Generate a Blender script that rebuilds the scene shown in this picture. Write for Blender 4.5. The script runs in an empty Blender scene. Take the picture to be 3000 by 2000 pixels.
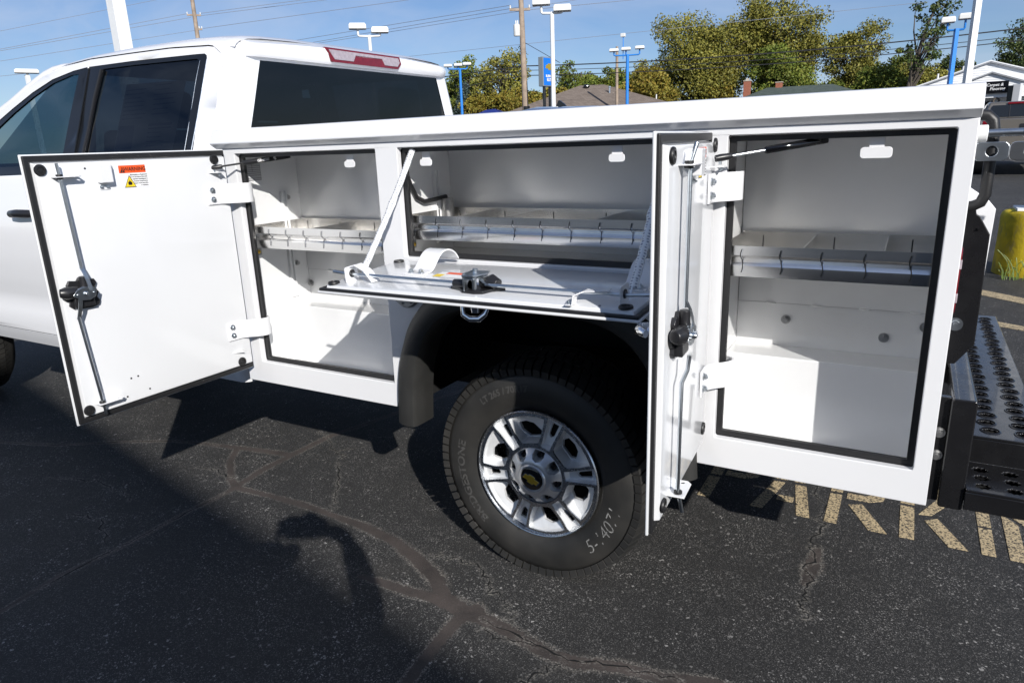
import bpy, bmesh, math, random
import numpy as np
from mathutils import Vector, Matrix
from mathutils.geometry import delaunay_2d_cdt

random.seed(7)
RNG = np.random.default_rng(7)
SC = bpy.context.scene
COL = SC.collection
rad = math.radians

# ------------------------------------------------------------------ camera
cam_d = bpy.data.cameras.new('camera')
cam = bpy.data.objects.new('camera', cam_d)
COL.objects.link(cam)
CR = Vector((0.87164938, 0.48889499, -0.03477146))
CU = Vector((-0.10394093, 0.25371302, 0.96167873))
CF = Vector((-0.47898189, 0.83463249, -0.27196499))
CP = Vector((2.3286, -1.8518, 1.4811))
cam.matrix_world = Matrix(((CR.x, CU.x, -CF.x, CP.x), (CR.y, CU.y, -CF.y, CP.y), (CR.z, CU.z, -CF.z, CP.z), (0, 0, 0, 1)))
cam_d.sensor_width = 36.0
cam_d.lens = 2039.1 / 3000 * 36
cam_d.clip_start = 0.01
cam_d.clip_end = 3000
SC.camera = cam

# ------------------------------------------------------------------ light
SUN = Vector((0.889, -0.795, 0.642)).normalized()
SUN_EL = math.asin(SUN.z)
SUN_AZ = math.atan2(SUN.x, SUN.y)          # clockwise from +Y
world = bpy.data.worlds.new('World')
SC.world = world
world.use_nodes = True
wn, wl = world.node_tree.nodes, world.node_tree.links
wn.clear()
w_out = wn.new('ShaderNodeOutputWorld')
w_bg = wn.new('ShaderNodeBackground')
w_bg.inputs['Strength'].default_value = 0.069
sky = wn.new('ShaderNodeTexSky')
sky.sky_type = 'NISHITA'
sky.sun_disc = False
sky.sun_elevation = SUN_EL
sky.sun_rotation = SUN_AZ
sky.altitude = 200
sky.air_density = 1.0
sky.dust_density = 0.05
sky.ozone_density = 4.5
# thin cirrus streaks, everywhere in the sky
w_tc = wn.new('ShaderNodeTexCoord')
w_map = wn.new('ShaderNodeMapping')
w_map.inputs['Rotation'].default_value = (0.25, 0.15, 0.5)
w_map.inputs['Scale'].default_value = (1.2, 5.0, 9.0)
w_no = wn.new('ShaderNodeTexNoise')
w_no.inputs['Scale'].default_value = 1.6
w_no.inputs['Detail'].default_value = 6
w_no.inputs['Roughness'].default_value = 0.55
w_no.inputs['Distortion'].default_value = 0.6
w_rmp = wn.new('ShaderNodeMapRange')
w_rmp.inputs['From Min'].default_value = 0.36
w_rmp.inputs['From Max'].default_value = 0.74
w_rmp.inputs['To Min'].default_value = 0.0
w_rmp.inputs['To Max'].default_value = 0.62
w_mix = wn.new('ShaderNodeMix')
w_mix.data_type = 'RGBA'
w_mix.inputs[7].default_value = (6.6, 7.8, 10.2, 1)
wl.new(w_tc.outputs['Generated'], w_map.inputs['Vector'])
wl.new(w_map.outputs['Vector'], w_no.inputs['Vector'])
wl.new(w_no.outputs['Fac'], w_rmp.inputs['Value'])
wl.new(w_rmp.outputs['Result'], w_mix.inputs[0])
w_tint = wn.new('ShaderNodeMix')
w_tint.data_type = 'RGBA'
w_tint.blend_type = 'MULTIPLY'
w_tint.inputs[0].default_value = 1.0
w_tint.inputs[7].default_value = (1.04, 1.04, 1.16, 1)
wl.new(sky.outputs['Color'], w_tint.inputs[6])
wl.new(w_tint.outputs[2], w_mix.inputs[6])
wl.new(w_mix.outputs[2], w_bg.inputs['Color'])
wl.new(w_bg.outputs['Background'], w_out.inputs['Surface'])

sun_d = bpy.data.lights.new('sun', 'SUN')
sun_d.energy = 5.0
sun_d.angle = rad(0.53)
sun_d.color = (1.0, 0.965, 0.915)
sun_o = bpy.data.objects.new('sun', sun_d)
COL.objects.link(sun_o)
sun_o.rotation_euler = (-SUN).to_track_quat('-Z', 'Y').to_euler()
sun_o.location = SUN * 40

vs = SC.view_settings
vs.view_transform = 'Standard'
vs.look = 'None'
vs.exposure = 0.22
vs.gamma = 1.0
vs.use_curve_mapping = False
cy = SC.cycles
cy.use_denoising = True
cy.max_bounces = 10
cy.diffuse_bounces = 5
cy.glossy_bounces = 6
cy.transmission_bounces = 8
cy.transparent_max_bounces = 24
cy.sample_clamp_indirect = 6.0
cy.blur_glossy = 0.1
cy.caustics_refractive = False

# ------------------------------------------------------------------ materials
MATS = {}


def mat(name):
    m = bpy.data.materials.new(name)
    m.use_nodes = True
    MATS[name] = m
    return m, m.node_tree.nodes, m.node_tree.links, m.node_tree.nodes['Principled BSDF']


def simple(name, col, rough=0.5, metal=0.0, coat=0.0, bump=0.0, bscale=60.0, var=0.0, vscale=4.0, rvar=0.0, spec=0.5, obj=True):
    """principled with optional colour variation and fine bump"""
    m, n, l, b = mat(name)
    b.inputs['Base Color'].default_value = (*col, 1)
    b.inputs['Roughness'].default_value = rough
    b.inputs['Metallic'].default_value = metal
    b.inputs['Coat Weight'].default_value = coat
    b.inputs['Coat Roughness'].default_value = 0.04
    b.inputs['Specular IOR Level'].default_value = spec
    if var or bump or rvar:
        tc = n.new('ShaderNodeTexCoord')
        co = tc.outputs['Object']
    if var or rvar:
        t = n.new('ShaderNodeTexNoise')
        t.inputs['Scale'].default_value = vscale
        t.inputs['Detail'].default_value = 6
        t.inputs['Roughness'].default_value = 0.6
        l.new(co, t.inputs['Vector'])
        if var:
            r = n.new('ShaderNodeMapRange')
            r.inputs['From Min'].default_value = 0.3
            r.inputs['From Max'].default_value = 0.7
            r.inputs['To Min'].default_value = 1 - var
            r.inputs['To Max'].default_value = 1 + var
            l.new(t.outputs['Fac'], r.inputs['Value'])
            mx = n.new('ShaderNodeMix')
            mx.data_type = 'RGBA'
            mx.blend_type = 'MULTIPLY'
            mx.inputs[0].default_value = 1
            mx.inputs[6].default_value = (*col, 1)
            l.new(r.outputs['Result'], mx.inputs[7])
            l.new(mx.outputs[2], b.inputs['Base Color'])
        if rvar:
            r2 = n.new('ShaderNodeMapRange')
            r2.inputs['From Min'].default_value = 0.3
            r2.inputs['From Max'].default_value = 0.7
            r2.inputs['To Min'].default_value = max(0.02, rough - rvar)
            r2.inputs['To Max'].default_value = rough + rvar
            l.new(t.outputs['Fac'], r2.inputs['Value'])
            l.new(r2.outputs['Result'], b.inputs['Roughness'])
    if bump:
        t2 = n.new('ShaderNodeTexNoise')
        t2.inputs['Scale'].default_value = bscale
        t2.inputs['Detail'].default_value = 4
        l.new(co, t2.inputs['Vector'])
        bp = n.new('ShaderNodeBump')
        bp.inputs['Strength'].default_value = bump
        bp.inputs['Distance'].default_value = 0.01
        l.new(t2.outputs['Fac'], bp.inputs['Height'])
        l.new(bp.outputs['Normal'], b.inputs['Normal'])
    return m


WHITE = simple('white_paint', (0.725, 0.73, 0.745), 0.26, coat=0.6, bump=0.05, bscale=8, var=0.012, vscale=3)
INNER = simple('inner_white_paint', (0.725, 0.73, 0.735), 0.20, coat=0.7, bump=0.06, bscale=9, var=0.03, vscale=5, rvar=0.06)
CABW = simple('cab_paint', (0.80, 0.805, 0.82), 0.22, coat=0.8, bump=0.004, bscale=60)
RUBBER = simple('black_rubber', (0.012, 0.012, 0.013), 0.45, bump=0.05, bscale=200)
PLASTIC = simple('black_plastic', (0.015, 0.015, 0.017), 0.35, bump=0.03, bscale=250)
FLARE = simple('flare_rubber', (0.022, 0.022, 0.021), 0.55, bump=0.10, bscale=350, var=0.25, vscale=9)
LINER = simple('wheel_liner', (0.006, 0.006, 0.006), 0.8)
BLACKPAINT = simple('black_gloss_paint', (0.009, 0.009, 0.010), 0.26, coat=0.3, bump=0.02, bscale=40, rvar=0.08, vscale=14)
ZINC = simple('zinc_steel', (0.62, 0.66, 0.69), 0.28, metal=1.0, bump=0.05, bscale=160, var=0.12, vscale=30)
CHROME = simple('chrome', (0.85, 0.86, 0.88), 0.07, metal=1.0)
STEEL = simple('dull_steel', (0.40, 0.40, 0.40), 0.4, metal=1.0, var=0.2, vscale=60)
RIM = simple('rim_silver', (0.70, 0.71, 0.72), 0.36, metal=0.35, bump=0.02, bscale=400, var=0.05, vscale=40)
HUBM = simple('hub_alloy', (0.62, 0.63, 0.65), 0.34, metal=0.7, rvar=0.04, vscale=60)
MACHINED = simple('machined_alloy', (0.56, 0.58, 0.61), 0.26, metal=1.0, rvar=0.05, vscale=80)
GOLD = simple('gold_emblem', (0.62, 0.42, 0.05), 0.3, metal=0.6)
GLOSSBLACK = simple('gloss_black', (0.004, 0.004, 0.005), 0.06, coat=0.5)
TRIM = simple('satin_black_trim', (0.008, 0.009, 0.011), 0.18)
REDLENS = simple('red_lens', (0.15, 0.006, 0.012), 0.12, coat=0.8, var=0.25, vscale=60)
CLEARLENS = simple('frosted_lens', (0.36, 0.31, 0.34), 0.2, coat=0.8, var=0.2, vscale=80)
CHALK = simple('chalk', (0.17, 0.17, 0.165), 0.95, var=0.85, vscale=120)
LETTER_DARK = simple('raised_rubber_letters', (0.048, 0.047, 0.045), 0.6)
ORANGE = simple('orange_print', (0.80, 0.09, 0.012), 0.4)
YELLOWP = simple('yellow_print', (0.80, 0.58, 0.02), 0.4)
BLACKP = simple('black_print', (0.01, 0.01, 0.01), 0.4)
WHITEP = simple('white_print', (0.82, 0.82, 0.82), 0.35)
GREYP = simple('grey_print', (0.46, 0.46, 0.47), 0.4)
SEATS = simple('seat_fabric', (0.012, 0.013, 0.015), 0.7)
PAPER = simple('sticker_paper', (0.50, 0.52, 0.52), 0.7, var=0.1, vscale=8)
BLUE = simple('blue_pole_paint', (0.02, 0.20, 0.62), 0.35, coat=0.3, var=0.1, vscale=2)
POLEW = simple('white_pole_paint', (0.76, 0.77, 0.77), 0.4, var=0.05, vscale=3)
LAMPW = simple('lamp_housing', (0.68, 0.68, 0.66), 0.45, var=0.08, vscale=2)
WOOD = simple('weathered_pole_wood', (0.30, 0.235, 0.18), 0.85, bump=0.4, bscale=20, var=0.3, vscale=3)
WIRE = simple('wire_black', (0.02, 0.02, 0.022), 0.6)
WIREG = simple('wire_grey', (0.20, 0.22, 0.26), 0.5)
CRACKB = simple('crack_void', (0.003, 0.003, 0.003), 0.95)
CONCY = simple('yellow_concrete', (0.56, 0.42, 0.012), 0.75, bump=0.35, bscale=30, var=0.34, vscale=5)
GREENLEAF = simple('weed_green', (0.09, 0.14, 0.025), 0.5, spec=0.3)
SIGNBLUE = simple('sign_blue', (0.008, 0.16, 0.62), 0.3)
SIGNGREY = simple('sign_grey', (0.20, 0.23, 0.25), 0.4)
NAVY = simple('navy_car_paint', (0.012, 0.022, 0.075), 0.15, coat=1.0)
TENT = simple('blue_canvas', (0.01, 0.025, 0.19), 0.6)
BROWNCAR = simple('pewter_car_paint', (0.17, 0.155, 0.135), 0.3, metal=0.4, coat=0.8)
DARKGLASS = simple('dark_car_glass', (0.008, 0.010, 0.012), 0.03, coat=0.3)
BRICK = simple('chimney_brick', (0.28, 0.10, 0.06), 0.85, var=0.35, vscale=14, bump=0.3, bscale=18)
STONE = simple('chimney_cap', (0.45, 0.40, 0.33), 0.8)
BARK = simple('bark', (0.085, 0.07, 0.055), 0.9, bump=0.4, bscale=8, var=0.3, vscale=3)
FACADE = simple('facade_panel', (0.34, 0.33, 0.31), 0.6, var=0.08, vscale=0.6)
CLOTH1 = simple('jacket_cloth', (0.03, 0.035, 0.05), 0.85)
CLOTH2 = simple('jeans_cloth', (0.03, 0.045, 0.09), 0.85)
SKIN = simple('skin', (0.45, 0.27, 0.19), 0.5)
HAIR = simple('hair', (0.03, 0.02, 0.013), 0.5)
POLYMER = simple('door_pan_paint', (0.70, 0.71, 0.725), 0.2, coat=0.6, bump=0.05, bscale=7, var=0.012, vscale=3)


def brushed(name, col, rough, sx=(2, 180, 180)):
    m, n, l, b = mat(name)
    b.inputs['Metallic'].default_value = 1.0
    tc = n.new('ShaderNodeTexCoord')
    mp = n.new('ShaderNodeMapping')
    mp.inputs['Scale'].default_value = sx
    l.new(tc.outputs['Object'], mp.inputs['Vector'])
    t = n.new('ShaderNodeTexNoise')
    t.inputs['Scale'].default_value = 3
    t.inputs['Detail'].default_value = 5
    l.new(mp.outputs['Vector'], t.inputs['Vector'])
    r = n.new('ShaderNodeMapRange')
    r.inputs['To Min'].default_value = rough - 0.03
    r.inputs['To Max'].default_value = rough + 0.05
    l.new(t.outputs['Fac'], r.inputs['Value'])
    l.new(r.outputs['Result'], b.inputs['Roughness'])
    t2 = n.new('ShaderNodeTexNoise')
    t2.inputs['Scale'].default_value = 9
    t2.inputs['Detail'].default_value = 5
    l.new(tc.outputs['Object'], t2.inputs['Vector'])
    r2 = n.new('ShaderNodeMapRange')
    r2.inputs['From Min'].default_value = 0.3
    r2.inputs['From Max'].default_value = 0.7
    r2.inputs['To Min'].default_value = 0.92
    r2.inputs['To Max'].default_value = 1.04
    l.new(t2.outputs['Fac'], r2.inputs['Value'])
    mx = n.new('ShaderNodeMix')
    mx.data_type = 'RGBA'
    mx.blend_type = 'MULTIPLY'
    mx.inputs[0].default_value = 1
    mx.inputs[6].default_value = (*col, 1)
    l.new(r2.outputs['Result'], mx.inputs[7])
    l.new(mx.outputs[2], b.inputs['Base Color'])
    bp = n.new('ShaderNodeBump')
    bp.inputs['Strength'].default_value = 0.02
    bp.inputs['Distance'].default_value = 0.001
    l.new(t.outputs['Fac'], bp.inputs['Height'])
    l.new(bp.outputs['Normal'], b.inputs['Normal'])
    return m


ALU = brushed('brushed_aluminium', (0.87, 0.86, 0.84), 0.22, (1, 60, 60))


def glass(name, tint, refl_rough=0.02):
    """tinted pane: see-through colour plus mirror-like front reflection"""
    m = bpy.data.materials.new(name)
    m.use_nodes = True
    n, l = m.node_tree.nodes, m.node_tree.links
    n.clear()
    o = n.new('ShaderNodeOutputMaterial')
    tr = n.new('ShaderNodeBsdfTransparent')
    tr.inputs['Color'].default_value = (*tint, 1)
    gl = n.new('ShaderNodeBsdfGlossy')
    gl.inputs['Roughness'].default_value = refl_rough
    gl.inputs['Color'].default_value = (0.9, 0.95, 1, 1)
    lw = n.new('ShaderNodeLayerWeight')
    lw.inputs['Blend'].default_value = 0.5
    pw = n.new('ShaderNodeMath')
    pw.operation = 'POWER'
    pw.inputs[1].default_value = 5.0
    l.new(lw.outputs['Facing'], pw.inputs[0])
    fr = n.new('ShaderNodeMapRange')
    fr.inputs['To Min'].default_value = 0.055
    fr.inputs['To Max'].default_value = 1.0
    l.new(pw.outputs[0], fr.inputs['Value'])
    mx = n.new('ShaderNodeMixShader')
    l.new(fr.outputs['Result'], mx.inputs['Fac'])
    l.new(tr.outputs['BSDF'], mx.inputs[1])
    l.new(gl.outputs['BSDF'], mx.inputs[2])
    l.new(mx.outputs['Shader'], o.inputs['Surface'])
    return m


GLASS_FRONT = glass('front_side_glass', (0.22, 0.31, 0.345))
GLASS_DARK = glass('privacy_glass', (0.062, 0.070, 0.082))
GLASS_REAR = glass('rear_privacy_glass', (0.045, 0.052, 0.062))


def tyre_mat():
    m, n, l, b = mat('tyre_rubber')
    b.inputs['Roughness'].default_value = 0.55
    tc = n.new('ShaderNodeTexCoord')
    t = n.new('ShaderNodeTexNoise')
    t.inputs['Scale'].default_value = 7
    t.inputs['Detail'].default_value = 7
    l.new(tc.outputs['Object'], t.inputs['Vector'])
    cr = n.new('ShaderNodeValToRGB')
    cr.color_ramp.elements[0].position = 0.35
    cr.color_ramp.elements[0].color = (0.014, 0.014, 0.0135, 1)
    cr.color_ramp.elements[1].position = 0.75
    cr.color_ramp.elements[1].color = (0.034, 0.032, 0.029, 1)
    l.new(t.outputs['Fac'], cr.inputs['Fac'])
    l.new(cr.outputs['Color'], b.inputs['Base Color'])
    t2 = n.new('ShaderNodeTexNoise')
    t2.inputs['Scale'].default_value = 220
    l.new(tc.outputs['Object'], t2.inputs['Vector'])
    bp = n.new('ShaderNodeBump')
    bp.inputs['Strength'].default_value = 0.15
    bp.inputs['Distance'].default_value = 0.002
    l.new(t2.outputs['Fac'], bp.inputs['Height'])
    l.new(bp.outputs['Normal'], b.inputs['Normal'])
    return m


TYRE = tyre_mat()


def asphalt_mat():
    m, n, l, b = mat('asphalt')
    tc = n.new('ShaderNodeTexCoord')
    co = tc.outputs['Object']

    def noise(scale, detail=5, rough=0.6, vec=None):
        t = n.new('ShaderNodeTexNoise')
        t.inputs['Scale'].default_value = scale
        t.inputs['Detail'].default_value = detail
        t.inputs['Roughness'].default_value = rough
        l.new(vec or co, t.inputs['Vector'])
        return t.outputs['Fac']

    def rng(v, a, bb, c=0.0, d=1.0):
        r = n.new('ShaderNodeMapRange')
        r.inputs['From Min'].default_value = a
        r.inputs['From Max'].default_value = bb
        r.inputs['To Min'].default_value = c
        r.inputs['To Max'].default_value = d
        l.new(v, r.inputs['Value'])
        return r.outputs['Result']

    def mth(op, a, bb):
        k = n.new('ShaderNodeMath')
        k.operation = op
        for i, q in enumerate((a, bb)):
            if isinstance(q, (int, float)):
                k.inputs[i].default_value = q
            else:
                l.new(q, k.inputs[i])
        return k.outputs[0]

    def mixc(f, a, bb):
        k = n.new('ShaderNodeMix')
        k.data_type = 'RGBA'
        if isinstance(f, (int, float)):
            k.inputs[0].default_value = f
        else:
            l.new(f, k.inputs[0])
        for i, q in ((6, a), (7, bb)):
            if isinstance(q, tuple):
                k.inputs[i].default_value = (*q, 1)
            else:
                l.new(q, k.inputs[i])
        return k.outputs[2]

    def stones(scale, keep, hi, seed):
        mp = n.new('ShaderNodeMapping')
        mp.inputs['Location'].default_value = (seed, seed * 1.7, 0)
        mp.inputs['Rotation'].default_value = (0, 0, seed)
        l.new(co, mp.inputs['Vector'])
        ds = n.new('ShaderNodeTexNoise')
        ds.inputs['Scale'].default_value = scale * 0.8
        l.new(mp.outputs['Vector'], ds.inputs['Vector'])
        ad = n.new('ShaderNodeMixRGB')
        ad.blend_type = 'ADD'
        ad.inputs[0].default_value = 2.0 / scale
        l.new(mp.outputs['Vector'], ad.inputs[1])
        l.new(ds.outputs['Color'], ad.inputs[2])
        v = n.new('ShaderNodeTexVoronoi')
        v.inputs['Scale'].default_value = scale
        l.new(ad.outputs[0], v.inputs['Vector'])
        sep = n.new('ShaderNodeSeparateColor')
        l.new(v.outputs['Color'], sep.inputs[0])
        size = rng(sep.outputs[0], keep, 1.0, 0.0, 0.62)
        inside = mth('LESS_THAN', v.outputs['Distance'], size)
        tone = rng(sep.outputs[1], 0, 1, hi * 0.35, hi)
        return inside, tone, v.outputs['Distance']

    big = noise(0.55, 5)
    mid = noise(6.0, 6)
    grain = noise(170.0, 3)
    base = mixc(rng(grain, 0.35, 0.7), (0.0095, 0.0097, 0.010), (0.048, 0.0467, 0.0454))
    base = mixc(rng(big, 0.35, 0.7, 0.0, 0.30), base, (0.028, 0.027, 0.026))
    s1, t1, d1 = stones(210, 0.66, 0.42, 1.3)
    s2, t2, d2 = stones(105, 0.915, 0.36, 4.1)
    s3, t3, d3 = stones(380, 0.56, 0.24, 2.2)
    patch = mth('MULTIPLY', rng(mid, 0.36, 0.62), rng(noise(1.3, 4), 0.35, 0.62, 0.45, 1.0))

    def grey(t):
        k = n.new('ShaderNodeCombineColor')
        l.new(t, k.inputs[0])
        l.new(mth('MULTIPLY', t, 0.97), k.inputs[1])
        l.new(mth('MULTIPLY', t, 0.93), k.inputs[2])
        return k.outputs[0]
    col = mixc(mth('MULTIPLY', s3, rng(noise(2.2, 5), 0.35, 0.65, 0.45, 1.0)), base, grey(t3))
    col = mixc(mth('MULTIPLY', s1, patch), col, grey(t1))
    col = mixc(mth('MULTIPLY', s2, rng(noise(3.1, 3), 0.4, 0.55)), col, grey(t2))
    stain = mth('MULTIPLY', rng(noise(0.8, 6, 0.65), 0.52, 0.70), 0.32)
    col = mixc(stain, col, (0.012, 0.012, 0.0125))
    dusty = mth('MULTIPLY', rng(noise(1.7, 7, 0.7), 0.55, 0.78), 0.35)
    col = mixc(dusty, col, (0.070, 0.064, 0.056))
    # crack sealant bands, pale worn rims and thin cracks: shapes stored as distances on the mesh
    at = n.new('ShaderNodeAttribute')
    at.attribute_name = 'seal'
    ds = mth('ADD', at.outputs['Fac'], rng(noise(48, 8, 0.75), 0.2, 0.8, -0.62, 0.62))
    rim = mth('MULTIPLY', rng(ds, 0.8, 1.1), rng(ds, 1.75, 1.2))
    rimn = mth('MULTIPLY', mth('MULTIPLY', rim, rng(noise(150, 4), 0.44, 0.60)), rng(noise(7, 4), 0.36, 0.54))
    col = mixc(mth('MULTIPLY', rimn, 0.9), col, (0.23, 0.21, 0.185))
    sealc = mixc(rng(noise(5, 8, 0.7), 0.3, 0.7), (0.036, 0.031, 0.029), (0.086, 0.071, 0.064))
    col = mixc(mth('MULTIPLY', rng(ds, 1.02, 0.97), rng(noise(60, 5, 0.7), 0.30, 0.44, 0.45, 1.0)), col, sealc)
    at2 = n.new('ShaderNodeAttribute')
    at2.attribute_name = 'thin'
    dt = mth('ADD', at2.outputs['Fac'], rng(noise(40, 5, 0.7), 0.2, 0.8, -0.007, 0.007))
    halo = mth('MULTIPLY', mth('MULTIPLY', rng(dt, 0.018, 0.003), rng(noise(110, 4), 0.46, 0.60)), rng(noise(9, 3), 0.36, 0.56))
    col = mixc(mth('MULTIPLY', halo, 0.8), col, (0.26, 0.245, 0.22))
    l.new(col, b.inputs['Base Color'])
    b.inputs['Specular IOR Level'].default_value = 0.35
    l.new(rng(grain, 0.3, 0.7, 0.62, 0.9), b.inputs['Roughness'])
    h = mth('ADD', mth('MULTIPLY', grain, 0.6), mth('MULTIPLY', s1, 0.35))
    h = mth('ADD', h, mth('MULTIPLY', s2, 0.5))
    bp = n.new('ShaderNodeBump')
    bp.inputs['Strength'].default_value = 0.75
    bp.inputs['Distance'].default_value = 0.004
    l.new(h, bp.inputs['Height'])
    l.new(bp.outputs['Normal'], b.inputs['Normal'])
    return m


ASPHALT = asphalt_mat()


def paint_mat(name, col, worn):
    """road paint rubbed off the stone tops in specks"""
    m, n, l, b = mat(name)
    tc = n.new('ShaderNodeTexCoord')
    t = n.new('ShaderNodeTexNoise')
    t.inputs['Scale'].default_value = 120
    t.inputs['Detail'].default_value = 6
    t.inputs['Roughness'].default_value = 0.7
    l.new(tc.outputs['Object'], t.inputs['Vector'])
    r = n.new('ShaderNodeMapRange')
    r.inputs['From Min'].default_value = worn - 0.05
    r.inputs['From Max'].default_value = worn + 0.05
    l.new(t.outputs['Fac'], r.inputs['Value'])
    t2 = n.new('ShaderNodeTexNoise')
    t2.inputs['Scale'].default_value = 9
    t2.inputs['Detail'].default_value = 5
    l.new(tc.outputs['Object'], t2.inputs['Vector'])
    mx2 = n.new('ShaderNodeMix')
    mx2.data_type = 'RGBA'
    mx2.inputs[6].default_value = (*col, 1)
    mx2.inputs[7].default_value = (col[0] * 0.75, col[1] * 0.72, col[2] * 0.7, 1)
    l.new(t2.outputs['Fac'], mx2.inputs[0])
    mx = n.new('ShaderNodeMix')
    mx.data_type = 'RGBA'
    mx.inputs[6].default_value = (0.03, 0.029, 0.028, 1)
    l.new(mx2.outputs[2], mx.inputs[7])
    l.new(r.outputs['Result'], mx.inputs[0])
    l.new(mx.outputs[2], b.inputs['Base Color'])
    b.inputs['Roughness'].default_value = 0.8
    bp = n.new('ShaderNodeBump')
    bp.inputs['Strength'].default_value = 0.5
    bp.inputs['Distance'].default_value = 0.004
    l.new(t.outputs['Fac'], bp.inputs['Height'])
    l.new(bp.outputs['Normal'], b.inputs['Normal'])
    return m


ROADPAINT = paint_mat('yellow_road_paint', (0.62, 0.50, 0.305), 0.475)


def leaf_mat(name, c1, c2, c3):
    m, n, l, b = mat(name)
    g = n.new('ShaderNodeNewGeometry')
    cr = n.new('ShaderNodeValToRGB')
    cr.color_ramp.elements[0].color = (*c1, 1)
    cr.color_ramp.elements[1].color = (*c3, 1)
    e = cr.color_ramp.elements.new(0.5)
    e.color = (*c2, 1)
    l.new(g.outputs['Random Per Island'], cr.inputs['Fac'])
    tc = n.new('ShaderNodeTexCoord')
    t = n.new('ShaderNodeTexNoise')
    t.inputs['Scale'].default_value = 0.45
    t.inputs['Detail'].default_value = 3
    l.new(tc.outputs['Object'], t.inputs['Vector'])
    r = n.new('ShaderNodeMapRange')
    r.inputs['From Min'].default_value = 0.35
    r.inputs['From Max'].default_value = 0.65
    r.inputs['To Min'].default_value = 0.65
    r.inputs['To Max'].default_value = 1.25
    l.new(t.outputs['Fac'], r.inputs['Value'])
    mx = n.new('ShaderNodeMix')
    mx.data_type = 'RGBA'
    mx.blend_type = 'MULTIPLY'
    mx.inputs[0].default_value = 1
    l.new(cr.outputs['Color'], mx.inputs[6])
    l.new(r.outputs['Result'], mx.inputs[7])
    l.new(mx.outputs[2], b.inputs['Base Color'])
    b.inputs['Roughness'].default_value = 0.6
    b.inputs['Specular IOR Level'].default_value = 0.25
    b.inputs['Subsurface Weight'].default_value = 0.0
    return m


LEAF_OLIVE = leaf_mat('leaf_olive', (0.175, 0.175, 0.034), (0.245, 0.215, 0.040), (0.125, 0.145, 0.032))
LEAF_GREEN = leaf_mat('leaf_green', (0.085, 0.13, 0.022), (0.13, 0.16, 0.026), (0.17, 0.17, 0.028))
LEAF_GOLD = leaf_mat('leaf_gold', (0.235, 0.185, 0.026), (0.165, 0.16, 0.028), (0.235, 0.150, 0.022))
LEAF_DARK = leaf_mat('leaf_dark', (0.045, 0.075, 0.024), (0.070, 0.10, 0.028), (0.095, 0.11, 0.034))
LEAF_SPRUCE = leaf_mat('needles', (0.04, 0.066, 0.058), (0.06, 0.085, 0.075), (0.075, 0.10, 0.09))


def shingle_mat(name, c1, c2):
    m, n, l, b = mat(name)
    tc = n.new('ShaderNodeTexCoord')
    br = n.new('ShaderNodeTexBrick')
    br.inputs['Scale'].default_value = 3.2
    br.inputs['Color1'].default_value = (*c1, 1)
    br.inputs['Color2'].default_value = (*c2, 1)
    br.inputs['Mortar'].default_value = (c1[0] * 0.5, c1[1] * 0.5, c1[2] * 0.5, 1)
    br.inputs['Mortar Size'].default_value = 0.02
    br.inputs['Brick Width'].default_value = 0.9
    br.inputs['Row Height'].default_value = 0.45
    l.new(tc.outputs['Object'], br.inputs['Vector'])
    l.new(br.outputs['Color'], b.inputs['Base Color'])
    b.inputs['Roughness'].default_value = 0.9
    return m


SH_BROWN = shingle_mat('brown_shingles', (0.150, 0.118, 0.095), (0.205, 0.165, 0.135))
SH_GREEN = shingle_mat('green_shingles', (0.050, 0.070, 0.062), (0.075, 0.095, 0.085))
SIDING = simple('white_siding', (0.74, 0.75, 0.76), 0.55, var=0.04, vscale=1.5)
GREYTRIM = simple('grey_fascia', (0.30, 0.31, 0.33), 0.6)  # one even grey for roof edges and display panel


def sleeve_mat():
    m, n, l, b = mat('woven_white_sleeve')
    tc = n.new('ShaderNodeTexCoord')
    mp = n.new('ShaderNodeMapping')
    mp.inputs['Rotation'].default_value = (0, 0, 0.785)
    mp.inputs['Scale'].default_value = (1, 1, 1)
    l.new(tc.outputs['UV'], mp.inputs['Vector'])
    ch = n.new('ShaderNodeTexVoronoi')
    ch.inputs['Scale'].default_value = 1.0
    l.new(tc.outputs['UV'], ch.inputs['Vector'])
    ch.inputs['Randomness'].default_value = 0.25
    r = n.new('ShaderNodeMapRange')
    r.inputs['From Min'].default_value = 0.22
    r.inputs['From Max'].default_value = 0.36
    l.new(ch.outputs['Distance'], r.inputs['Value'])
    mx = n.new('ShaderNodeMix')
    mx.data_type = 'RGBA'
    mx.inputs[6].default_value = (0.26, 0.28, 0.32, 1)
    mx.inputs[7].default_value = (0.80, 0.81, 0.82, 1)
    l.new(r.outputs['Result'], mx.inputs[0])
    l.new(mx.outputs[2], b.inputs['Base Color'])
    b.inputs['Roughness'].default_value = 0.55
    bp = n.new('ShaderNodeBump')
    bp.inputs['Strength'].default_value = 0.8
    bp.inputs['Distance'].default_value = 0.003
    l.new(ch.outputs['Distance'], bp.inputs['Height'])
    l.new(bp.outputs['Normal'], b.inputs['Normal'])
    return m


SLEEVE = sleeve_mat()


# ------------------------------------------------------------------ mesh kit
def pip(pts, poly):
    """points in polygon (numpy)"""
    x, y = pts[:, 0], pts[:, 1]
    inside = np.zeros(len(pts), bool)
    p = np.asarray(poly, float)
    j = len(p) - 1
    for i in range(len(p)):
        xi, yi = p[i]
        xj, yj = p[j]
        if yi != yj:
            c = ((yi > y) != (yj > y)) & (x < (xj - xi) * (y - yi) / (yj - yi) + xi)
            inside ^= c
        j = i
    return inside


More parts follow.
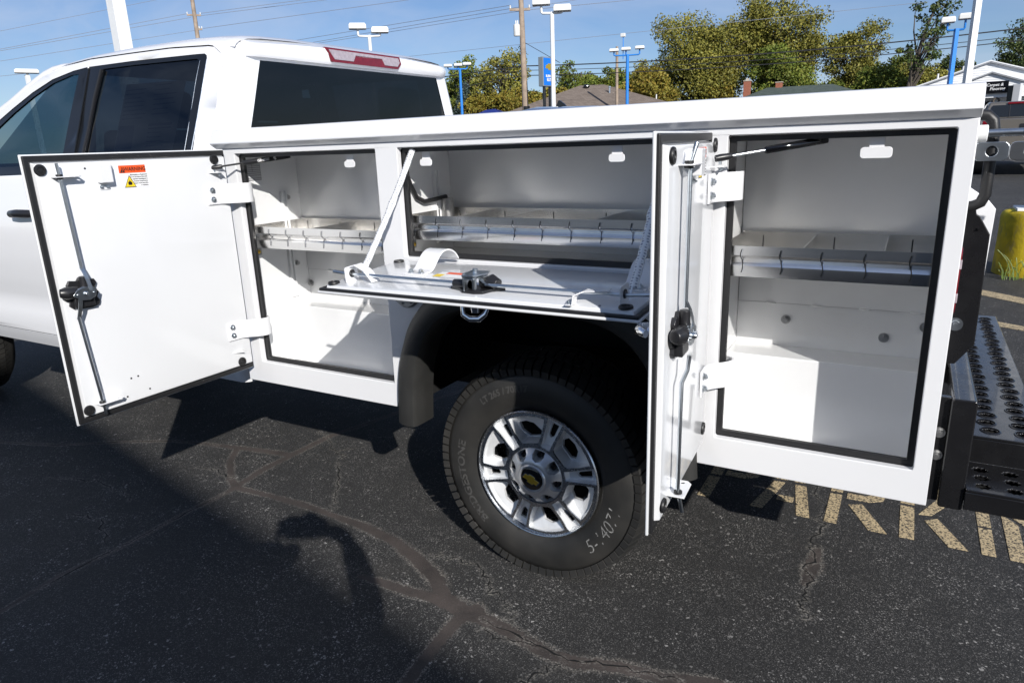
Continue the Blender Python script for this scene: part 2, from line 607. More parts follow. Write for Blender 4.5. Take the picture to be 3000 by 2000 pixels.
def rrect(x0, x1, y0, y1, r, n=4):
    out = []
    for cx, cy_, a0 in ((x1 - r, y0 + r, -90), (x1 - r, y1 - r, 0), (x0 + r, y1 - r, 90), (x0 + r, y0 + r, 180)):
        for k in range(n + 1):
            a = rad(a0 + 90 * k / n)
            out.append((cx + r * math.cos(a), cy_ + r * math.sin(a)))
    return out


def circ(cx, cy_, r, n=20, a0=0):
    return [(cx + r * math.cos(a0 + 2 * math.pi * k / n), cy_ + r * math.sin(a0 + 2 * math.pi * k / n)) for k in range(n)]


class MB:
    def __init__(self):
        self.v, self.f = [], []
        self.uv = None

    def add(self, vs_, fs):
        o = len(self.v)
        self.v += [tuple(p) for p in vs_]
        self.f += [tuple(i + o for i in q) for q in fs]
        return self

    def box(self, x0, x1, y0, y1, z0, z1):
        return self.add([(x0, y0, z0), (x1, y0, z0), (x1, y1, z0), (x0, y1, z0), (x0, y0, z1), (x1, y0, z1), (x1, y1, z1), (x0, y1, z1)],
                        [(0, 3, 2, 1), (4, 5, 6, 7), (0, 1, 5, 4), (1, 2, 6, 5), (2, 3, 7, 6), (3, 0, 4, 7)])

    def quad(self, a, b, c, d):
        return self.add([a, b, c, d], [(0, 1, 2, 3)])

    def prism(self, poly, fa, fb):
        """closed convex-ish polygon poly of (u,v); fa, fb map to 3-D for both ends"""
        n = len(poly)
        self.add([fa(*p) for p in poly] + [fb(*p) for p in poly],
                 [tuple(range(n - 1, -1, -1)), tuple(range(n, 2 * n))] + [(i, (i + 1) % n, n + (i + 1) % n, n + i) for i in range(n)])
        return self

    def plate(self, outline, holes, F, B=None, grid=None, walls=True):
        pts, edges = [], []
        for loop in [outline] + list(holes):
            o = len(pts)
            pts += [Vector((p[0], p[1])) for p in loop]
            edges += [(o + i, o + (i + 1) % len(loop)) for i in range(len(loop))]
        if grid:
            xs = [p[0] for p in outline]
            ys = [p[1] for p in outline]
            gx, gy = grid
            q = np.array([(x, y) for x in np.arange(min(xs) + gx / 2, max(xs), gx) for y in np.arange(min(ys) + gy / 2, max(ys), gy)])
            if len(q):
                k = pip(q, outline)
                for h in holes:
                    k &= ~pip(q, h)
                pts += [Vector((float(a), float(b))) for a, b in q[k]]
        vo, eo, fo, *_ = delaunay_2d_cdt(pts, edges, [], 0, 1e-7)
        P = np.array([(p.x, p.y) for p in vo])
        T = np.array([t for t in fo])
        cen = P[T].mean(axis=1)
        k = pip(cen, outline)
        for h in holes:
            k &= ~pip(cen, h)
        T = T[k]
        self.add([F(*p) for p in P], [tuple(t) for t in T])
        if B:
            self.add([B(*p) for p in P], [tuple(t[::-1]) for t in T])
            if walls:
                for loop in [outline] + list(holes):
                    n = len(loop)
                    self.add([F(*p) for p in loop] + [B(*p) for p in loop], [(i, (i + 1) % n, n + (i + 1) % n, n + i) for i in range(n)])
        return self

    def tube(self, pts, r, n=10, caps=True, flat=None, flat_dir=None):
        P = [Vector(p) for p in pts]
        R = r if isinstance(r, (list, tuple)) else [r] * len(P)
        T = []
        for i in range(len(P)):
            a = P[max(0, i - 1)]
            b = P[min(len(P) - 1, i + 1)]
            T.append((b - a).normalized())
        ref = Vector(flat_dir) if flat_dir else (Vector((0, 0, 1)) if abs(T[0].z) < 0.9 else Vector((1, 0, 0)))
        vs_, fs = [], []
        nrm = (ref - T[0] * ref.dot(T[0])).normalized()
        for i, p in enumerate(P):
            nrm = (nrm - T[i] * nrm.dot(T[i])).normalized()
            bn = T[i].cross(nrm)
            for k in range(n):
                a = 2 * math.pi * k / n
                vs_.append(p + nrm * (R[i] * math.cos(a) * (flat or 1.0)) + bn * (R[i] * math.sin(a)))
        for i in range(len(P) - 1):
            for k in range(n):
                fs.append((i * n + k, i * n + (k + 1) % n, (i + 1) * n + (k + 1) % n, (i + 1) * n + k))
        if caps:
            fs.append(tuple(range(n - 1, -1, -1)))
            fs.append(tuple((len(P) - 1) * n + k for k in range(n)))
        return self.add(vs_, fs)

    def cyl(self, p0, p1, r0, r1=None, n=16):
        return self.tube([p0, p1], [r0, r0 if r1 is None else r1], n)

    def lathe(self, prof, centre, axis, n=32, closed=False, a0=0.0, a1=2 * math.pi):
        """prof = [(r, h)] about axis through centre"""
        ax = Vector(axis).normalized()
        u = ax.orthogonal().normalized()
        w = ax.cross(u)
        c = Vector(centre)
        full = abs(a1 - a0 - 2 * math.pi) < 1e-6
        m = n if full else n + 1
        vs_, fs = [], []
        for r, h in prof:
            for k in range(m):
                a = a0 + (a1 - a0) * k / n
                vs_.append(c + ax * h + (u * math.cos(a) + w * math.sin(a)) * r)
        L = len(prof)
        for i in range(L - 1 if not closed else L):
            j = (i + 1) % L
            for k in range(n):
                k2 = (k + 1) % m
                fs.append((i * m + k, i * m + k2, j * m + k2, j * m + k))
        return self.add(vs_, fs)

    def sweep(self, prof, pathfn, ts):
        """prof list of (a,b); pathfn(t,a,b) -> xyz; open profile, open path"""
        n = len(prof)
        vs_ = [pathfn(t, a, b) for t in ts for a, b in prof]
        fs = [(i * n + k, i * n + k + 1, (i + 1) * n + k + 1, (i + 1) * n + k) for i in range(len(ts) - 1) for k in range(n - 1)]
        return self.add(vs_, fs)

    def ribbon(self, path, d, w0, w1, th):
        """strap: 3-D path of points, swept along unit dir d from w0 to w1, thickness th towards the path normal"""
        P = [Vector(p) for p in path]
        d = Vector(d).normalized()
        N = []
        for i in range(len(P)):
            t = (P[min(len(P) - 1, i + 1)] - P[max(0, i - 1)]).normalized()
            N.append(d.cross(t).normalized())
        vs_ = []
        for p, nn in zip(P, N):
            vs_ += [p + d * w0 - nn * th / 2, p + d * w1 - nn * th / 2, p + d * w1 + nn * th / 2, p + d * w0 + nn * th / 2]
        fs = []
        for i in range(len(P) - 1):
            for k in range(4):
                fs.append((i * 4 + k, i * 4 + (k + 1) % 4, (i + 1) * 4 + (k + 1) % 4, (i + 1) * 4 + k))
        fs += [(3, 2, 1, 0), tuple((len(P) - 1) * 4 + k for k in range(4))]
        return self.add(vs_, fs)

    def xf(self, M):
        self.v = [tuple(M @ Vector(p)) for p in self.v]
        return self

    def build(self, name, material, parent=None, smooth=35, bevel=0.0, seg=2, merge=True, normals=True, bang=40):
        me = bpy.data.meshes.new(name)
        me.from_pydata(self.v, [], self.f)
        if merge or normals:
            bm = bmesh.new()
            bm.from_mesh(me)
            if merge:
                bmesh.ops.remove_doubles(bm, verts=bm.verts, dist=1e-5)
            if normals:
                bmesh.ops.recalc_face_normals(bm, faces=bm.faces)
            bm.to_mesh(me)
            bm.free()
        me.materials.append(material)
        if smooth:
            me.polygons.foreach_set('use_smooth', [True] * len(me.polygons))
            me.set_sharp_from_angle(angle=rad(smooth))
        o = bpy.data.objects.new(name, me)
        COL.objects.link(o)
        if parent is not None:
            o.parent = parent
        if bevel:
            b = o.modifiers.new('bevel', 'BEVEL')
            b.width = bevel
            b.segments = seg
            b.limit_method = 'ANGLE'
            b.angle_limit = rad(bang)
        return o


def tag(o, label=None, cat=None, group=None, kind=None):
    if label:
        o['label'] = label
    if cat:
        o['category'] = cat
    if group:
        o['group'] = group
    if kind:
        o['kind'] = kind
    return o


def empty(name, loc=(0, 0, 0), rz=0.0, label=None, cat=None, group=None):
    o = bpy.data.objects.new(name, None)
    o.location = loc
    o.rotation_euler = (0, 0, rz)
    o.empty_display_size = 0.2
    COL.objects.link(o)
    return tag(o, label, cat, group)


def copy_tree(o, parent=None):
    c = o.copy()
    COL.objects.link(c)
    c.parent = parent
    for ch in o.children:
        copy_tree(ch, c)
    return c


def text_mb(s, size, M, extrude=0.0, bold=0.0, align='CENTER', sx=1.0, shear=0.0, mb=None):
    cu = bpy.data.curves.new('lettering', 'FONT')
    cu.body = s
    cu.size = size
    cu.extrude = extrude
    cu.offset = bold
    cu.align_x = align
    cu.align_y = 'CENTER'
    cu.shear = shear
    cu.resolution_u = 3
    o = bpy.data.objects.new('lettering', cu)
    COL.objects.link(o)
    dg = bpy.context.evaluated_depsgraph_get()
    me = bpy.data.meshes.new_from_object(o.evaluated_get(dg))
    mb = mb or MB()
    mb.add([M @ Vector((v.co.x * sx, v.co.y, v.co.z)) for v in me.vertices], [tuple(p.vertices) for p in me.polygons])
    bpy.data.objects.remove(o)
    bpy.data.meshes.remove(me)
    return mb


def hexbolt(c, ax, r=0.009, washer=0.012, h=0.007):
    ax = Vector(ax).normalized()
    c = Vector(c)
    mb = MB()
    mb.cyl(c, c + ax * 0.002, washer, n=18)
    mb.cyl(c + ax * 0.002, c + ax * (0.002 + h), r, n=6)
    mb.cyl(c + ax * (0.002 + h), c + ax * (0.005 + h), r * 0.5, n=10)
    return mb


def stained_yellow():
    m, n, l, b = MATS['yellow_concrete'], MATS['yellow_concrete'].node_tree.nodes, MATS['yellow_concrete'].node_tree.links, MATS['yellow_concrete'].node_tree.nodes['Principled BSDF']
    src = b.inputs['Base Color'].links[0].from_socket
    tc = n.new('ShaderNodeTexCoord')
    mp = n.new('ShaderNodeMapping')
    mp.inputs['Scale'].default_value = (1.0, 1.0, 0.35)
    l.new(tc.outputs['Object'], mp.inputs['Vector'])
    t = n.new('ShaderNodeTexNoise')
    t.inputs['Scale'].default_value = 14
    t.inputs['Detail'].default_value = 9
    t.inputs['Roughness'].default_value = 0.72
    l.new(mp.outputs['Vector'], t.inputs['Vector'])
    r = n.new('ShaderNodeMapRange')
    r.inputs['From Min'].default_value = 0.52
    r.inputs['From Max'].default_value = 0.68
    r.inputs['To Max'].default_value = 0.75
    l.new(t.outputs['Fac'], r.inputs['Value'])
    mx = n.new('ShaderNodeMix')
    mx.data_type = 'RGBA'
    mx.inputs[7].default_value = (0.20, 0.17, 0.10, 1)
    l.new(r.outputs['Result'], mx.inputs[0])
    l.new(src, mx.inputs[6])
    l.new(mx.outputs[2], b.inputs['Base Color'])


stained_yellow()

# ------------------------------------------------------------------ ground
def gz(x, y):
    return 0.022 * np.clip(np.asarray(y, float) - 8.0, 0, 24)


def build_ground():
    X = np.linspace(-2.8, 3.2, 601)
    Y = np.linspace(-1.1, 1.9, 301)
    nx, ny = len(X), len(Y)
    gx, gy = np.meshgrid(X, Y)
    P = np.stack([gx.ravel(), gy.ravel()], 1)

    def seg_d(P, pl, hw):
        d = np.full(len(P), 9.0)
        pl = np.array(pl, float)
        hw = np.broadcast_to(np.asarray(hw, float), (len(pl),))
        for i in range(len(pl) - 1):
            a, b = pl[i], pl[i + 1]
            ab = b - a
            t = np.clip(((P - a) @ ab) / (ab @ ab), 0, 1)
            dd = np.linalg.norm(P - (a + t[:, None] * ab), axis=1) / (hw[i] * (1 - t) + hw[i + 1] * t)
            d = np.minimum(d, dd)
        return d
    seal = np.full(len(P), 9.0)
    bands = [
        ([(-0.251, -0.952), (-0.285, -0.746), (-0.26, -0.473), (-0.268, -0.23), (-0.255, -0.011), (-0.291, 0.218), (-0.286, 0.44), (-0.279, 0.686), (-0.206, 0.921), (-0.121, 1.257), (0.05, 1.8)],
         [0.016, 0.016, 0.018, 0.018, 0.02, 0.026, 0.026, 0.024, 0.02, 0.018, 0.018]),
        ([(-2.6, -0.42), (-1.919, -0.167), (-1.574, -0.051), (-1.321, 0.11), (-1.022, 0.267), (-0.749, 0.331), (-0.504, 0.379), (-0.315, 0.409)], [0.014, 0.014, 0.016, 0.016, 0.016, 0.022, 0.026, 0.028]),
        ([(-0.614, 0.345), (-0.517, 0.219), (-0.351, 0.089), (-0.249, 0.041)], [0.02, 0.022, 0.022, 0.024]),
        ([(-0.249, 0.041), (-0.049, 0.054), (0.16, 0.059), (0.348, 0.048), (0.525, 0.037), (0.71, 0.002), (0.859, -0.057), (0.982, -0.118), (1.074, -0.197), (1.147, -0.226), (1.255, -0.234), (1.379, -0.253), (1.516, -0.282), (1.601, -0.28), (1.722, -0.238), (1.848, -0.223), (1.985, -0.177), (2.3, -0.20), (2.9, -0.3)],
         [0.024, 0.02, 0.026, 0.02, 0.03, 0.03, 0.036, 0.036, 0.04, 0.045, 0.036, 0.032, 0.03, 0.034, 0.03, 0.03, 0.026, 0.022, 0.02]),
        ([(1.205, -0.209), (1.184, -0.281), (1.187, -0.384), (1.195, -0.486), (1.22, -0.70)], [0.04, 0.03, 0.028, 0.026, 0.02]),
        ([(0.73, -0.235), (0.82, -0.228), (0.93, -0.228), (1.034, -0.217), (1.147, -0.226)], [0.012, 0.024, 0.028, 0.03, 0.04]),
        ([(2.16, 0.66), (2.155, 0.53), (2.15, 0.42)], [0.018, 0.036, 0.018]),
    ]
    for pl, hw in bands:
        seal = np.minimum(seal, seg_d(P, pl, np.array(hw) * 0.74))
    rg = np.random.default_rng(3)

    def crack(pl, n=7, amp=0.012):
        out = []
        for i in range(len(pl) - 1):
            a, b = np.array(pl[i]), np.array(pl[i + 1])
            nrm = np.array([-(b - a)[1], (b - a)[0]])
            nrm = nrm / np.linalg.norm(nrm)
            for k in range(n):
                out.append(a + (b - a) * k / n + nrm * rg.normal(0, amp) * (k > 0))
        out.append(np.array(pl[-1]))
        return out
    thin = np.full(len(P), 9.0)
    lines = []
    for pl, amp in [
        ([(-0.39, 0.734), (-0.107, 0.552), (0.061, 0.385), (0.252, 0.146), (0.30, 0.07)], 0.012),
        ([(-0.02, 0.66), (-0.107, 0.552)], 0.008),
        ([(0.878, 0.0), (1.006, 0.015), (1.115, -0.007), (1.197, -0.082), (1.298, -0.137), (1.354, -0.208)], 0.012),
        ([(2.03, 1.5), (2.148, 0.938), (2.138, 0.751), (2.155, 0.628), (2.155, 0.423), (2.152, 0.29), (2.159, 0.221)], 0.016),
        ([(1.57, -0.305), (1.529, -0.366), (1.492, -0.429), (1.46, -0.5)], 0.008),
        ([(1.48, -0.26), (1.36, -0.29), (1.27, -0.285)], 0.006),
        ([(-0.62, 0.10), (-0.50, 0.13), (-0.40, 0.10), (-0.33, 0.11)], 0.008),
        ([(-1.2, -0.3), (-0.9, -0.21), (-0.6, -0.26)], 0.012),
        ([(2.9, 5.2), (3.3, 5.0), (3.9, 5.1)], 0.02), ([(2.7, 3.4), (3.2, 3.6), (3.8, 3.3)], 0.02),
        ([(-0.26, -0.95), (-0.275, -0.6), (-0.264, -0.3), (-0.262, -0.02)], 0.005),
        ([(-1.9, -0.165), (-1.57, -0.05), (-1.32, 0.11), (-1.02, 0.267), (-0.75, 0.331)], 0.006),
        ([(1.25, -0.236), (1.42, -0.262), (1.58, -0.282), (1.72, -0.238), (1.9, -0.21)], 0.006),
        ([(-0.3, -0.55), (-0.55, -0.42), (-0.72, -0.45)], 0.008),
    ]:
        cl = crack(pl, amp=amp)
        lines.append(cl)
        thin = np.minimum(thin, seg_d(P, cl, 1.0))
    verts = [(float(a), float(b), 0.0) for a, b in P]
    faces = [(j * nx + i, j * nx + i + 1, (j + 1) * nx + i + 1, (j + 1) * nx + i) for j in range(ny - 1) for i in range(nx - 1)]
    # the rest of the lot: a coarse ring that runs out to the horizon
    xs = [-900, -200, -60, -20, -8, float(X[0]), float(X[-1]), 20, 60, 200, 900]
    ys = [-900, -200, -60, -20, -6, float(Y[0]), float(Y[-1]), 4, 8, 14, 20, 26, 32, 60, 200, 900]
    base = len(verts)
    for y in ys:
        for x in xs:
            verts.append((x, y, float(gz(x, y))))
    m = len(xs)
    for j in range(len(ys) - 1):
        for i in range(m - 1):
            if xs[i] == float(X[0]) and ys[j] == float(Y[0]):
                continue
            faces.append((base + j * m + i, base + j * m + i + 1, base + (j + 1) * m + i + 1, base + (j + 1) * m + i))
    me = bpy.data.meshes.new('ground')
    me.from_pydata(verts, [], faces)
    for nm, arr in (('seal', seal), ('thin', thin)):
        a = me.attributes.new(nm, 'FLOAT', 'POINT')
        full = np.full(len(verts), 9.0, np.float32)
        full[:len(arr)] = arr
        a.data.foreach_set('value', full)
    me.materials.append(ASPHALT)
    o = bpy.data.objects.new('ground', me)
    COL.objects.link(o)
    tag(o, 'cracked dark asphalt parking lot with brown sealed cracks', kind='structure')
    # open cracks: jagged dark slits with uneven width
    for cl in lines:
        mb = MB()
        L, R_ = [], []
        n = len(cl)
        for i, p in enumerate(cl):
            d = cl[min(n - 1, i + 1)] - cl[max(0, i - 1)]
            d = d / (np.linalg.norm(d) + 1e-9)
            nn = np.array([-d[1], d[0]])
            w = (0.0008 + 0.0030 * abs(rg.normal(0.5, 0.5))) * (0.3 + 0.7 * math.sin(math.pi * (i + 0.5) / n))
            L.append((p[0] + nn[0] * w, p[1] + nn[1] * w, 0.0012))
            R_.append((p[0] - nn[0] * w, p[1] - nn[1] * w, 0.0012))
        mb.add(L + R_, [(i, i + 1, n + i + 1, n + i) for i in range(n - 1)])
        mb.build('open_crack', CRACKB, o, smooth=0, merge=False)
    return o


GROUND = build_ground()


def ground_mark(name, polys, z=0.004, parent=GROUND):
    mb = MB()
    for p in polys:
        mb.prism(p, lambda x, y: (x, y, z), lambda x, y: (x, y, z - 0.006))
    return mb.build(name, ROADPAINT, parent, smooth=0)


def bow(dx):
    return [(dx + a, b) for a, b in ((.065, .46), (.15, .46), (.20, .43), (.215, .36), (.20, .27), (.15, .235), (.065, .235), (.065, .285), (.14, .285), (.16, .31), (.165, .36), (.16, .395), (.14, .41), (.065, .41))]


def stencil(x0, polys):
    y0 = 0.882
    mb = MB()
    for p in polys:
        q = [(x0 + a, y0 + b) for a, b in p]
        mb.plate(q, [], lambda x, y: (x, y, 0.0022), lambda x, y: (x, y, -0.002))
    return mb.build('painted_letter', ROADPAINT, GROUND, smooth=0)


def rc(a, b, c, d):
    return [(a, c), (b, c), (b, d), (a, d)]


stencil(1.655, [rc(0, .05, 0, .20), rc(0, .05, .225, .46), bow(0)])
stencil(1.872, [[(0, 0), (.05, 0), (.10, .27), (.055, .27)], [(.06, .30), (.105, .30), (.115, .40), (.115, .46), (.09, .46)], [(.125, .40), (.135, .30), (.182, .30), (.150, .46), (.125, .46)], [(.188, .27), (.142, .27), (.182, .0), (.232, .0)], rc(.09, .155, .10, .145)])
stencil(2.157, [rc(0, .046, 0, .255), rc(0, .046, .28, .46), bow(0), [(.075, .18), (.125, .205), (.222, 0), (.158, 0)]])
stencil(2.420, [rc(0, .05, 0, .265), rc(0, .05, .29, .46), [(.065, .215), (.11, .225), (.225, .46), (.165, .46)], [(.085, .17), (.13, .205), (.222, 0), (.160, 0)]])
stencil(2.683, [rc(0, .044, 0, .20), rc(0, .044, .22, .46)])
stencil(2.768, [[(0, 0), (.05, 0), (.05, .20), (.05, .28), (0, .35)], [(.012, .365), (.06, .30), (.165, .10), (.165, .20), (.05, .46), (0, .46)], rc(.18, .23, 0, .46)])
stencil(3.04, [[(0, .1), (.05, .06), (.05, .40), (0, .36)], [(.06, .0), (.16, 0), (.21, .05), (.21, .2), (.12, .2), (.12, .15), (.16, .15), (.16, .06), (.06, .06)], [(.06, .46), (.16, .46), (.21, .42), (.21, .34), (.16, .34), (.16, .40), (.06, .40)]])
# parking stripes seen past the rear bumper
for x0, y0, x1, y1, w in ((2.55, 6.25, 6.2, 2.7, 0.20), (2.45, 4.92, 5.6, 3.02, 0.13), (2.2, 9.2, 7.5, 5.4, 0.14)):
    d = Vector((x1 - x0, y1 - y0)).normalized() * w / 2
    ground_mark('painted_line', [[(x0 - d.y, y0 + d.x), (x0 + d.y, y0 - d.x), (x1 + d.y, y1 - d.x), (x1 - d.y, y1 + d.x)]])

# ------------------------------------------------------------------ service truck
TRUCK = empty('service_truck', (0, 0, 0), 0, 'white crew cab pickup with open-doored utility service body', 'truck')

XF0, XF1, XM0, XM1, XR0, XR1 = 0.0906, 0.7709, 0.8615, 1.806, 1.9118, 2.4016
ZT, ZB, ZMB, ZBB, ZU = 1.484, 0.667, 1.130, 0.578, 1.5015
XB = 2.4394


def arch_pts(grow=0.0, n=26):
    """front-to-rear wheel arch outline (x,z) of the body cut-out"""
    left = [(0.789, 0.560), (0.794, 0.638), (0.802, 0.705), (0.816, 0.771), (0.836, 0.827), (0.861, 0.886), (0.897, 0.938), (0.942, 0.984), (1.01, 1.026), (1.10, 1.054), (1.22, 1.066), (1.327, 1.068)]
    pts = left + [(2 * 1.327 - x, z) for x, z in left[-2::-1]]
    if grow:
        out = []
        for x, z in pts:
            d = Vector((x - 1.327, z - 0.55))
            d.normalize()
            out.append((x + d.x * grow, z + d.y * grow))
        return out
    return pts


def build_service_body():
    ar = arch_pts()
    outline = [(0.0, ZBB), (0.7765, ZBB)] + [p for p in ar if p[1] > ZBB + .01] + [(1.866, ZBB), (XB, ZBB), (XB, ZU), (0.0, ZU)]
    holes = [rrect(XF0, XF1, ZB, ZT, 0.006), rrect(XM0, XM1, ZMB, ZT, 0.006), rrect(XR0, XR1, ZB, ZT, 0.006)]
    mb = MB()
    mb.plate(outline, holes, lambda x, z: (x, 0.0, z), lambda x, z: (x, 0.022, z))
    # bottom returns, front and rear closing sheets of the side pack
    mb.box(0.0, 0.004, 0.0221, 0.40, ZBB, ZU)
    mb.box(XB - 0.004, XB, 0.0221, 0.40, ZBB, ZU)
    mb.box(0.0041, 0.776, 0.0221, 0.40, ZBB - 0.001, ZBB + 0.003)
    mb.box(1.880, XB - 0.0041, 0.0221, 0.40, ZBB - 0.001, ZBB + 0.003)
    sh = mb.build('service_body_side', WHITE, TRUCK, smooth=30, bevel=0.003)
    # rail cap along the top
    r = MB()
    prof = [(0.0, 1.502), (-0.0265, 1.5195), (-0.0275, 1.522), (-0.008, 1.567), (-0.004, 1.571), (0.002, 1.573), (0.40, 1.575), (0.40, 1.49), (0.03, 1.49), (0.03, 1.502)]
    r.prism(prof, lambda y, z: (-0.006, y, z), lambda y, z: (XB + 0.002, y, z))
    r.build('rail_cap', WHITE, TRUCK, smooth=25, bevel=0.002)
    # bed: inner side wall, floor, headboard, far side pack
    b = MB()
    b.box(0.0, XB, 0.401, 0.42, 0.90, 1.57)
    b.box(0.0, XB, 0.42, 1.52, 0.88, 0.93)
    b.box(0.0, 0.04, 0.421, 1.519, 0.931, 1.40)
    b.build('bed_floor', WHITE, TRUCK, smooth=0, bevel=0.004)
    f = MB()
    f.prism([(1.93, 1.5045), (1.949, 1.517), (1.934, 1.566), (1.93, 1.571), (1.52, 1.573), (1.52, 0.60), (1.93, 0.60)], lambda y, z: (-0.006, y, z), lambda y, z: (XB, y, z))
    f.build('far_side_pack', WHITE, TRUCK, smooth=0, bevel=0.004)
    # tailgate between the packs
    t = MB()
    t.box(XB - 0.05, XB - 0.002, 0.425, 1.515, 0.94, 1.42)
    t.build('tailgate', WHITE, TRUCK, smooth=0, bevel=0.008)
    # seals
    for (x0, x1, z0, z1) in ((XF0, XF1, ZB, ZT), (XM0, XM1, ZMB, ZT), (XR0, XR1, ZB, ZT)):
        s = MB()
        g = 0.0155
        o = rrect(x0 - 0.004, x1 + 0.004, z0 - 0.004, z1 - 0.0025, 0.011)
        i = rrect(x0 + g, x1 - g, z0 + g, z1 - g, 0.002)
        s.plate(o, [i], lambda x, z: (x, 0.0245, z), lambda x, z: (x, 0.038, z))
        s.build('door_seal', RUBBER, TRUCK, smooth=30, bevel=0.0025)


build_service_body()


def compartment(x0, x1, z0, z1, yb, step=None, name='compartment_interior'):
    """open-fronted box seen from outside; walls carry real thickness outwards"""
    mb = MB()
    t = 0.006
    y0 = 0.0235
    mb.box(x0 - t, x0, y0, yb + t, z0 - t, z1 + t)
    mb.box(x1, x1 + t, y0, yb + t, z0 - t, z1 + t)
    mb.box(x0, x1, yb, yb + t, z0 - t, z1 + t)
    mb.box(x0, x1, y0, yb, z1, z1 + t)
    mb.box(x0, x1, y0, yb, z0 - t, z0)
    if step:
        ys, zs = step
        mb.box(x0 + 0.0005, x1 - 0.0005, ys, yb - 0.0005, z0 + 0.0005, zs)
    return mb.build(name, INNER, TRUCK, smooth=0, bevel=0.003)


YBK = 0.365
CFB = compartment(0.028, 0.774, 0.600, 1.482, YBK, (0.23, 0.852))
CM = compartment(0.812, 1.85, 1.112, 1.482, YBK)
CRR = compartment(1.884, 2.425, 0.600, 1.482, YBK, (0.23, 0.852))


def inner_details():
    # horizontal lap seam with weld beads and studs on back walls
    for par, x0, x1 in ((CFB, 0.03, 0.772), (CRR, 1.886, 2.423)):
        s = MB()
        s.box(x0, x1, YBK - 0.0035, YBK - 0.0005, 0.985, 1.475)
        s.build('upper_back_sheet', INNER, par, smooth=0, bevel=0.001)
        ls = MB()
        ls.box(x0, x1, YBK - 0.0042, YBK - 0.0036, 0.9842, 0.9858)
        ls.build('lap_seam', GREYP, par, smooth=0)
        n = 4
        for k in range(n):
            xx = x0 + (x1 - x0) * (0.16 + 0.24 * k)
            w = MB()
            w.tube([(xx, YBK - 0.003, 0.985), (xx + 0.012, YBK - 0.005, 0.984), (xx + 0.026, YBK - 0.003, 0.983)], [0.003, 0.0045, 0.003], 8)
            w.build('weld_bead', INNER, par)
    for par, pts in ((CFB, [(0.04, 0.92), (0.33, 0.905)]), (CRR, [(2.03, 0.935), (2.30, 0.905), (2.40, 0.945)])):
        for x, z in pts:
            hexbolt((x, YBK - 0.001, z), (0, -1, 0), 0.009, 0.014, 0.012).build('stud_bolt', STEEL, par)
    # bolts on the front wall and back edge of the front bay
    for y, z in ((0.29, 1.30), (0.30, 1.02)):
        hexbolt((0.0285, y, z), (1, 0, 0), 0.009, 0.012, 0.012).build('stud_bolt', STEEL, CFB)
    # corner weld beads
    for par, x in ((CFB, 0.0285), (CM, 0.8125), (CRR, 2.4245)):
        for z0, z1 in ((1.44, 1.46), (1.30, 1.32), (1.19, 1.22), (0.98, 1.0)):
            if par is CM and z0 < 1.15:
                continue
            w = MB()
            w.tube([(x, YBK - 0.003, z0), (x, YBK - 0.006, (z0 + z1) / 2), (x, YBK - 0.003, z1)], [0.003, 0.0045, 0.003], 8)
            w.build('weld_bead', INNER, par)
    # shelf standards (slotted channels)
    def channel(par, x, y, z0, z1, face):
        mb = MB()
        if face == 'x':
            prof = [(-.016, 0), (-.013, .012), (-.006, .012), (-.005, .004), (.005, .004), (.006, .012), (.013, .012), (.016, 0)]
            mb.prism(prof, lambda a, b: (x + b, y + a, z0), lambda a, b: (x + b, y + a, z1))
        mb.build('shelf_standard', INNER, par, smooth=20)
    for par, x in ((CFB, 0.0285), (CM, 0.8125)):
        zlo = 0.86 if par is CFB else 1.12
        zhi = 1.325 if par is CFB else 1.40
        channel(par, x, 0.075, zlo, zhi if par is CFB else 1.33, 'x')
        channel(par, x, 0.27, zlo + 0.02, zhi, 'x')
    # sheet inner ledge + keeper plates hanging from the top flange
    for par, xs in ((CFB, (0.62,)), (CM, (0.945, 1.60)), (CRR, (2.245,))):
        for x in xs:
            k = MB()
            hw = 0.034 if par is CRR else 0.024
            k.prism(rrect(x - hw, x + hw, 1.424 if par is not CRR else 1.420, 1.446, 0.008), lambda a, b: (a, 0.040, b), lambda a, b: (a, 0.043, b))
            k.box(x - 0.016, x + 0.016, 0.0431, 0.046, 1.425, 1.482)
            k.build('strike_plate', WHITE, par, smooth=0, bevel=0.001)
    # rear tail lamp grommet inside the rear bay
    g = MB()
    g.lathe([(0.0, 0.03), (0.016, 0.03), (0.020, 0.024), (0.016, 0.018), (0.022, 0.012), (0.018, 0.006), (0.026, 0.0)], (2.4245, 0.24, 0.90), (-1, 0, 0), 20)
    g.build('wire_grommet', RUBBER, CRR)
    # black wiring trim in the middle bay
    w = MB()
    w.tube([(0.822, 0.06, 1.475), (0.822, 0.085, 1.42), (0.823, 0.11, 1.36), (0.824, 0.14, 1.315), (0.826, 0.18, 1.298), (0.828, 0.24, 1.30), (0.829, 0.31, 1.305)], 0.008, 10)
    w.build('edge_trim_cord', RUBBER, CM)
    p = MB()
    p.tube([(0.84, 0.30, 1.20), (0.84, 0.30, 1.30)], 0.024, 20)
    p.build('conduit', STEEL, CM)
    # data plate label
    d = MB()
    d.quad((0.0292, 0.088, 1.378), (0.0292, 0.168, 1.378), (0.0292, 0.168, 1.440), (0.0292, 0.088, 1.440))
    dl = d.build('data_label', GREYP, CFB, smooth=0)
    q = MB()
    for i, z in enumerate((1.379, 1.386, 1.3975, 1.405, 1.412, 1.419, 1.427, 1.434, 1.4395)):
        q.quad((0.0296, 0.088, z), (0.0296, 0.168, z), (0.0296, 0.168, z + 0.0012), (0.0296, 0.088, z + 0.0012))
    for y in (0.0882, 0.127, 0.1672):
        q.quad((0.0297, y, 1.412 if y == 0.127 else 1.379), (0.0297, y + 0.0012, 1.412 if y == 0.127 else 1.379), (0.0297, y + 0.0012, 1.4405), (0.0297, y, 1.4405))
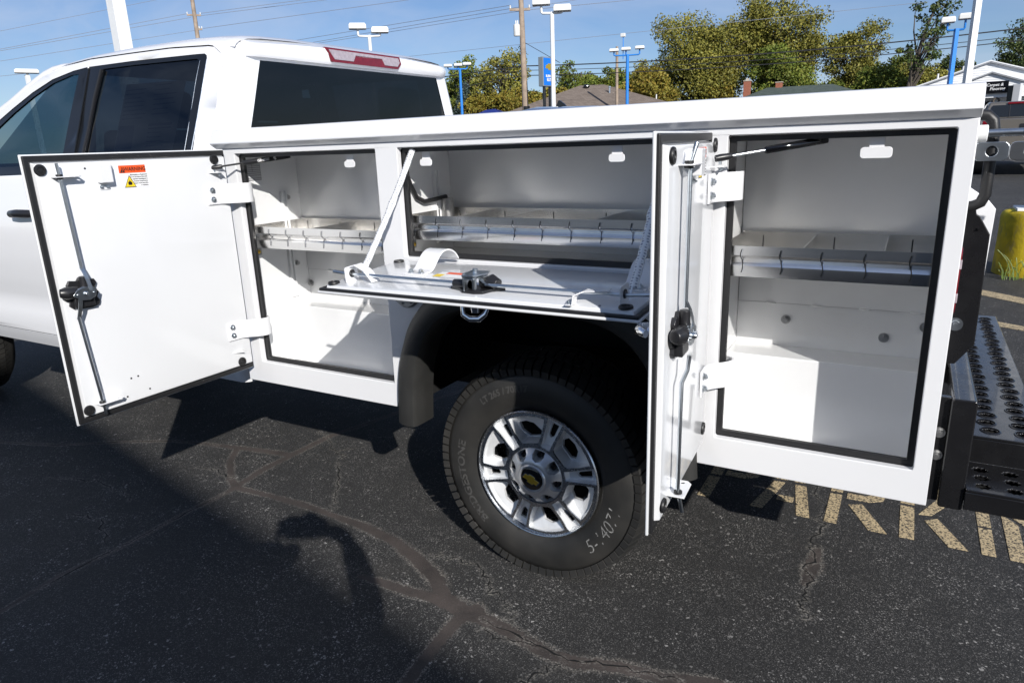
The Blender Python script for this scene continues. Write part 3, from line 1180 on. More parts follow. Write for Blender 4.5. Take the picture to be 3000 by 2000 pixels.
    q.build('data_label_print', BLACKP, CFB, smooth=0)


inner_details()


# ---- wheel arch flare, liner, filler
def build_arch():
    ar = arch_pts()
    # rolled rubber flare: sweep a bulged section along the arch
    mb = MB()
    ar2 = [(0.787, 0.530)] + ar + [(2 * 1.327 - 0.787, 0.530)]
    Pc = [Vector(p) for p in ar2]
    Pc = [Pc[0] * 2 - Pc[1]] + Pc + [Pc[-1] * 2 - Pc[-2]]
    pts = []
    for i in range(1, len(Pc) - 2):
        for k in range(4):
            t = k / 4
            a, b, c, d = Pc[i - 1:i + 3]
            pts.append(0.5 * ((2 * b) + (c - a) * t + (2 * a - 5 * b + 4 * c - d) * t * t + (3 * b - a - 3 * c + d) * t ** 3))
    pts.append(Pc[-2])
    sec = [(0.004, -0.001), (0.0, -0.012), (-0.010, -0.024), (-0.030, -0.033), (-0.060, -0.036), (-0.078, -0.030), (-0.086, -0.016), (-0.088, 0.03), (-0.088, 0.08), (-0.080, 0.08), (-0.078, 0.0)]
    vs_, fs = [], []
    n = len(sec)
    C0 = Vector((1.327, 0.60))
    for i, p in enumerate(pts):
        t = (pts[min(len(pts) - 1, i + 1)] - pts[max(0, i - 1)]).normalized()
        nn = Vector((-t.y, t.x))
        if (p - C0).dot(nn) < 0:
            nn = -nn
        for r_, y in sec:
            q = p + nn * r_
            vs_.append((q.x, y, q.y))
    for i in range(len(pts) - 1):
        for k in range(n - 1):
            fs.append((i * n + k, i * n + k + 1, (i + 1) * n + k + 1, (i + 1) * n + k))
    fs.append(tuple(range(n)))
    fs.append(tuple((len(pts) - 1) * n + k for k in range(n)))
    mb.add(vs_, fs)
    mb.build('fender_flare', FLARE, TRUCK, smooth=35)
    # wheel house liner
    l_ = MB()
    ap = arch_pts(0.004)
    vs_, fs = [], []
    for x, z in ap:
        vs_ += [(x, 0.03, z), (x, 0.62, z)]
    for i in range(len(ap) - 1):
        fs.append((2 * i, 2 * i + 2, 2 * i + 3, 2 * i + 1))
    l_.add(vs_, fs)
    l_.plate(ap, [], lambda x, z: (x, 0.62, z))
    l_.build('wheel_house', LINER, TRUCK, smooth=60)
    # fuel filler ring
    f = MB()
    f.lathe([(0.030, 0.0), (0.034, 0.010), (0.052, 0.010), (0.056, 0.006), (0.057, 0.0)], (0.858, 0.0, 1.012), (0, -1, 0), 36)
    fr = f.build('filler_ring', STEEL, TRUCK)
    c = MB()
    c.lathe([(0.0, 0.006), (0.020, 0.008), (0.029, 0.004), (0.031, -0.002)], (0.858, 0.0, 1.012), (0, -1, 0), 30)
    c.build('filler_cap', PLASTIC, fr)
    for a in (200, 250, 300, 340):
        hexbolt((0.858 + 0.043 * math.cos(rad(a)), -0.010, 1.012 + 0.043 * math.sin(rad(a))), (0, -1, 0), 0.003, 0.004, 0.002).build('ring_screw', STEEL, fr)
    h = MB()
    h.tube([(0.805, -0.006, 1.0), (0.815, -0.006, 0.978), (0.835, -0.006, 0.967), (0.862, -0.006, 0.972), (0.88, -0.008, 0.985)], 0.0022, 8)
    h.build('cap_tether', RUBBER, fr)
    # chassis under the body
    ch = MB()
    ch.box(-3.6, 2.42, 0.52, 0.60, 0.50, 0.70)
    ch.box(-3.6, 2.42, 1.32, 1.40, 0.50, 0.70)
    ch.box(1.62, 1.70, 0.60, 1.32, 0.52, 0.62)
    ch.box(0.1, 0.18, 0.60, 1.32, 0.52, 0.62)
    ch.cyl((1.3015, 0.35, 0.385), (1.3015, 1.58, 0.385), 0.055, n=16)
    ch.cyl((0.2, 0.75, 0.50), (1.30, 0.85, 0.42), 0.05, n=12)
    ch.build('chassis_frame', LINER, TRUCK, smooth=40)
    # axle differential
    d = MB()
    d.lathe([(0, -0.16), (0.09, -0.14), (0.15, -0.06), (0.15, 0.06), (0.09, 0.14), (0, 0.16)], (1.3015, 0.96, 0.385), (1, 0, 0), 20)
    d.build('differential', LINER, TRUCK)
    m = MB()
    m.box(1.745, 1.752, 0.05, 0.36, 0.50, 0.62)
    m.build('splash_flap', RUBBER, TRUCK, smooth=0)


build_arch()


# ---- wheels
def make_wheel(parent, loc, side=1):
    """local frame: wheel centre at the origin, outward axis -Y"""
    w = bpy.data.objects.new('wheel', None)
    COL.objects.link(w)
    w.parent = parent
    w.location = loc
    # tyre carcass
    t = MB()
    prof = [(0.215, 0.185), (0.232, 0.205), (0.262, 0.228), (0.310, 0.245), (0.352, 0.242), (0.376, 0.228), (0.387, 0.210), (0.3905, 0.185), (0.3905, 0.0)]
    full = [(r_, -h) for r_, h in prof] + [(r_, -h + 0.0) for r_, h in []]
    sec = [(r_, h - 0.01) for r_, h in ((0.222, 0.0), (0.236, 0.008), (0.262, 0.024), (0.305, 0.032), (0.345, 0.027), (0.372, 0.012), (0.384, -0.006), (0.389, -0.03), (0.390, -0.13), (0.389, -0.23), (0.384, -0.254), (0.345, -0.287), (0.262, -0.284), (0.222, -0.26))]
    t.lathe(sec, (0, 0, 0), (0, -1, 0), 96)
    ty = t.build('tyre', TYRE, w, smooth=40)
    # tread lugs
    lug = MB()
    NB = 74
    for k in range(NB):
        a0 = 2 * math.pi * k / NB
        for row, (y0, y1, da, fr) in enumerate(((-0.022, 0.024, 0.0, 0.84), (0.028, 0.077, 0.4, 0.84), (0.081, 0.157, 0.1, 0.84), (0.161, 0.212, 0.55, 0.84), (0.216, 0.262, 0.2, 0.84))):
            aa = a0 + da * 2 * math.pi / NB
            wdt = 2 * math.pi / NB * fr
            ri = 0.380
            vs_ = []
            for (rr, sh) in ((ri, 0.0), (0.3985, 0.06)):
                for yy in (y0, y1):
                    ro = rr
                    if row == 0 and yy == y0:
                        ro = rr - (0.016 if rr > 0.39 else 0.022)
                        yy = yy - (0.0 if rr > 0.39 else -0.004)
                    if row == 4 and yy == y1:
                        ro = rr - 0.016
                    skew = (yy - y0) * 1.2
                    for s in (0, 1):
                        an = aa + skew * 0.6 + (s - 0.5) * wdt * (1 - sh)
                        vs_.append((ro * math.cos(an), yy, ro * math.sin(an)))
            lug.add(vs_, [(4, 5, 7, 6), (0, 1, 5, 4), (2, 6, 7, 3), (0, 4, 6, 2), (1, 3, 7, 5)])
        # sidewall shoulder cleats
        aa = a0 + 0.2 * 2 * math.pi / NB
        wdt = 2 * math.pi / NB * 0.55
        vs_ = []
        for r_, y in ((0.370, -0.001), (0.384, 0.008), (0.373, -0.0065), (0.388, -0.002)):
            for s in (0, 1):
                an = aa + (s - 0.5) * wdt
                vs_.append((r_ * math.cos(an), y, r_ * math.sin(an)))
        lug.add(vs_, [(4, 5, 7, 6), (0, 4, 6, 2), (1, 3, 7, 5), (0, 1, 5, 4), (2, 6, 7, 3)])
    lg = lug.build('tread_blocks', TYRE, w, smooth=20, normals=True)
    lg['kind'] = 'stuff'
    # rim barrel + outer lip
    b = MB()
    b.lathe([(0.222, -0.004), (0.2255, 0.010), (0.2275, 0.0145), (0.230, 0.0155), (0.2335, 0.012), (0.2335, 0.004), (0.226, -0.004), (0.222, -0.02), (0.205, -0.05), (0.198, -0.09), (0.198, -0.22), (0.216, -0.25), (0.23, -0.27)], (0, -0.002, 0), (0, -1, 0), 96)
    b.build('rim_barrel', MACHINED, w, smooth=40)
    # spoke face: 6 trapezoid pockets and 6 slots through a machined face
    PH = rad(100)

    def face_y(r_):
        return -0.020 + 0.010 * (r_ / 0.226) ** 2

    def pol(r_, a):
        return (r_ * math.cos(a), r_ * math.sin(a))
    outline = circ(0, 0, 0.2262, 120)
    hub_hole = circ(0, 0, 0.104, 48)
    pockets, slots = [], []
    for k in range(6):
        a = PH + k * math.pi / 3
        # pocket: narrow inner side, wide outer side
        hin = 0.026
        ro = 0.214
        po = []
        for q in np.linspace(-0.345, 0.345, 9):
            po.append(pol(ro, a + q))
        ca, sa = math.cos(a), math.sin(a)
        for (rr, tt) in ((0.155, 0.056), (0.120, 0.036), (0.116, 0.026), (0.116, -0.026), (0.120, -0.036), (0.155, -0.056)):
            po.append((ca * rr - sa * tt, sa * rr + ca * tt))
        # order: outer arc ccw then inner from +t to -t
        pockets.append(po)
        b_ = a + math.pi / 6
        cb, sb = math.cos(b_), math.sin(b_)
        so = []
        for rr, tt in ((0.2225, -0.0285), (0.2240, -0.012), (0.2240, 0.012), (0.2225, 0.0285), (0.150, 0.0200), (0.1125, 0.0165), (0.1125, -0.0165), (0.150, -0.0200)):
            so.append((cb * rr - sb * tt, sb * rr + cb * tt))
        slots.append((so, cb, sb))

    def Fm(u, v, d=0.0):
        return (u, face_y(math.hypot(u, v)) + d, v)
    f = MB()
    f.plate(outline, pockets + [q[0] for q in slots] + [hub_hole], Fm, lambda u, v: Fm(u, v, 0.010), grid=(0.018, 0.018))
    f.build('spoke_face', MACHINED, w, smooth=30, bevel=0.0008, bang=50)
    # pocket walls and sloping painted floors, each floor pierced by a dark opening
    pw = MB()

    def lerp(r_, r0, r1, d0, d1):
        t = max(0.0, min(1.0, (r_ - r0) / (r1 - r0)))
        return d0 + (d1 - d0) * t
    for k, po in enumerate(pockets):
        a = PH + k * math.pi / 3
        ca, sa = math.cos(a), math.sin(a)
        c = Vector((ca * 0.168, sa * 0.168))
        inner = [tuple(c + (Vector(p) - c) * 0.90) for p in po]

        def Fp(u, v):
            r_ = u * ca + v * sa
            t = abs(-u * sa + v * ca)
            return (u, face_y(0.2) + lerp(r_, 0.125, 0.205, 0.052, 0.014) + 0.10 * max(0.0, 0.03 - t) * 0.6, v)
        n = len(po)
        pw.add([Fm(p[0], p[1], 0.006) for p in po] + [Fp(*p) for p in inner], [(i, (i + 1) % n, n + (i + 1) % n, n + i) for i in range(n)])
        hol = [(ca * rr - sa * tt, sa * rr + ca * tt) for rr, tt in ((0.180, -0.014), (0.190, 0.012), (0.184, 0.040), (0.152, 0.044), (0.124, 0.024), (0.124, -0.018), (0.146, -0.032))]
        pw.plate(inner, [hol], Fp, lambda u, v: (Fp(u, v)[0], Fp(u, v)[1] + 0.012, v), grid=(0.014, 0.014))
    for so, cb, sb in slots:
        c = Vector((cb * 0.168, sb * 0.168))
        inner = [tuple(c + (Vector(p) - c) * 0.86 + Vector((cb, sb)) * 0.004) for p in so]

        def Fc(u, v):
            r_ = u * cb + v * sb
            return (u, face_y(0.2) + lerp(r_, 0.12, 0.20, 0.010, 0.024), v)
        n = len(so)
        pw.add([Fm(p[0], p[1], 0.004) for p in so] + [Fc(*p) for p in inner], [(i, (i + 1) % n, n + (i + 1) % n, n + i) for i in range(n)])
        hol = [(cb * rr - sb * tt, sb * rr + cb * tt) for rr, tt in ((0.202, -0.012), (0.202, 0.012), (0.160, 0.0095), (0.152, 0.0), (0.160, -0.0095))]
        pw.plate(inner, [hol], Fc, lambda u, v: (Fc(u, v)[0], Fc(u, v)[1] + 0.010, v), grid=(0.014, 0.014))
    pw.build('spoke_pockets', RIM, w, smooth=18)
    # dark brake drum behind
    bd = MB()
    bd.lathe([(0.0, -0.10), (0.17, -0.10), (0.18, -0.16), (0.0, -0.16)], (0, 0, 0), (0, -1, 0), 40)
    bd.build('brake_rotor', LINER, w, smooth=40)
    # hub cover: 8 arms with lug recesses
    hub_o = circ(0, 0, 0.102, 64)
    lugs, PL = [], rad(100 + 22.5)
    for k in range(8):
        a = PL + k * math.pi / 4
        ca, sa = math.cos(a), math.sin(a)
        lo = [(ca * rr - sa * tt, sa * rr + ca * tt) for rr, tt in ((0.098, -0.019), (0.099, 0.0), (0.098, 0.019), (0.082, 0.021), (0.070, 0.014), (0.064, 0.0), (0.070, -0.014), (0.082, -0.021))]
        lugs.append(lo)

    def Fh(u, v, d=0.0):
        r_ = math.hypot(u, v)
        y = -0.044 if r_ < 0.055 else -0.044 + 0.030 * ((r_ - 0.055) / 0.047) ** 1.6
        return (u, y + d, v)
    h = MB()
    h.plate(hub_o, lugs, Fh, lambda u, v: Fh(u, v, 0.006), grid=(0.010, 0.010))
    h.lathe([(0.102, 0.014), (0.1030, 0.005), (0.103, -0.03)], (0, 0, 0), (0, -1, 0), 64)
    h.build('hub_cover', HUBM, w, smooth=35, bevel=0.001, bang=50)
    hb = MB()
    for lo in lugs:
        c = Vector((sum(p[0] for p in lo) / len(lo), sum(p[1] for p in lo) / len(lo)))
        n = len(lo)
        top = [Fh(p[0], p[1], 0.004) for p in lo]
        bot = [((c + (Vector(p) - c) * 0.8).x, 0.012, (c + (Vector(p) - c) * 0.8).y) for p in lo]
        hb.add(top + bot, [(i, (i + 1) % n, n + (i + 1) % n, n + i) for i in range(n)] + [tuple(range(n, 2 * n))])
    hb.build('lug_recesses', RIM, w, smooth=30)
    for k in range(8):
        a = PL + k * math.pi / 4
        c = Vector((math.cos(a) * 0.082, 0, math.sin(a) * 0.082))
        ln = MB()
        ln.lathe([(0.0, 0.022), (0.008, 0.021), (0.0115, 0.016), (0.0125, 0.0), (0.0125, -0.01)], (c.x, -0.0, c.z), (0, -1, 0), 6)
        ln.build('lug_nut', GLOSSBLACK, w, smooth=30)
    cp = MB()
    cp.lathe([(0.0, 0.0495), (0.034, 0.0488), (0.041, 0.046), (0.043, 0.041)], (0, 0, 0), (0, -1, 0), 40)
    cap = cp.build('centre_cap', GLOSSBLACK, w)
    rg = MB()
    rg.lathe([(0.0425, 0.041), (0.0435, 0.0485), (0.048, 0.0485), (0.053, 0.044), (0.055, 0.040)], (0, 0, 0), (0, -1, 0), 48)
    rg.build('cap_ring', HUBM, w)
    # bow tie emblem
    tie = [(-0.028, -0.0075), (-0.0095, -0.0075), (-0.0095, -0.0135), (0.0105, -0.0135), (0.0145, -0.0075), (0.024, -0.0075), (0.028, 0.0075), (0.0095, 0.0075), (0.0095, 0.0135), (-0.0105, 0.0135), (-0.0145, 0.0075), (-0.024, 0.0075)]
    rot = rad(-24)
    for nm, s, d0, d1, m_ in (('emblem_border', 1.2, -0.0512, -0.0480, CHROME), ('emblem', 1.06, -0.0524, -0.0505, GOLD)):
        e = MB()
        pp = [(s * x * math.cos(rot) - s * z * math.sin(rot), s * x * math.sin(rot) + s * z * math.cos(rot)) for x, z in tie]
        e.plate(pp, [], lambda u, v: (u, d0, v), lambda u, v: (u, d1, v))
        e.build(nm, m_, w, smooth=0)
    return w


WHEEL = make_wheel(TRUCK, (1.3015, 0.083, 0.386))


def sidewall_text(s, r0, a_mid, size, material, name, parent, y=-0.0205, ext=0.0012, flip=False, spread=1.0):
    """letters bent round the sidewall"""
    mb = MB()
    text_mb(s, size, Matrix.Identity(4), extrude=0.0, bold=0.0012, mb=mb)
    out = []
    for (x, yy, z) in mb.v:
        a = a_mid - spread * x / r0
        r_ = r0 + yy
        # follow the sidewall bulge
        yb = -np.interp(r_, [0.222, 0.236, 0.262, 0.305, 0.345, 0.372, 0.384], [-0.010, -0.002, 0.014, 0.022, 0.017, 0.002, -0.016])
        out.append((r_ * math.cos(a), yb - ext, r_ * math.sin(a)))
    mb.v = out
    return mb.build(name, material, parent, smooth=0, merge=False)


sidewall_text('LT 265 / 70R17', 0.312, rad(112), 0.032, LETTER_DARK, 'sidewall_lettering', WHEEL)
sidewall_text('BRIDGESTONE', 0.300, rad(196), 0.040, LETTER_DARK, 'sidewall_lettering', WHEEL, spread=1.25)


def chalk_marks():
    """faint handwritten chalk characters that run up the sidewall"""
    mb = MB()
    text_mb('5-14071', 0.066, Matrix.Identity(4), bold=-0.0008, mb=mb, sx=0.95, shear=0.25)
    rg = random.Random(3)
    out = []
    for x, yy, z in mb.v:
        a = rad(-31) + x / 0.305
        r2 = 0.300 - yy
        yb = -np.interp(r2, [0.222, 0.236, 0.262, 0.305, 0.345, 0.372, 0.384], [-0.010, -0.002, 0.014, 0.022, 0.017, 0.002, -0.016]) - 0.0013
        out.append((r2 * math.cos(a), float(yb), r2 * math.sin(a)))
    mb.v = out
    mb.build('chalk_marks', CHALK, WHEEL, smooth=0, merge=False)


chalk_marks()
for loc, rz in (((1.3015, 1.855, 0.386), math.pi), ((-3.07, 0.075, 0.386), 0.0), ((-3.07, 1.855, 0.386), math.pi)):
    c = copy_tree(WHEEL, TRUCK)
    c.location = loc
    c.rotation_euler = (0, 0, rz)


# ---- compartment doors.  local frame: X from hinge to free edge, Z along the hinge, Y towards the inside face
def make_door(W, H, M, label, pan=0.028, gap=0.024, hg=None):
    d = MB()
    d.box(0, W, 0, 0.007, 0, H)
    i = gap
    h = gap if hg is None else hg
    # raised inner pan with sloped edge
    vs_ = [(h, .007, i), (W - i, .007, i), (W - i, .007, H - i), (h, .007, H - i)]
    j = i + 0.004
    vs_ += [(h + .004, pan - .003, j), (W - j, pan - .003, j), (W - j, pan - .003, H - j), (h + .004, pan - .003, H - j)]
    j2 = j + 0.012
    vs_ += [(h + .016, pan, j2), (W - j2, pan, j2), (W - j2, pan, H - j2), (h + .016, pan, H - j2)]
    fs = []
    for a in (0, 4):
        for k in range(4):
            fs.append((a + k, a + (k + 1) % 4, a + 4 + (k + 1) % 4, a + 4 + k))
    fs.append((8, 9, 10, 11))
    d.add(vs_, fs)
    o = d.build('compartment_door', POLYMER, TRUCK, smooth=30, bevel=0.0022)
    o.matrix_local = M
    o['label'] = label
    s = MB()
    s.plate([(0.004, 0.004), (W - 0.004, 0.004), (W - 0.004, H - 0.004), (0.004, H - 0.004)],
            [[(h - .002, gap - .002), (W - gap + .002, gap - .002), (W - gap + .002, H - gap + .002), (h - .002, H - gap + .002)]],
            lambda x, z: (x, 0.015, z), lambda x, z: (x, 0.0065, z))
    s.build('door_gasket', RUBBER, o, smooth=0, bevel=0.003)
    return o


def pad(door, u, w, y):
    p = MB()
    p.lathe([(0.0, 0.0045), (0.006, 0.0045), (0.007, 0.003), (0.009, 0.003), (0.010, 0.006), (0.016, 0.0055), (0.0175, 0.003), (0.0175, 0.0)], (u, y, w), (0, 1, 0), 28)
    p.build('bumper_pad', RUBBER, door)


def hole(door, u, w, y):
    p = MB()
    p.lathe([(0.0, 0.0008), (0.0032, 0.0008), (0.0034, 0.0)], (u, y, w), (0, 1, 0), 12)
    p.build('drain_hole', BLACKP, door)


def rod(door, pts, r=0.0048):
    m = MB()
    m.tube(pts, r, 12)
    m.build('lock_rod', ZINC, door)


def guide(door, u, w, y, length=0.075, depth=0.036, du=-1):
    """rod guide shelf: white plate standing off the pan, plus grommet"""
    m = MB()
    th = 0.0028
    x0, x1 = (u - 0.016, u + length - 0.016) if du > 0 else (u - length + 0.016, u + 0.016)
    m.plate([(x0, y - .001), (x1, y - .001), (x1, y + depth * 0.75), (x1 - du * 0.012, y + depth), (x0 + du * 0.0, y + depth)] if du > 0 else
            [(x0, y - .001), (x1, y - .001), (x1, y + depth), (x0 + 0.012, y + depth), (x0, y + depth * 0.75)],
            [circ((x0 + 0.012) if du < 0 else (x1 - 0.014), y + depth * 0.5, 0.005, 12)],
            lambda a, b: (a, b, w), lambda a, b: (a, b, w + th))
    m.build('rod_guide', WHITE, door, smooth=0, bevel=0.0008)
    g = MB()
    g.lathe([(0.005, 0.008), (0.0095, 0.008), (0.0098, 0.003), (0.007, 0.002), (0.007, -0.002), (0.0098, -0.003), (0.0095, -0.007), (0.005, -0.007)], (u, y + depth * 0.55, w + th / 2), (0, 0, 1), 16)
    g.build('rod_grommet', RUBBER, door)


def latch(door, u, w, y, flip=1):
    """slam latch: black moulded base, lock barrel, folded zinc cam plate and links"""
    b = MB()
    s = flip
    base = [(-.050, -.046), (-.030, -.052), (.005, -.050), (.010, -.042), (.030, -.046), (.040, -.036), (.036, -.022), (.048, -.018), (.056, -.004), (.048, .012), (.034, .014), (.038, .030), (.028, .044), (.006, .040), (-.002, .050), (-.024, .048), (-.030, .036), (-.048, .040), (-.054, .026), (-.046, .010), (-.056, -.004), (-.048, -.020), (-.056, -.032)]
    b.plate([(u - s * a, w + c) for a, c in base], [], lambda a, c: (a, y + 0.010, c), lambda a, c: (a, y - 0.001, c))
    b.cyl((u + s * 0.008, y + 0.020, w + 0.010), (u + s * 0.008, y + 0.020, w + 0.054), 0.0125, 0.0115, n=20)
    b.tube([(u - s * 0.012, y + 0.018, w + 0.006), (u - s * 0.05, y + 0.022, w + 0.010), (u - s * 0.066, y + 0.016, w + 0.012)], [0.020, 0.020, 0.013], 16)
    b.box(min(u - s * .030, u + s * .030), max(u - s * .030, u + s * .030), y + .008, y + .026, w - .042, w - .006)
    b.build('latch_base', PLASTIC, door, smooth=40, bevel=0.002)
    m = MB()
    dia = [(-.040, .000), (-.026, .016), (-.004, .021), (.022, .020), (.036, .010), (.028, -.012), (.010, -.020), (-.014, -.018)]
    m.plate([(u + s * a, w + c) for a, c in dia], [circ(u, w + 0.001, 0.006, 12)], lambda a, c: (a, y + 0.040, c), lambda a, c: (a, y + 0.036, c))
    m.plate([(u + s * a * 0.9, w + c * 0.9 + 0.004) for a, c in dia], [], lambda a, c: (a, y + 0.031, c), lambda a, c: (a, y + 0.028, c))
    m.box(u - 0.026, u + 0.020, y + 0.010, y + 0.036, w + 0.016, w + 0.020)
    m.lathe([(0.0, 0.010), (0.005, 0.009), (0.0075, 0.004), (0.0075, -0.002)], (u, y + 0.040, w + 0.001), (0, 1, 0), 12)
    m.build('latch_cam', ZINC, door, smooth=30, bevel=0.0007)
    for sx in (-1, 1):
        r_ = MB()
        r_.lathe([(0.0, 0.004), (0.003, 0.0035), (0.004, 0.0)], (u + sx * 0.025, y + 0.040, w + 0.001), (0, 1, 0), 10)
        r_.build('cam_rivet', ZINC, door)


def link(door, p0, p1, wdt=0.012):
    a, b = Vector(p0), Vector(p1)
    m = MB()
    mid = a + (b - a) * 0.55
    m.ribbon([a, a + (mid - a) * 0.5 + Vector((0, 0.004, 0)), mid + Vector((0, 0.004, 0)), b], (1, 0, 0), -wdt / 2, wdt / 2, 0.003)
    m.build('latch_link', ZINC, door, smooth=30)


def strap_hinge(door, path, w0, w1, bolts):
    m = MB()
    m.ribbon([(a, b, 0) for a, b in path], (0, 0, 1), w0, w1, 0.0055)
    o = m.build('hinge_strap', WHITE, door, smooth=50, bevel=0.0015, bang=60)
    for u, y, w in bolts:
        hexbolt((u, y, w), (0, 1, 0), 0.0078, 0.0105, 0.006).build('hinge_bolt', ZINC, door)
    return o


def arc_path(pts, n=6):
    """Catmull-Rom smoothing of 2-D points"""
    P = [Vector(p) for p in pts]
    P = [P[0] * 2 - P[1]] + P + [P[-1] * 2 - P[-2]]
    out = []
    for i in range(1, len(P) - 2):
        for k in range(n):
            t = k / n
            a, b, c, d = P[i - 1], P[i], P[i + 1], P[i + 2]
            out.append(0.5 * ((2 * b) + (c - a) * t + (2 * a - 5 * b + 4 * c - d) * t * t + (3 * b - a - 3 * c + d) * t * t * t))
    out.append(P[-2])
    return [tuple(p) for p in out]


GOOSE = arc_path([(.112, .0315), (.085, .0315), (.060, .0320), (.044, .036), (.026, .050), (.006, .072), (-.020, .088), (-.046, .083), (-.060, .062), (-.062, .042)])


def warning_label(door, u, w, y, width=0.092):
    """u = edge nearest the free edge (left as read from inside), text runs towards the hinge"""
    def Q(a, b, d):
        return (u - a, y + d, w - b)
    k = width
    ml = MB()
    ml.quad(Q(0, 0, .0006), Q(k * 1.05, 0, .0006), Q(k * 1.05, k * .78, .0006), Q(0, k * .78, .0006))
    ml.build('warning_label', WHITEP, door, smooth=0)
    o = MB()
    o.quad(Q(0, 0, .0010), Q(k, 0, .0010), Q(k, k * .27, .0010), Q(0, k * .27, .0010))
    o.build('warning_band', ORANGE, door, smooth=0)
    Mx = Matrix(((-1, 0, 0, u - k * .59), (0, 0, 1, y + .0015), (0, 1, 0, w - k * .14), (0, 0, 0, 1)))
    t = text_mb('WARNING', k * .185, Mx, bold=0.0004, sx=0.93)
    tri = [(.04, .25), (.22, .25), (.13, .05)]
    t.add([Q(k * a, k * b, .0014) for a, b in tri], [(0, 1, 2)])
    for i in range(6):
        Mt = Matrix(((-1, 0, 0, u - k * 1.03), (0, 0, 1, y + .0013), (0, 1, 0, w - k * (.34 + .075 * i)), (0, 0, 0, 1)))
        s = ('Flammable or Explosive', 'Do not carry/store flammable', 'or explosive liquids/gasses in', 'unvented compartments.', 'Vapors could cause fires', 'or explosion.')[i]
        text_mb(s, k * (.068 if i == 0 else .055), Mt, align='RIGHT', mb=t, bold=0.0002)
    t.build('warning_print', BLACKP, door, smooth=0, merge=False)
    ty = MB()
    ty.add([Q(k * a, k * b, .0010) for a, b in ((.13, .76), (.55, .76), (.34, .36))], [(0, 1, 2)])
    ty.build('hazard_triangle', YELLOWP, door, smooth=0)
    fl = MB()
    fl.add([Q(k * a, k * b, .0014) for a, b in ((.28, .69), (.40, .69), (.42, .62), (.38, .56), (.37, .59), (.34, .50), (.31, .58), (.29, .56), (.26, .62))], [tuple(range(9))])
    for e in (((.12, .77), (.56, .77), (.54, .75), (.14, .75)), ((.12, .77), (.14, .77), (.35, .36), (.34, .34)), ((.56, .77), (.54, .77), (.33, .36), (.34, .34))):
        fl.add([Q(k * a, k * b, .0013) for a, b in e], [(0, 1, 2, 3)])
    ex = MB()
    ex.quad(Q(k * .125, k * .245, .0018), Q(k * .135, k * .245, .0018), Q(k * .138, k * .11, .0018), Q(k * .122, k * .11, .0018))
    ex.build('warning_mark', ORANGE, door, smooth=0)
    fl.build('flame_print', BLACKP, door, smooth=0)


def sensor_box(door, u, w, y):
    m = MB()
    m.box(u - .020, u + .022, y - .001, y + .024, w - .024, w + .034)
    m.build('keeper_box', WHITE, door, smooth=0, bevel=0.003)
    for dx0, dx1, dz0, dz1, bl in ((-.016, .020, -.046, -.0245, ((-.008, -.037), (.012, -.037))), (-.034, -.0205, .004, .034, ((-.027, .024),))):
        t = MB()
        t.plate(rrect(u + dx0, u + dx1, w + dz0, w + dz1, .005), [], lambda a, c: (a, y + .0022, c), lambda a, c: (a, y - .0005, c))
        t.build('keeper_tab', WHITE, door, smooth=0)
        for a, c in bl:
            hexbolt((u + a, y + .002, w + c), (0, 1, 0), 0.004, 0.006, 0.003).build('keeper_bolt', ZINC, door)


def strut_bracket(door, u, w, y):
    m = MB()
    m.plate([(u - .022, y - .001), (u + .028, y - .001), (u + .012, y + .030), (u - .016, y + .034)], [], lambda a, b: (a, b, w), lambda a, b: (a, b, w + .003))
    m.build('strut_bracket', WHITE, door, smooth=0, bevel=0.0008)
    hexbolt((u - .004, y + .02, w), (0, 0, -1), 0.006, 0.008, 0.005).build('bracket_bolt', ZINC, door)


def frame_matrix(H, X, Z):
    X = Vector(X).normalized()
    Z = Vector(Z).normalized()
    Y = Z.cross(X)
    H = Vector(H)
    return Matrix(((X.x, Y.x, Z.x, H.x), (X.y, Y.y, Z.y, H.y), (X.z, Y.z, Z.z, H.z), (0, 0, 0, 1)))


# front door, swung out to the left
DF = make_door(0.702, 0.860, frame_matrix((0.040, -0.012, 0.642), (-0.023, -0.701, 0), (0, 0, 1)), 'large open front door lying flat against the cab side', hg=0.010)
py = 0.028
for u, w in ((.662, .814), (.061, .824), (.667, .048), (.066, .044)):
    pad(DF, u, w, py)
for u, w in ((.530, .813), (.512, .111), (.487, .112), (.454, .055), (.536, .052), (.612, .814)):
    hole(DF, u, w, py)
rod(DF, [(.622, py + .020, .832), (.620, py + .020, .790), (.612, py + .022, .505)])
rod(DF, [(.650, py + .022, .362), (.630, py + .020, .070), (.622, py + .013, .022)])
guide(DF, .620, .790, py, 0.078, 0.034, -1)
guide(DF, .630, .062, py, 0.085, 0.034, -1)
latch(DF, .622, .432, py, -1)
link(DF, (.612, py + .022, .515), (.604, py + .040, .440))
link(DF, (.640, py + .036, .425), (.650, py + .022, .355))
sensor_box(DF, .478, .790, py)
warning_label(DF, .424, .817, py)
strut_bracket(DF, .064, .776, py)
strap_hinge(DF, GOOSE, .662, .735, [(.091, .0345, .714), (.091, .0345, .681)])
strap_hinge(DF, GOOSE, .138, .209, [(.091, .0345, .191), (.091, .0345, .158)])
wd = MB()
wd.plate([(.060, py - .001), (.105, py - .001), (.066, py + .022)], [], lambda a, b: (a, b, .086), lambda a, b: (a, b, .089))
wd.build('door_stop', WHITE, DF, smooth=0)

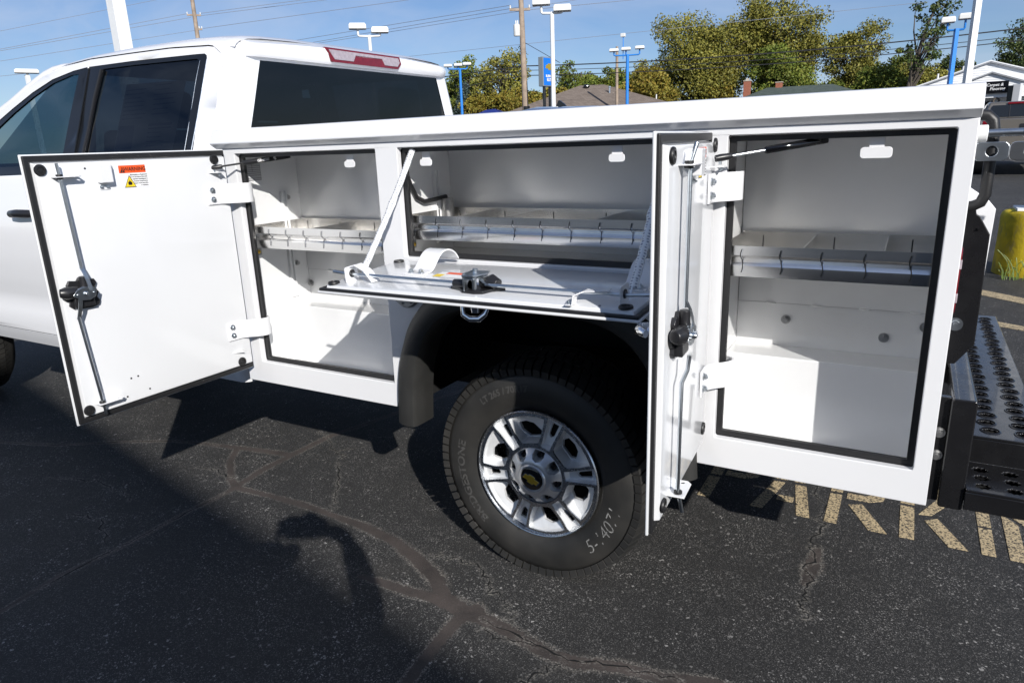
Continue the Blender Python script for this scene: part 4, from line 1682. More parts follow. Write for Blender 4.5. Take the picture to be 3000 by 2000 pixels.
# rear door, swung out towards the viewer
DR = make_door(0.512, 0.862, frame_matrix((1.862, -0.012, 0.634), (0.026, -0.500, 0), (0, 0, 1)), 'narrow open rear door seen almost edge on', hg=0.012)
for u, w in ((.468, .815), (.045, .828), (.470, .060), (.050, .080)):
    pad(DR, u, w, py)
rod(DR, [(.388, py + .030, .838), (.400, py + .021, .800), (.402, py + .021, .500)])
rod(DR, [(.404, py + .034, .395), (.404, py + .030, .360), (.420, py + .022, .335), (.420, py + .021, .080), (.408, py + .030, .018)])
guide(DR, .402, .794, py, 0.11, 0.034, -1)
guide(DR, .420, .066, py, 0.085, 0.040, -1)
latch(DR, .408, .440, py, -1)
link(DR, (.402, py + .022, .515), (.396, py + .040, .448))
sensor_box(DR, .285, .792, py)
warning_label(DR, .235, .826, py, 0.088)
strut_bracket(DR, .064, .776, py)
strap_hinge(DR, GOOSE, .690, .762, [(.091, .0345, .742), (.091, .0345, .709)])
strap_hinge(DR, GOOSE, .190, .262, [(.091, .0345, .243), (.091, .0345, .210)])

# drop-down door of the middle bay
DW = 0.985
DD = make_door(0.388, DW, frame_matrix((1.823, -0.004, 1.104), (0, -0.388, -0.022), (-1, 0, 0)), 'fold-down middle door lying level as a shelf', pan=0.024, gap=0.018)
pd = 0.024
for u, w in ((.355, .945), (.060, .935), (.352, .045), (.060, .045)):
    pad(DD, u, w, pd)
rod(DD, [(.318, pd + .026, .975), (.318, pd + .022, .930), (.318, pd + .020, .520)])
rod(DD, [(.318, pd + .020, .445), (.318, pd + .021, .050), (.312, pd + .024, -.002)])


def latch_drop():
    b = MB()
    c = 0.482
    out = [(-.026, -.105), (-.004, -.066), (.022, -.052), (.030, -.020), (.026, .030), (.010, .046), (-.004, .100), (-.020, .050), (-.034, .040), (-.040, -.02), (-.034, -.06)]
    b.plate([(.318 + a * 1.0, c + d * 0.78) for a, d in out], [], lambda a, d: (a, pd + .008, d), lambda a, d: (a, pd - .001, d))
    b.cyl((.318, pd + .018, c + .012), (.318, pd + .018, c + .062), 0.013, 0.0115, n=20)
    b.tube([(.306, pd + .018, c - .014), (.300, pd + .026, c - .048), (.304, pd + .018, c - .066)], [0.012, 0.019, 0.016], 14)
    b.build('latch_base', PLASTIC, DD, smooth=40, bevel=0.0015)
    m = MB()
    m.box(.290, .346, pd + .006, pd + .052, c + .012, c + .016)
    m.plate([(.286, c - .034), (.306, c - .040), (.350, c - .020), (.352, c + .014), (.330, c + .024), (.292, c + .016)], [circ(.318, c - .008, .006, 12)], lambda a, d: (a, pd + .050, d), lambda a, d: (a, pd + .046, d))
    m.plate([(.290, c - .030), (.346, c - .018), (.346, c + .012), (.294, c + .012)], [], lambda a, d: (a, pd + .040, d), lambda a, d: (a, pd + .037, d))
    m.cyl((.318, pd + .046, c - .008), (.318, pd + .062, c - .008), 0.0075, n=6)
    m.cyl((.336, pd + .010, c - .014), (.336, pd + .048, c - .014), 0.006, n=10)
    m.cyl((.300, pd + .010, c - .014), (.300, pd + .048, c - .014), 0.006, n=10)
    m.ribbon([(.318, pd + .040, c - .016), (.320, pd + .028, c - .034), (.318, pd + .020, c - .050), (.318, pd + .018, c - .078)], (1, 0, 0), -.007, .007, .003)
    m.build('latch_cam', ZINC, DD, smooth=30, bevel=0.0006)
    # folding T-handle on the outside face
    h = MB()
    h.tube([(.318, -.006, c + .0), (.318, -.034, c + .0)], [0.014, 0.012], 14)
    h.tube([(.322, -.020, c + .040), (.326, -.042, c + .036), (.328, -.052, c + .014), (.326, -.050, c - .014), (.320, -.036, c - .030), (.316, -.022, c - .036)], [0.006, 0.008, 0.009, 0.009, 0.008, 0.006], 12, flat=0.6, flat_dir=(1, 0, 0))
    h.lathe([(0.0, 0.004), (0.030, 0.004), (0.034, 0.0)], (.318, -.001, c), (0, -1, 0), 24)
    h.build('folding_handle', CHROME, DD, smooth=50)


latch_drop()
# rod end brackets
for w, s in ((.905, 1), (.060, -1)):
    m = MB()
    m.plate(rrect(.292, .345, pd - .0005, pd + .046, .006), [circ(.318, pd + .024, .0065, 14)], lambda a, b: (a, b, w), lambda a, b: (a, b, w + .003))
    if s > 0:
        m.ribbon([(.300, pd + .044, w), (.300, pd + .050, w - .02), (.302, pd + .036, w - .055), (.304, pd + .004, w - .085)], (1, 0, 0), -.006, .028, .0026)
    m.build('rod_bracket', WHITE, DD, smooth=0, bevel=0.0008)
    g = MB()
    g.lathe([(0.005, 0.007), (0.0115, 0.007), (0.0115, -0.004), (0.005, -0.004)], (.318, pd + .024, w + .0015), (0, 0, 1), 16)
    g.build('rod_grommet', RUBBER, DD)
m = MB()
m.ribbon([(.365, pd + .0015, .190), (.365, pd + .0015, .172), (.360, pd + .024, .170), (.340, pd + .031, .150), (.325, pd + .031, .095)], (1, 0, 0), -.014, .012, .0026)
m.build('keeper_bracket', WHITE, DD, smooth=0, bevel=0.0006)
hexbolt((.366, pd + .003, .184), (0, 1, 0), 0.004, 0.006, 0.003).build('keeper_bolt', ZINC, DD)
hole(DD, .352, .110, pd)
GOOSE2 = arc_path([(.212, .0265), (.185, .0265), (.160, .029), (.140, .042), (.114, .064), (.086, .075), (.056, .072), (.030, .058), (.012, .036)])
strap_hinge(DD, GOOSE2, .730, .800, [(.192, .0295, .785), (.192, .0295, .748)])
strap_hinge(DD, GOOSE2, .048, .118, [(.192, .0295, .102), (.192, .0295, .066)])
wl_ = MB()
wl_.quad((.150, pd + .0006, .700), (.150, pd + .0006, .600), (.205, pd + .0006, .600), (.205, pd + .0006, .700))
wl_.build('warning_label', WHITEP, DD, smooth=0)
wo = MB()
wo.quad((.150, pd + .0010, .675), (.150, pd + .0010, .600), (.170, pd + .0010, .600), (.170, pd + .0010, .675))
wo.build('warning_band', ORANGE, DD, smooth=0)
wy = MB()
wy.quad((.175, pd + .0010, .700), (.175, pd + .0010, .672), (.205, pd + .0010, .672), (.205, pd + .0010, .700))
wy.build('hazard_triangle', YELLOWP, DD, smooth=0)
# outer handle of the rear door, seen past its edge
h = MB()
h.tube([(.408, -.004, .440), (.408, -.030, .440)], [0.014, 0.012], 14)
h.tube([(.440, -.026, .444), (.424, -.046, .445), (.400, -.050, .444), (.372, -.040, .440), (.352, -.024, .438)], [0.007, 0.010, 0.011, 0.010, 0.007], 12, flat=1.3, flat_dir=(0, 0, 1))
h.build('folding_handle', CHROME, DR, smooth=50)


# white woven sleeves over the drop door chains
def sleeve(p0, p1, bulge_at=0.45, r=0.0115):
    a, b = Vector(p0), Vector(p1)
    n = 40
    pts, rs = [], []
    rg = random.Random(int(abs(p0[0]) * 1000))
    for i in range(n + 1):
        t = i / n
        sag = math.sin(math.pi * t) * 0.010
        bl = math.exp(-((t - bulge_at) / 0.045) ** 2)
        pts.append(a + (b - a) * t + Vector((rg.uniform(-.0008, .0008), 0, -sag + rg.uniform(-.0006, .0006))))
        rs.append(r * (1.0 + 0.22 * bl - 0.12 * math.exp(-((t - bulge_at - 0.07) / 0.03) ** 2)))
    m = MB()
    m.tube(pts, rs, 14, caps=True, flat=0.72, flat_dir=(0, 1, 0))
    o = m.build('chain_sleeve', SLEEVE, TRUCK, smooth=60, merge=False, normals=False)
    me = o.data
    uv = me.uv_layers.new(name='UVMap')
    L = (b - a).length
    for poly in me.polygons:
        for li in poly.loop_indices:
            vi = me.loops[li].vertex_index
            if vi < 14 * (n + 1):
                i, k = divmod(vi, 14)
                if k == 0 and max(me.loops[q].vertex_index % 14 for q in poly.loop_indices) == 13:
                    k = 14
                uv.data[li].uv = (i / n * L / 0.0085, k / 14 * 5)
    return o


s1_ = sleeve((0.905, -0.255, 1.135), (0.908, 0.022, 1.474), 0.56)
s2_ = sleeve((1.757, -0.250, 1.132), (1.755, 0.022, 1.474), 0.52)
for x in (0.905, 1.757):
    m = MB()
    m.tube([(x, -0.268, 1.112), (x, -0.262, 1.126), (x, -0.254, 1.138)], 0.003, 8)
    m.build('chain_link', ZINC, s1_ if x < 1 else s2_)


# gas struts
def gas_strut(p0, p1, split, label_text=None):
    a, b = Vector(p0), Vector(p1)
    d = (b - a)
    s = MB()
    q = a + d * split
    s.tube([q, q + d * 0.015, b - d * 0.02, b], [0.0075, 0.0092, 0.0092, 0.0065], 18)
    o = s.build('gas_strut', GLOSSBLACK if label_text is None else PLASTIC, TRUCK)
    r_ = MB()
    r_.tube([a + d * 0.06, q], 0.0035, 12)
    r_.build('strut_rod', ZINC if label_text is None else PLASTIC, o)
    for p, k in ((a, 1), (b, -1)):
        e = MB()
        dn = d.normalized() * k
        e.tube([p - dn * 0.012, p, p + dn * 0.024, p + dn * 0.03], [0.008, 0.009, 0.008, 0.006], 14)
        e.build('ball_socket', PLASTIC, o)
        bs = MB()
        bs.cyl(p + Vector((0, 0, 0.014 if k < 0 else -0.016)), p, 0.004, n=10)
        bs.build('ball_stud', ZINC, o)
    if label_text:
        # lettering wrapped on the side facing out
        dn = d.normalized()
        up = Vector((0, 0, 1))
        up = (up - dn * up.dot(dn)).normalized()
        out = dn.cross(up)
        if out.y > 0:
            out = -out
        c = a + d * (split + (1 - split) * 0.46) + out * 0.0094
        Mx = Matrix(((dn.x, up.x, out.x, c.x), (dn.y, up.y, out.y, c.y), (dn.z, up.z, out.z, c.z), (0, 0, 0, 1)))
        t = text_mb(label_text, 0.013, Mx, bold=0.0003, sx=0.9, shear=0.2)
        t.build('strut_lettering', WHITEP, o, smooth=0, merge=False)
        lg = MB()
        cc = c + dn * 0.042
        lg.add([cc + dn * x + up * z for x, z in ((-.006, .001), (-.002, .006), (.005, .006), (.003, .001), (.006, -.003), (.0, -.007), (-.002, -.002))], [tuple(range(7))])
        lg.build('strut_emblem', WHITEP, o, smooth=0)
    return o


gas_strut((0.066, -0.078, 1.437), (0.262, 0.098, 1.468), 0.40, 'GENESIS')
gas_strut((1.912, -0.074, 1.432), (2.125, 0.055, 1.464), 0.44)


# ---- shelf trays
def tray(x0, x1, yf, yb, z0, z1, dividers, slots, label):
    H = z1 - z0
    t = MB()
    # front lip with a rolled crease
    fp = [(0.0, 1.0), (0.0, 0.70), (0.004, 0.62), (0.012, 0.53), (0.004, 0.44), (0.0, 0.36), (0.0, 0.22), (0.003, 0.05), (0.004, 0.0)]
    th = 0.0016
    pr = [(yf + a, z0 + b * H) for a, b in fp] + [(yf + a + th, z0 + b * H) for a, b in fp[::-1]]
    n = len(fp)
    vs_ = [(x0, a, b) for a, b in pr] + [(x1, a, b) for a, b in pr]
    N = len(pr)
    t.add(vs_, [(i, (i + 1) % N, N + (i + 1) % N, N + i) for i in range(N)] + [(k, k + 1, N - 2 - k, N - 1 - k) for k in range(n - 1)] + [(N + k, N + N - 1 - k, N + N - 2 - k, N + k + 1) for k in range(n - 1)])
    t.box(x0, x1, yf + 0.006, yb, z0, z0 + th)
    t.box(x0, x1, yb - th, yb, z0 + th, z1 + 0.002)
    t.box(x0, x0 + th, yf + 0.008, yb - th, z0 + th, z1 - 0.001)
    t.box(x1 - th, x1, yf + 0.008, yb - th, z0 + th, z1 - 0.001)
    o = t.build('shelf_tray', ALU, TRUCK, smooth=25)
    o['label'] = label
    for x in dividers:
        d = MB()
        d.box(x - 0.0008, x + 0.0008, yf + 0.014, yb - 0.003, z0 + 0.003, z1 - 0.003)
        d.box(x - 0.004, x + 0.004, yf + 0.012, yf + 0.0137, z0 + 0.003, z1 - 0.004)
        d.build('divider', ALU, o, smooth=0)
    for x in slots:
        for nm, y_off, dx, mt, wd in (('slot', -0.0006, 0.0, BLACKP, 0.0015), ('slot_edge', -0.0010, 0.0024, CHROME, 0.0010)):
            s = MB()
            pts = []
            for b in np.linspace(0.90, 0.14, 15):
                a = np.interp(b, [q[1] for q in fp[::-1]], [q[0] for q in fp[::-1]])
                cur = 0.0035 * math.sin((b - 0.14) / 0.76 * 2 * math.pi)
                pts.append((x + dx + cur, yf + float(a) + y_off, z0 + float(b) * H))
            s.ribbon(pts, (1, 0, 0), -wd, wd, 0.0006)
            s.build(nm, mt, o, smooth=0, merge=False)
        # matching slots in the back lip
        if slots.index(x) % 2:
            continue
        sb = MB()
        sb.box(x - 0.0016, x + 0.0016, yb - th - 0.001, yb - th - 0.0002, z0 + 0.018, z1 - 0.010)
        sb.build('slot', BLACKP, o, smooth=0)
    for x in (x0 + 0.014, x1 - 0.014):
        for y in (yf + 0.035, yb - 0.06):
            b = MB()
            b.box(x - 0.0015, x + 0.0015, y - 0.016, y + 0.016, z0 - 0.036, z0 - 0.0005)
            b.box(x - 0.014, x + 0.0135, y - 0.0161, y + 0.0161, z0 - 0.0030, z0 - 0.0008)
            b.build('tray_bracket', STEEL, o, smooth=0)
            hexbolt((x + (0.0015 if x < (x0 + x1) / 2 else -0.0015), y, z0 - 0.022), (1 if x < (x0 + x1) / 2 else -1, 0, 0), 0.006, 0.008, 0.005).build('bracket_bolt', GOLD, o)
    return o


tray(0.036, 0.768, 0.052, 0.352, 1.122, 1.206, (0.36, 0.70), [0.072 + 0.0925 * k for k in range(8) if k < 8], 'short aluminium shelf tray in the front bay')
tray(0.822, 1.842, 0.050, 0.340, 1.182, 1.262, (1.02, 1.20, 1.52, 1.76), [0.868 + 0.097 * k for k in range(10)], 'long aluminium shelf tray in the middle bay')
tray(1.892, 2.416, 0.046, 0.350, 1.120, 1.202, (2.10, 2.285), [1.952 + 0.098 * k for k in range(5)], 'aluminium shelf tray in the rear bay')


# ---- rear bumper, lamps and grab handle
def star(cx, cy_, r, n=9, k=0.72, ex=1.0):
    return [(cx + ex * (r if i % 2 else r * k) * math.cos(math.pi * i / n), cy_ + (r if i % 2 else r * k) * math.sin(math.pi * i / n)) for i in range(2 * n)]


def build_rear():
    b = MB()
    b.prism(rrect(2.476, 2.534, 0.49, 0.803, 0.008), lambda x, z: (x, 0.19, z), lambda x, z: (x, 1.75, z))
    beam = b.build('bumper_beam', BLACKPAINT, TRUCK, smooth=40, bevel=0.003)
    holes = []
    y = 0.43
    k = 0
    while y < 1.93:
        for x in (2.590, 2.672):
            holes.append(star(x + (0.0 if k % 2 else 0.006), y, 0.0205, ex=1.15))
        y += 0.066
        k += 1
    p = MB()
    p.plate([(2.5345, 0.375), (2.725, 0.375), (2.725, 1.955), (2.5345, 1.955)], holes, lambda x, yy: (x, yy, 0.640), lambda x, yy: (x, yy, 0.632))
    p.box(2.5345, 2.725, 0.375, 0.379, 0.56, 0.6318)
    p.box(2.721, 2.725, 0.3792, 1.955, 0.58, 0.6318)
    top = p.build('step_deck', BLACKPAINT, TRUCK, smooth=20, bevel=0.002)
    for h in holes:
        c = (sum(q[0] for q in h) / len(h), sum(q[1] for q in h) / len(h))
        r_ = MB()
        r_.lathe([(0.0275, 0.0), (0.0255, 0.0022), (0.0225, 0.0030)], (c[0], c[1], 0.640), (0, 0, 1), 18)
        r_.build('grip_ring', BLACKPAINT, top)
    hl = [star(x, yy, 0.019, ex=1.1) for x in (2.575, 2.645) for yy in (0.218, 0.272, 0.326)]
    s = MB()
    s.plate([(2.5345, 0.18), (2.69, 0.18), (2.69, 0.374), (2.5345, 0.374)], hl, lambda x, yy: (x, yy, 0.560), lambda x, yy: (x, yy, 0.552))
    s.box(2.5345, 2.69, 0.18, 0.186, 0.500, 0.5518)
    s.box(2.684, 2.69, 0.1861, 0.374, 0.500, 0.5518)
    s.box(2.5345, 2.69, 0.37, 0.374, 0.500, 0.5518)
    s.build('corner_step', BLACKPAINT, TRUCK, smooth=20, bevel=0.003)
    u = MB()
    u.box(2.538, 2.718, 0.385, 1.945, 0.585, 0.59)
    u.box(2.538, 2.682, 0.188, 0.366, 0.505, 0.51)
    u.build('deck_underside', LINER, TRUCK, smooth=0)
    # mounting bracket + bolts
    m = MB()
    m.box(2.4405, 2.4755, 0.205, 0.225, 0.50, 0.80)
    m.build('bumper_bracket', BLACKPAINT, TRUCK, smooth=0, bevel=0.002)
    for z in (0.70, 0.635):
        hexbolt((2.458, 0.2045, z), (0, -1, 0), 0.010, 0.015, 0.007).build('bracket_bolt', STEEL, TRUCK)
    bp = MB()
    bp.plate([(2.4405, 0.90), (2.468, 0.90), (2.505, 0.955), (2.503, 1.232), (2.478, 1.275), (2.470, 1.280), (2.466, 1.30), (2.4405, 1.30)], [], lambda x, z: (x, 0.180, z), lambda x, z: (x, 0.196, z))
    bp.build('corner_plate', BLACKPAINT, TRUCK, smooth=0, bevel=0.002)
    hexbolt((2.458, 0.1795, 1.005), (0, -1, 0), 0.010, 0.017, 0.007).build('plate_bolt', ZINC, TRUCK)
    hexbolt((2.478, 0.1795, 1.245), (0, -1, 0), 0.003, 0.004, 0.002).build('plate_rivet', BLACKPAINT, TRUCK)
    wp = MB()
    wp.plate([(2.4405, 0.885), (2.515, 0.90), (2.523, 1.276), (2.503, 1.300), (2.4405, 1.345)], [], lambda x, z: (x, 0.36, z), lambda x, z: (x, 0.38, z))
    wp.build('tailgate_post', WHITE, TRUCK, smooth=0, bevel=0.002)
    # tail lamp
    t = MB()
    t.prism(rrect(0.055, 0.145, 1.055, 1.215, 0.02), lambda y_, z: (2.4395, y_, z), lambda y_, z: (2.4455, y_, z))
    tl = t.build('tail_lamp', REDLENS, TRUCK, smooth=40, bevel=0.002)
    for z in (1.085, 1.165):
        c = MB()
        c.box(2.4396, 2.4470, 0.053, 0.147, z, z + 0.022)
        c.build('lamp_lens', CLEARLENS, tl, smooth=0, bevel=0.001)
    # grab handle
    g = MB()
    pts = [(2.436, 0.125, 1.302), (2.455, 0.125, 1.304), (2.470, 0.125, 1.312), (2.477, 0.125, 1.33), (2.477, 0.125, 1.36), (2.4765, 0.125, 1.44), (2.476, 0.125, 1.475), (2.472, 0.125, 1.495), (2.460, 0.125, 1.507), (2.436, 0.125, 1.511)]
    g.tube(pts, 0.0125, 14)
    gh = g.build('grab_handle', RUBBER, TRUCK, smooth=60)
    # swing-out chrome bar with collar and drilled links
    cb = MB()
    cb.tube([(2.43, 0.085, 1.468), (2.80, 0.085, 1.470)], 0.0085, 16)
    bar = cb.build('swing_bar', ZINC, TRUCK)
    co = MB()
    co.tube([(2.4385, 0.085, 1.468), (2.462, 0.085, 1.468)], 0.0185, 22)
    co.build('bar_collar', POLEW, bar, bevel=0.002)
    for x in (2.53,):
        q = MB()
        q.tube([(x, 0.085, 1.4695), (x + 0.006, 0.085, 1.4695), (x + 0.03, 0.085, 1.4695)], [0.012, 0.019, 0.019], 18)
        q.build('bar_collar', CHROME, bar)
    for x0, x1, y_, mt, nm in ((2.4402, 2.506, 0.078, ZINC, 'drilled_link'), (2.5065, 2.80, 0.078, ALU, 'drilled_link')):
        q = MB()
        o = rrect(x0, x1, 1.408, 1.449, 0.012)
        q.plate(o, [circ(2.474 if x0 < 2.45 else 2.545, 1.429, 0.0115, 20)], lambda x, z: (x, y_, z), lambda x, z: (x, y_ + 0.006, z))
        q.build(nm, mt, bar, smooth=0, bevel=0.001)


build_rear()

# ---- crew cab
PZ = [.40, .55, .60, .70, .78, .85, 1.0, 1.15, 1.30, 1.42, 1.46, 1.5, 1.7, 1.85, 1.90, 1.95, 2.0]
PY = [.10, .045, .02, .015, .03, .012, -.005, -.01, .01, .045, .06, .085, .155, .205, .225, .26, .30]
_zz = np.linspace(.40, 2.0, 321)
_yy = np.interp(_zz, PZ, PY)
_k = np.exp(-0.5 * (np.arange(-12, 13) / 4.5) ** 2)
_k /= _k.sum()
_ys = np.convolve(np.pad(_yy, 12, mode='edge'), _k, mode='valid')
YC = 0.965


def S(z):
    return float(np.interp(z, _zz, _ys))


GAPX = [-3.0, -2.40, -2.12, -1.846, -1.74, -1.617, -1.479, -1.308, -1.113, -0.797, -0.518, -0.255]
GAPZ = [1.26, 1.52, 1.634, 1.741, 1.780, 1.836, 1.889, 1.922, 1.936, 1.934, 1.930, 1.915]


def gap(x):
    return float(np.interp(x, GAPX, GAPZ))


def side(mirror=False):
    def P(x, z, d=0.0):
        y = S(z) + d
        return (x, 2 * YC - y, z) if mirror else (x, y, z)
    return P


def cab_panel(name, outline, holes, material, P, d0=0.0, d1=0.012, grid=(0.10, 0.045), bevel=0.0015, smooth=30):
    m = MB()
    m.plate(outline, holes, lambda x, z: P(x, z, d0), lambda x, z: P(x, z, d1), grid=grid)
    return m.build(name, material, TRUCK, smooth=smooth, bevel=bevel, bang=60)


RG = [(-1.010, 1.518), (-0.312, 1.505), (-0.309, 1.712), (-0.296, 1.860), (-0.317, 1.868), (-0.764, 1.879), (-0.977, 1.880), (-1.005, 1.726)]
FGL = [(-1.209, 1.520), (-1.193, 1.707), (-1.170, 1.872), (-1.230, 1.872), (-1.382, 1.845), (-1.545, 1.791), (-1.712, 1.721), (-1.825, 1.665), (-2.10, 1.52), (-2.16, 1.46), (-1.215, 1.46)]
RG = [(-1.015, 1.46), (-0.312, 1.46)] + RG[1:]
RDLO = [(-1.0990, 1.425), (-0.262, 1.425), (-0.254, 1.501), (-0.258, 1.632), (-0.250, 1.786), (-0.246, 1.862), (-0.252, 1.876), (-0.268, 1.884), (-0.322, 1.8865), (-0.771, 1.897), (-1.0985, 1.899), (-1.0990, 1.70)]
FDLO = [(-1.1055, 1.425), (-1.1055, 1.70), (-1.1055, 1.899), (-1.218, 1.891), (-1.387, 1.864), (-1.55, 1.814), (-1.719, 1.747), (-1.834, 1.697), (-2.12, 1.555), (-2.26, 1.43), (-2.26, 1.41)]


def build_cab():
    for mir in (False, True):
        P = side(mir)
        # doors
        rd = [(-1.100, 0.612), (-0.30, 0.612), (-0.153, 0.80), (-0.153, 1.501), (-0.150, 1.652), (-0.146, 1.778), (-0.145, 1.838), (-0.166, 1.875), (-0.219, 1.906), (-0.258, 1.9125), (-0.518, 1.927), (-0.797, 1.931), (-1.100, 1.933)]
        rdo = cab_panel('rear_cab_door', rd, [RDLO], CABW, P)
        fd = [(-1.1040, 1.933), (-1.308, 1.919), (-1.479, 1.886), (-1.617, 1.833), (-1.74, 1.777), (-1.846, 1.738), (-2.12, 1.630), (-2.36, 1.50), (-2.38, 1.40), (-2.38, 0.75), (-2.30, 0.612), (-1.1040, 0.612)]
        fdo = cab_panel('front_cab_door', fd, [FDLO], CABW, P)
        # black window surrounds with the panes set in
        for dlo, gl, gm, dr in ((RDLO, RG, GLASS_DARK, rdo), (FDLO, FGL, GLASS_FRONT, fdo)):
            m = MB()
            m.plate(dlo, [gl], lambda x, z: P(x, z, 0.003), lambda x, z: P(x, z, 0.016), grid=(0.12, 0.05))
            m.build('window_surround', TRIM, dr, smooth=30)
            g = MB()
            g.plate(gl, [], lambda x, z: P(x, z, 0.009), None, grid=(0.15, 0.06))
            g.build('side_window', gm, dr, smooth=60)
        bt = MB()
        bt.plate([(-1.1028, 1.42), (-1.093, 1.42), (-1.093, 1.893), (-1.1028, 1.893)], [], lambda x, z: P(x, z, -0.0015), lambda x, z: P(x, z, 0.004), grid=(0.1, 0.05))
        bt.build('pillar_trim', TRIM, rdo, smooth=30)
        # bright division bar + felt strips
        st = MB()
        st.tube([P(-1.028, 1.44, -.001), P(-1.020, 1.60, -.001), P(-1.004, 1.76, -.001), P(-0.982, 1.878, -.001)], 0.008, 8, flat=0.7)
        st.build('division_bar', PLASTIC, rdo)
        ln = MB()
        ln.tube([P(-0.258, 1.44, .001), P(-0.2585, 1.632, .001), P(-0.250, 1.786, .001), P(-0.247, 1.86, .001)], 0.0022, 6)
        ln.build('weather_strip', ZINC, rdo)
        ln = MB()
        ln.tube([P(-0.306, 1.46, .004), P(-0.309, 1.632, .004), P(-0.302, 1.786, .004), P(-0.294, 1.86, .004)], 0.0014, 6)
        ln.build('weather_strip', ZINC, rdo)
        # lower rocker
        rk = [(-2.34, 0.53), (-0.12, 0.53), (-0.12, 0.606), (-2.32, 0.606)]
        cab_panel('rocker_panel', rk, [], CABW, P, 0.0, 0.03)
        # dark jamb behind the gaps
        jb = [(-2.36, 0.56), (-0.13, 0.56), (-0.12, 1.40), (-2.36, 1.40)]
        cab_panel('door_jamb', jb, [], LINER, P, 0.013, 0.05, bevel=0)
        jt = MB()
        xs = np.linspace(-2.3, -0.18, 30)
        jt.sweep([(0, 0), (1, 0)], lambda t, a, b: P(t, gap(t) + (-0.03 if a == 0 else 0.006), 0.016), xs)
        jt.build('door_jamb', LINER, TRUCK, smooth=0)
        # door handles
        h = MB()
        hx = -1.49
        h.tube([P(hx - 0.075, 1.232, -0.004), P(hx - 0.065, 1.236, -0.026), P(hx, 1.240, -0.034), P(hx + 0.10, 1.240, -0.030), P(hx + 0.13, 1.238, -0.006)], [0.014, 0.019, 0.020, 0.019, 0.014], 12)
        h.build('door_handle', PLASTIC, fdo, smooth=60)
        # C pillar and rear corner
        zs = list(np.linspace(0.53, 1.84, 26)) + [1.86, 1.88, 1.90, 1.915]
        cp = MB()
        prof = [(-0.149, 0.0), (-0.125, 0.0), (-0.108, 0.006), (-0.095, 0.018), (-0.086, 0.036), (-0.081, 0.062), (-0.080, 0.13)]

        def cpf(t, a, b):
            x = a
            if a == -0.149:
                x = float(np.interp(t, [1.501, 1.652, 1.778, 1.838, 1.875, 1.906, 1.915], [-.153, -.150, -.146, -.145, -.166, -.219, -.240])) + 0.005
            return P(x, t, b)
        cp.sweep(prof, cpf, zs)
        cp.build('rear_pillar', CABW, TRUCK, smooth=50)
        # front fender, hood side and A-post sail
        ff = [(-2.386, 0.75), (-2.386, 1.40), (-2.37, 1.47), (-3.75, 1.30), (-3.86, 1.0), (-3.86, 0.62), (-3.60, 0.62), (-3.55, 0.80), (-3.38, 0.96), (-3.07, 1.02), (-2.76, 0.96), (-2.60, 0.80), (-2.55, 0.60), (-2.33, 0.60)]
        cab_panel('front_fender', ff, [], CABW, P, 0.0, 0.012)
    # roof
    r_ = MB()
    xs = list(np.linspace(-1.42, -0.26, 26)) + [-0.22, -0.17, -0.12, -0.09]

    def roofz(x):
        return float(np.interp(x, [-1.50, -1.42, -1.3, -1.1, -0.8, -0.4, -0.2, -0.12, -0.09], [1.915, 1.932, 1.955, 1.973, 1.984, 1.982, 1.972, 1.960, 1.945]))

    def rsec(x):
        z0 = gap(x) + 0.003 if x < -0.255 else float(np.interp(x, [-0.255, -0.19, -0.145, -0.09], [1.918, 1.905, 1.90, 1.895]))
        y0 = S(z0)
        zt = roofz(x)
        pts = [(y0, z0), (y0 + 0.010, z0 + (zt - z0) * 0.26), (y0 + 0.032, z0 + (zt - z0) * 0.52), (y0 + 0.07, z0 + (zt - z0) * 0.72), (y0 + 0.14, z0 + (zt - z0) * 0.86), (y0 + 0.30, z0 + (zt - z0) * 0.96), (YC, zt)]
        return pts + [(2 * YC - a, b) for a, b in pts[-2::-1]]
    secs = [rsec(x) for x in xs]
    n = len(secs[0])
    r_.add([(x, a, b) for x, sc in zip(xs, secs) for a, b in sc], [(i * n + k, i * n + k + 1, (i + 1) * n + k + 1, (i + 1) * n + k) for i in range(len(xs) - 1) for k in range(n - 1)])
    r_.build('cab_roof', CABW, TRUCK, smooth=50)
    # A posts running down to the cowl
    for s in (1, -1):
        a = MB()
        pts, rs = [], []
        for x in np.linspace(-1.22, -2.36, 18):
            z = gap(x) + 0.006 - 0.03 * max(0, (x + 1.40) / 0.18)
            y = S(gap(x)) + 0.036
            pts.append((x, y if s > 0 else 2 * YC - y, z))
            rs.append(0.034)
        a.tube(pts, rs, 14, flat=0.8)
        a.build('windscreen_post', CABW, TRUCK, smooth=60)
    ws = MB()
    ws.quad((-1.42, 0.30, 1.930), (-1.42, 2 * YC - 0.30, 1.930), (-2.40, 2 * YC - 0.20, 1.36), (-2.40, 0.20, 1.36))
    ws.build('windscreen', GLASS_FRONT, TRUCK, smooth=0)
    # shark fin aerial
    af = MB()
    af.prism([(0.0, 0.0), (0.10, 0.0), (0.085, 0.03), (0.06, 0.052), (0.045, 0.050)], lambda a, b: (-1.33 + a, 0.50, 1.938 + b), lambda a, b: (-1.33 + a, 0.53, 1.938 + b))
    af.build('roof_aerial', GLOSSBLACK, TRUCK, smooth=0, bevel=0.004)
    # hood and nose
    hd = MB()
    hx = np.linspace(-2.40, -3.86, 10)
    sec = []
    for x in hx:
        zt = float(np.interp(x, [-3.86, -3.7, -3.3, -2.4], [1.20, 1.30, 1.38, 1.44]))
        ys = [0.05, 0.08, 0.14, 0.35, 0.6, YC]
        zsn = [zt - 0.10, zt - 0.03, zt + 0.0, zt + 0.03, zt + 0.04, zt + 0.045]
        pts = list(zip(ys, zsn))
        sec.append(pts + [(2 * YC - a, b) for a, b in pts[-2::-1]])
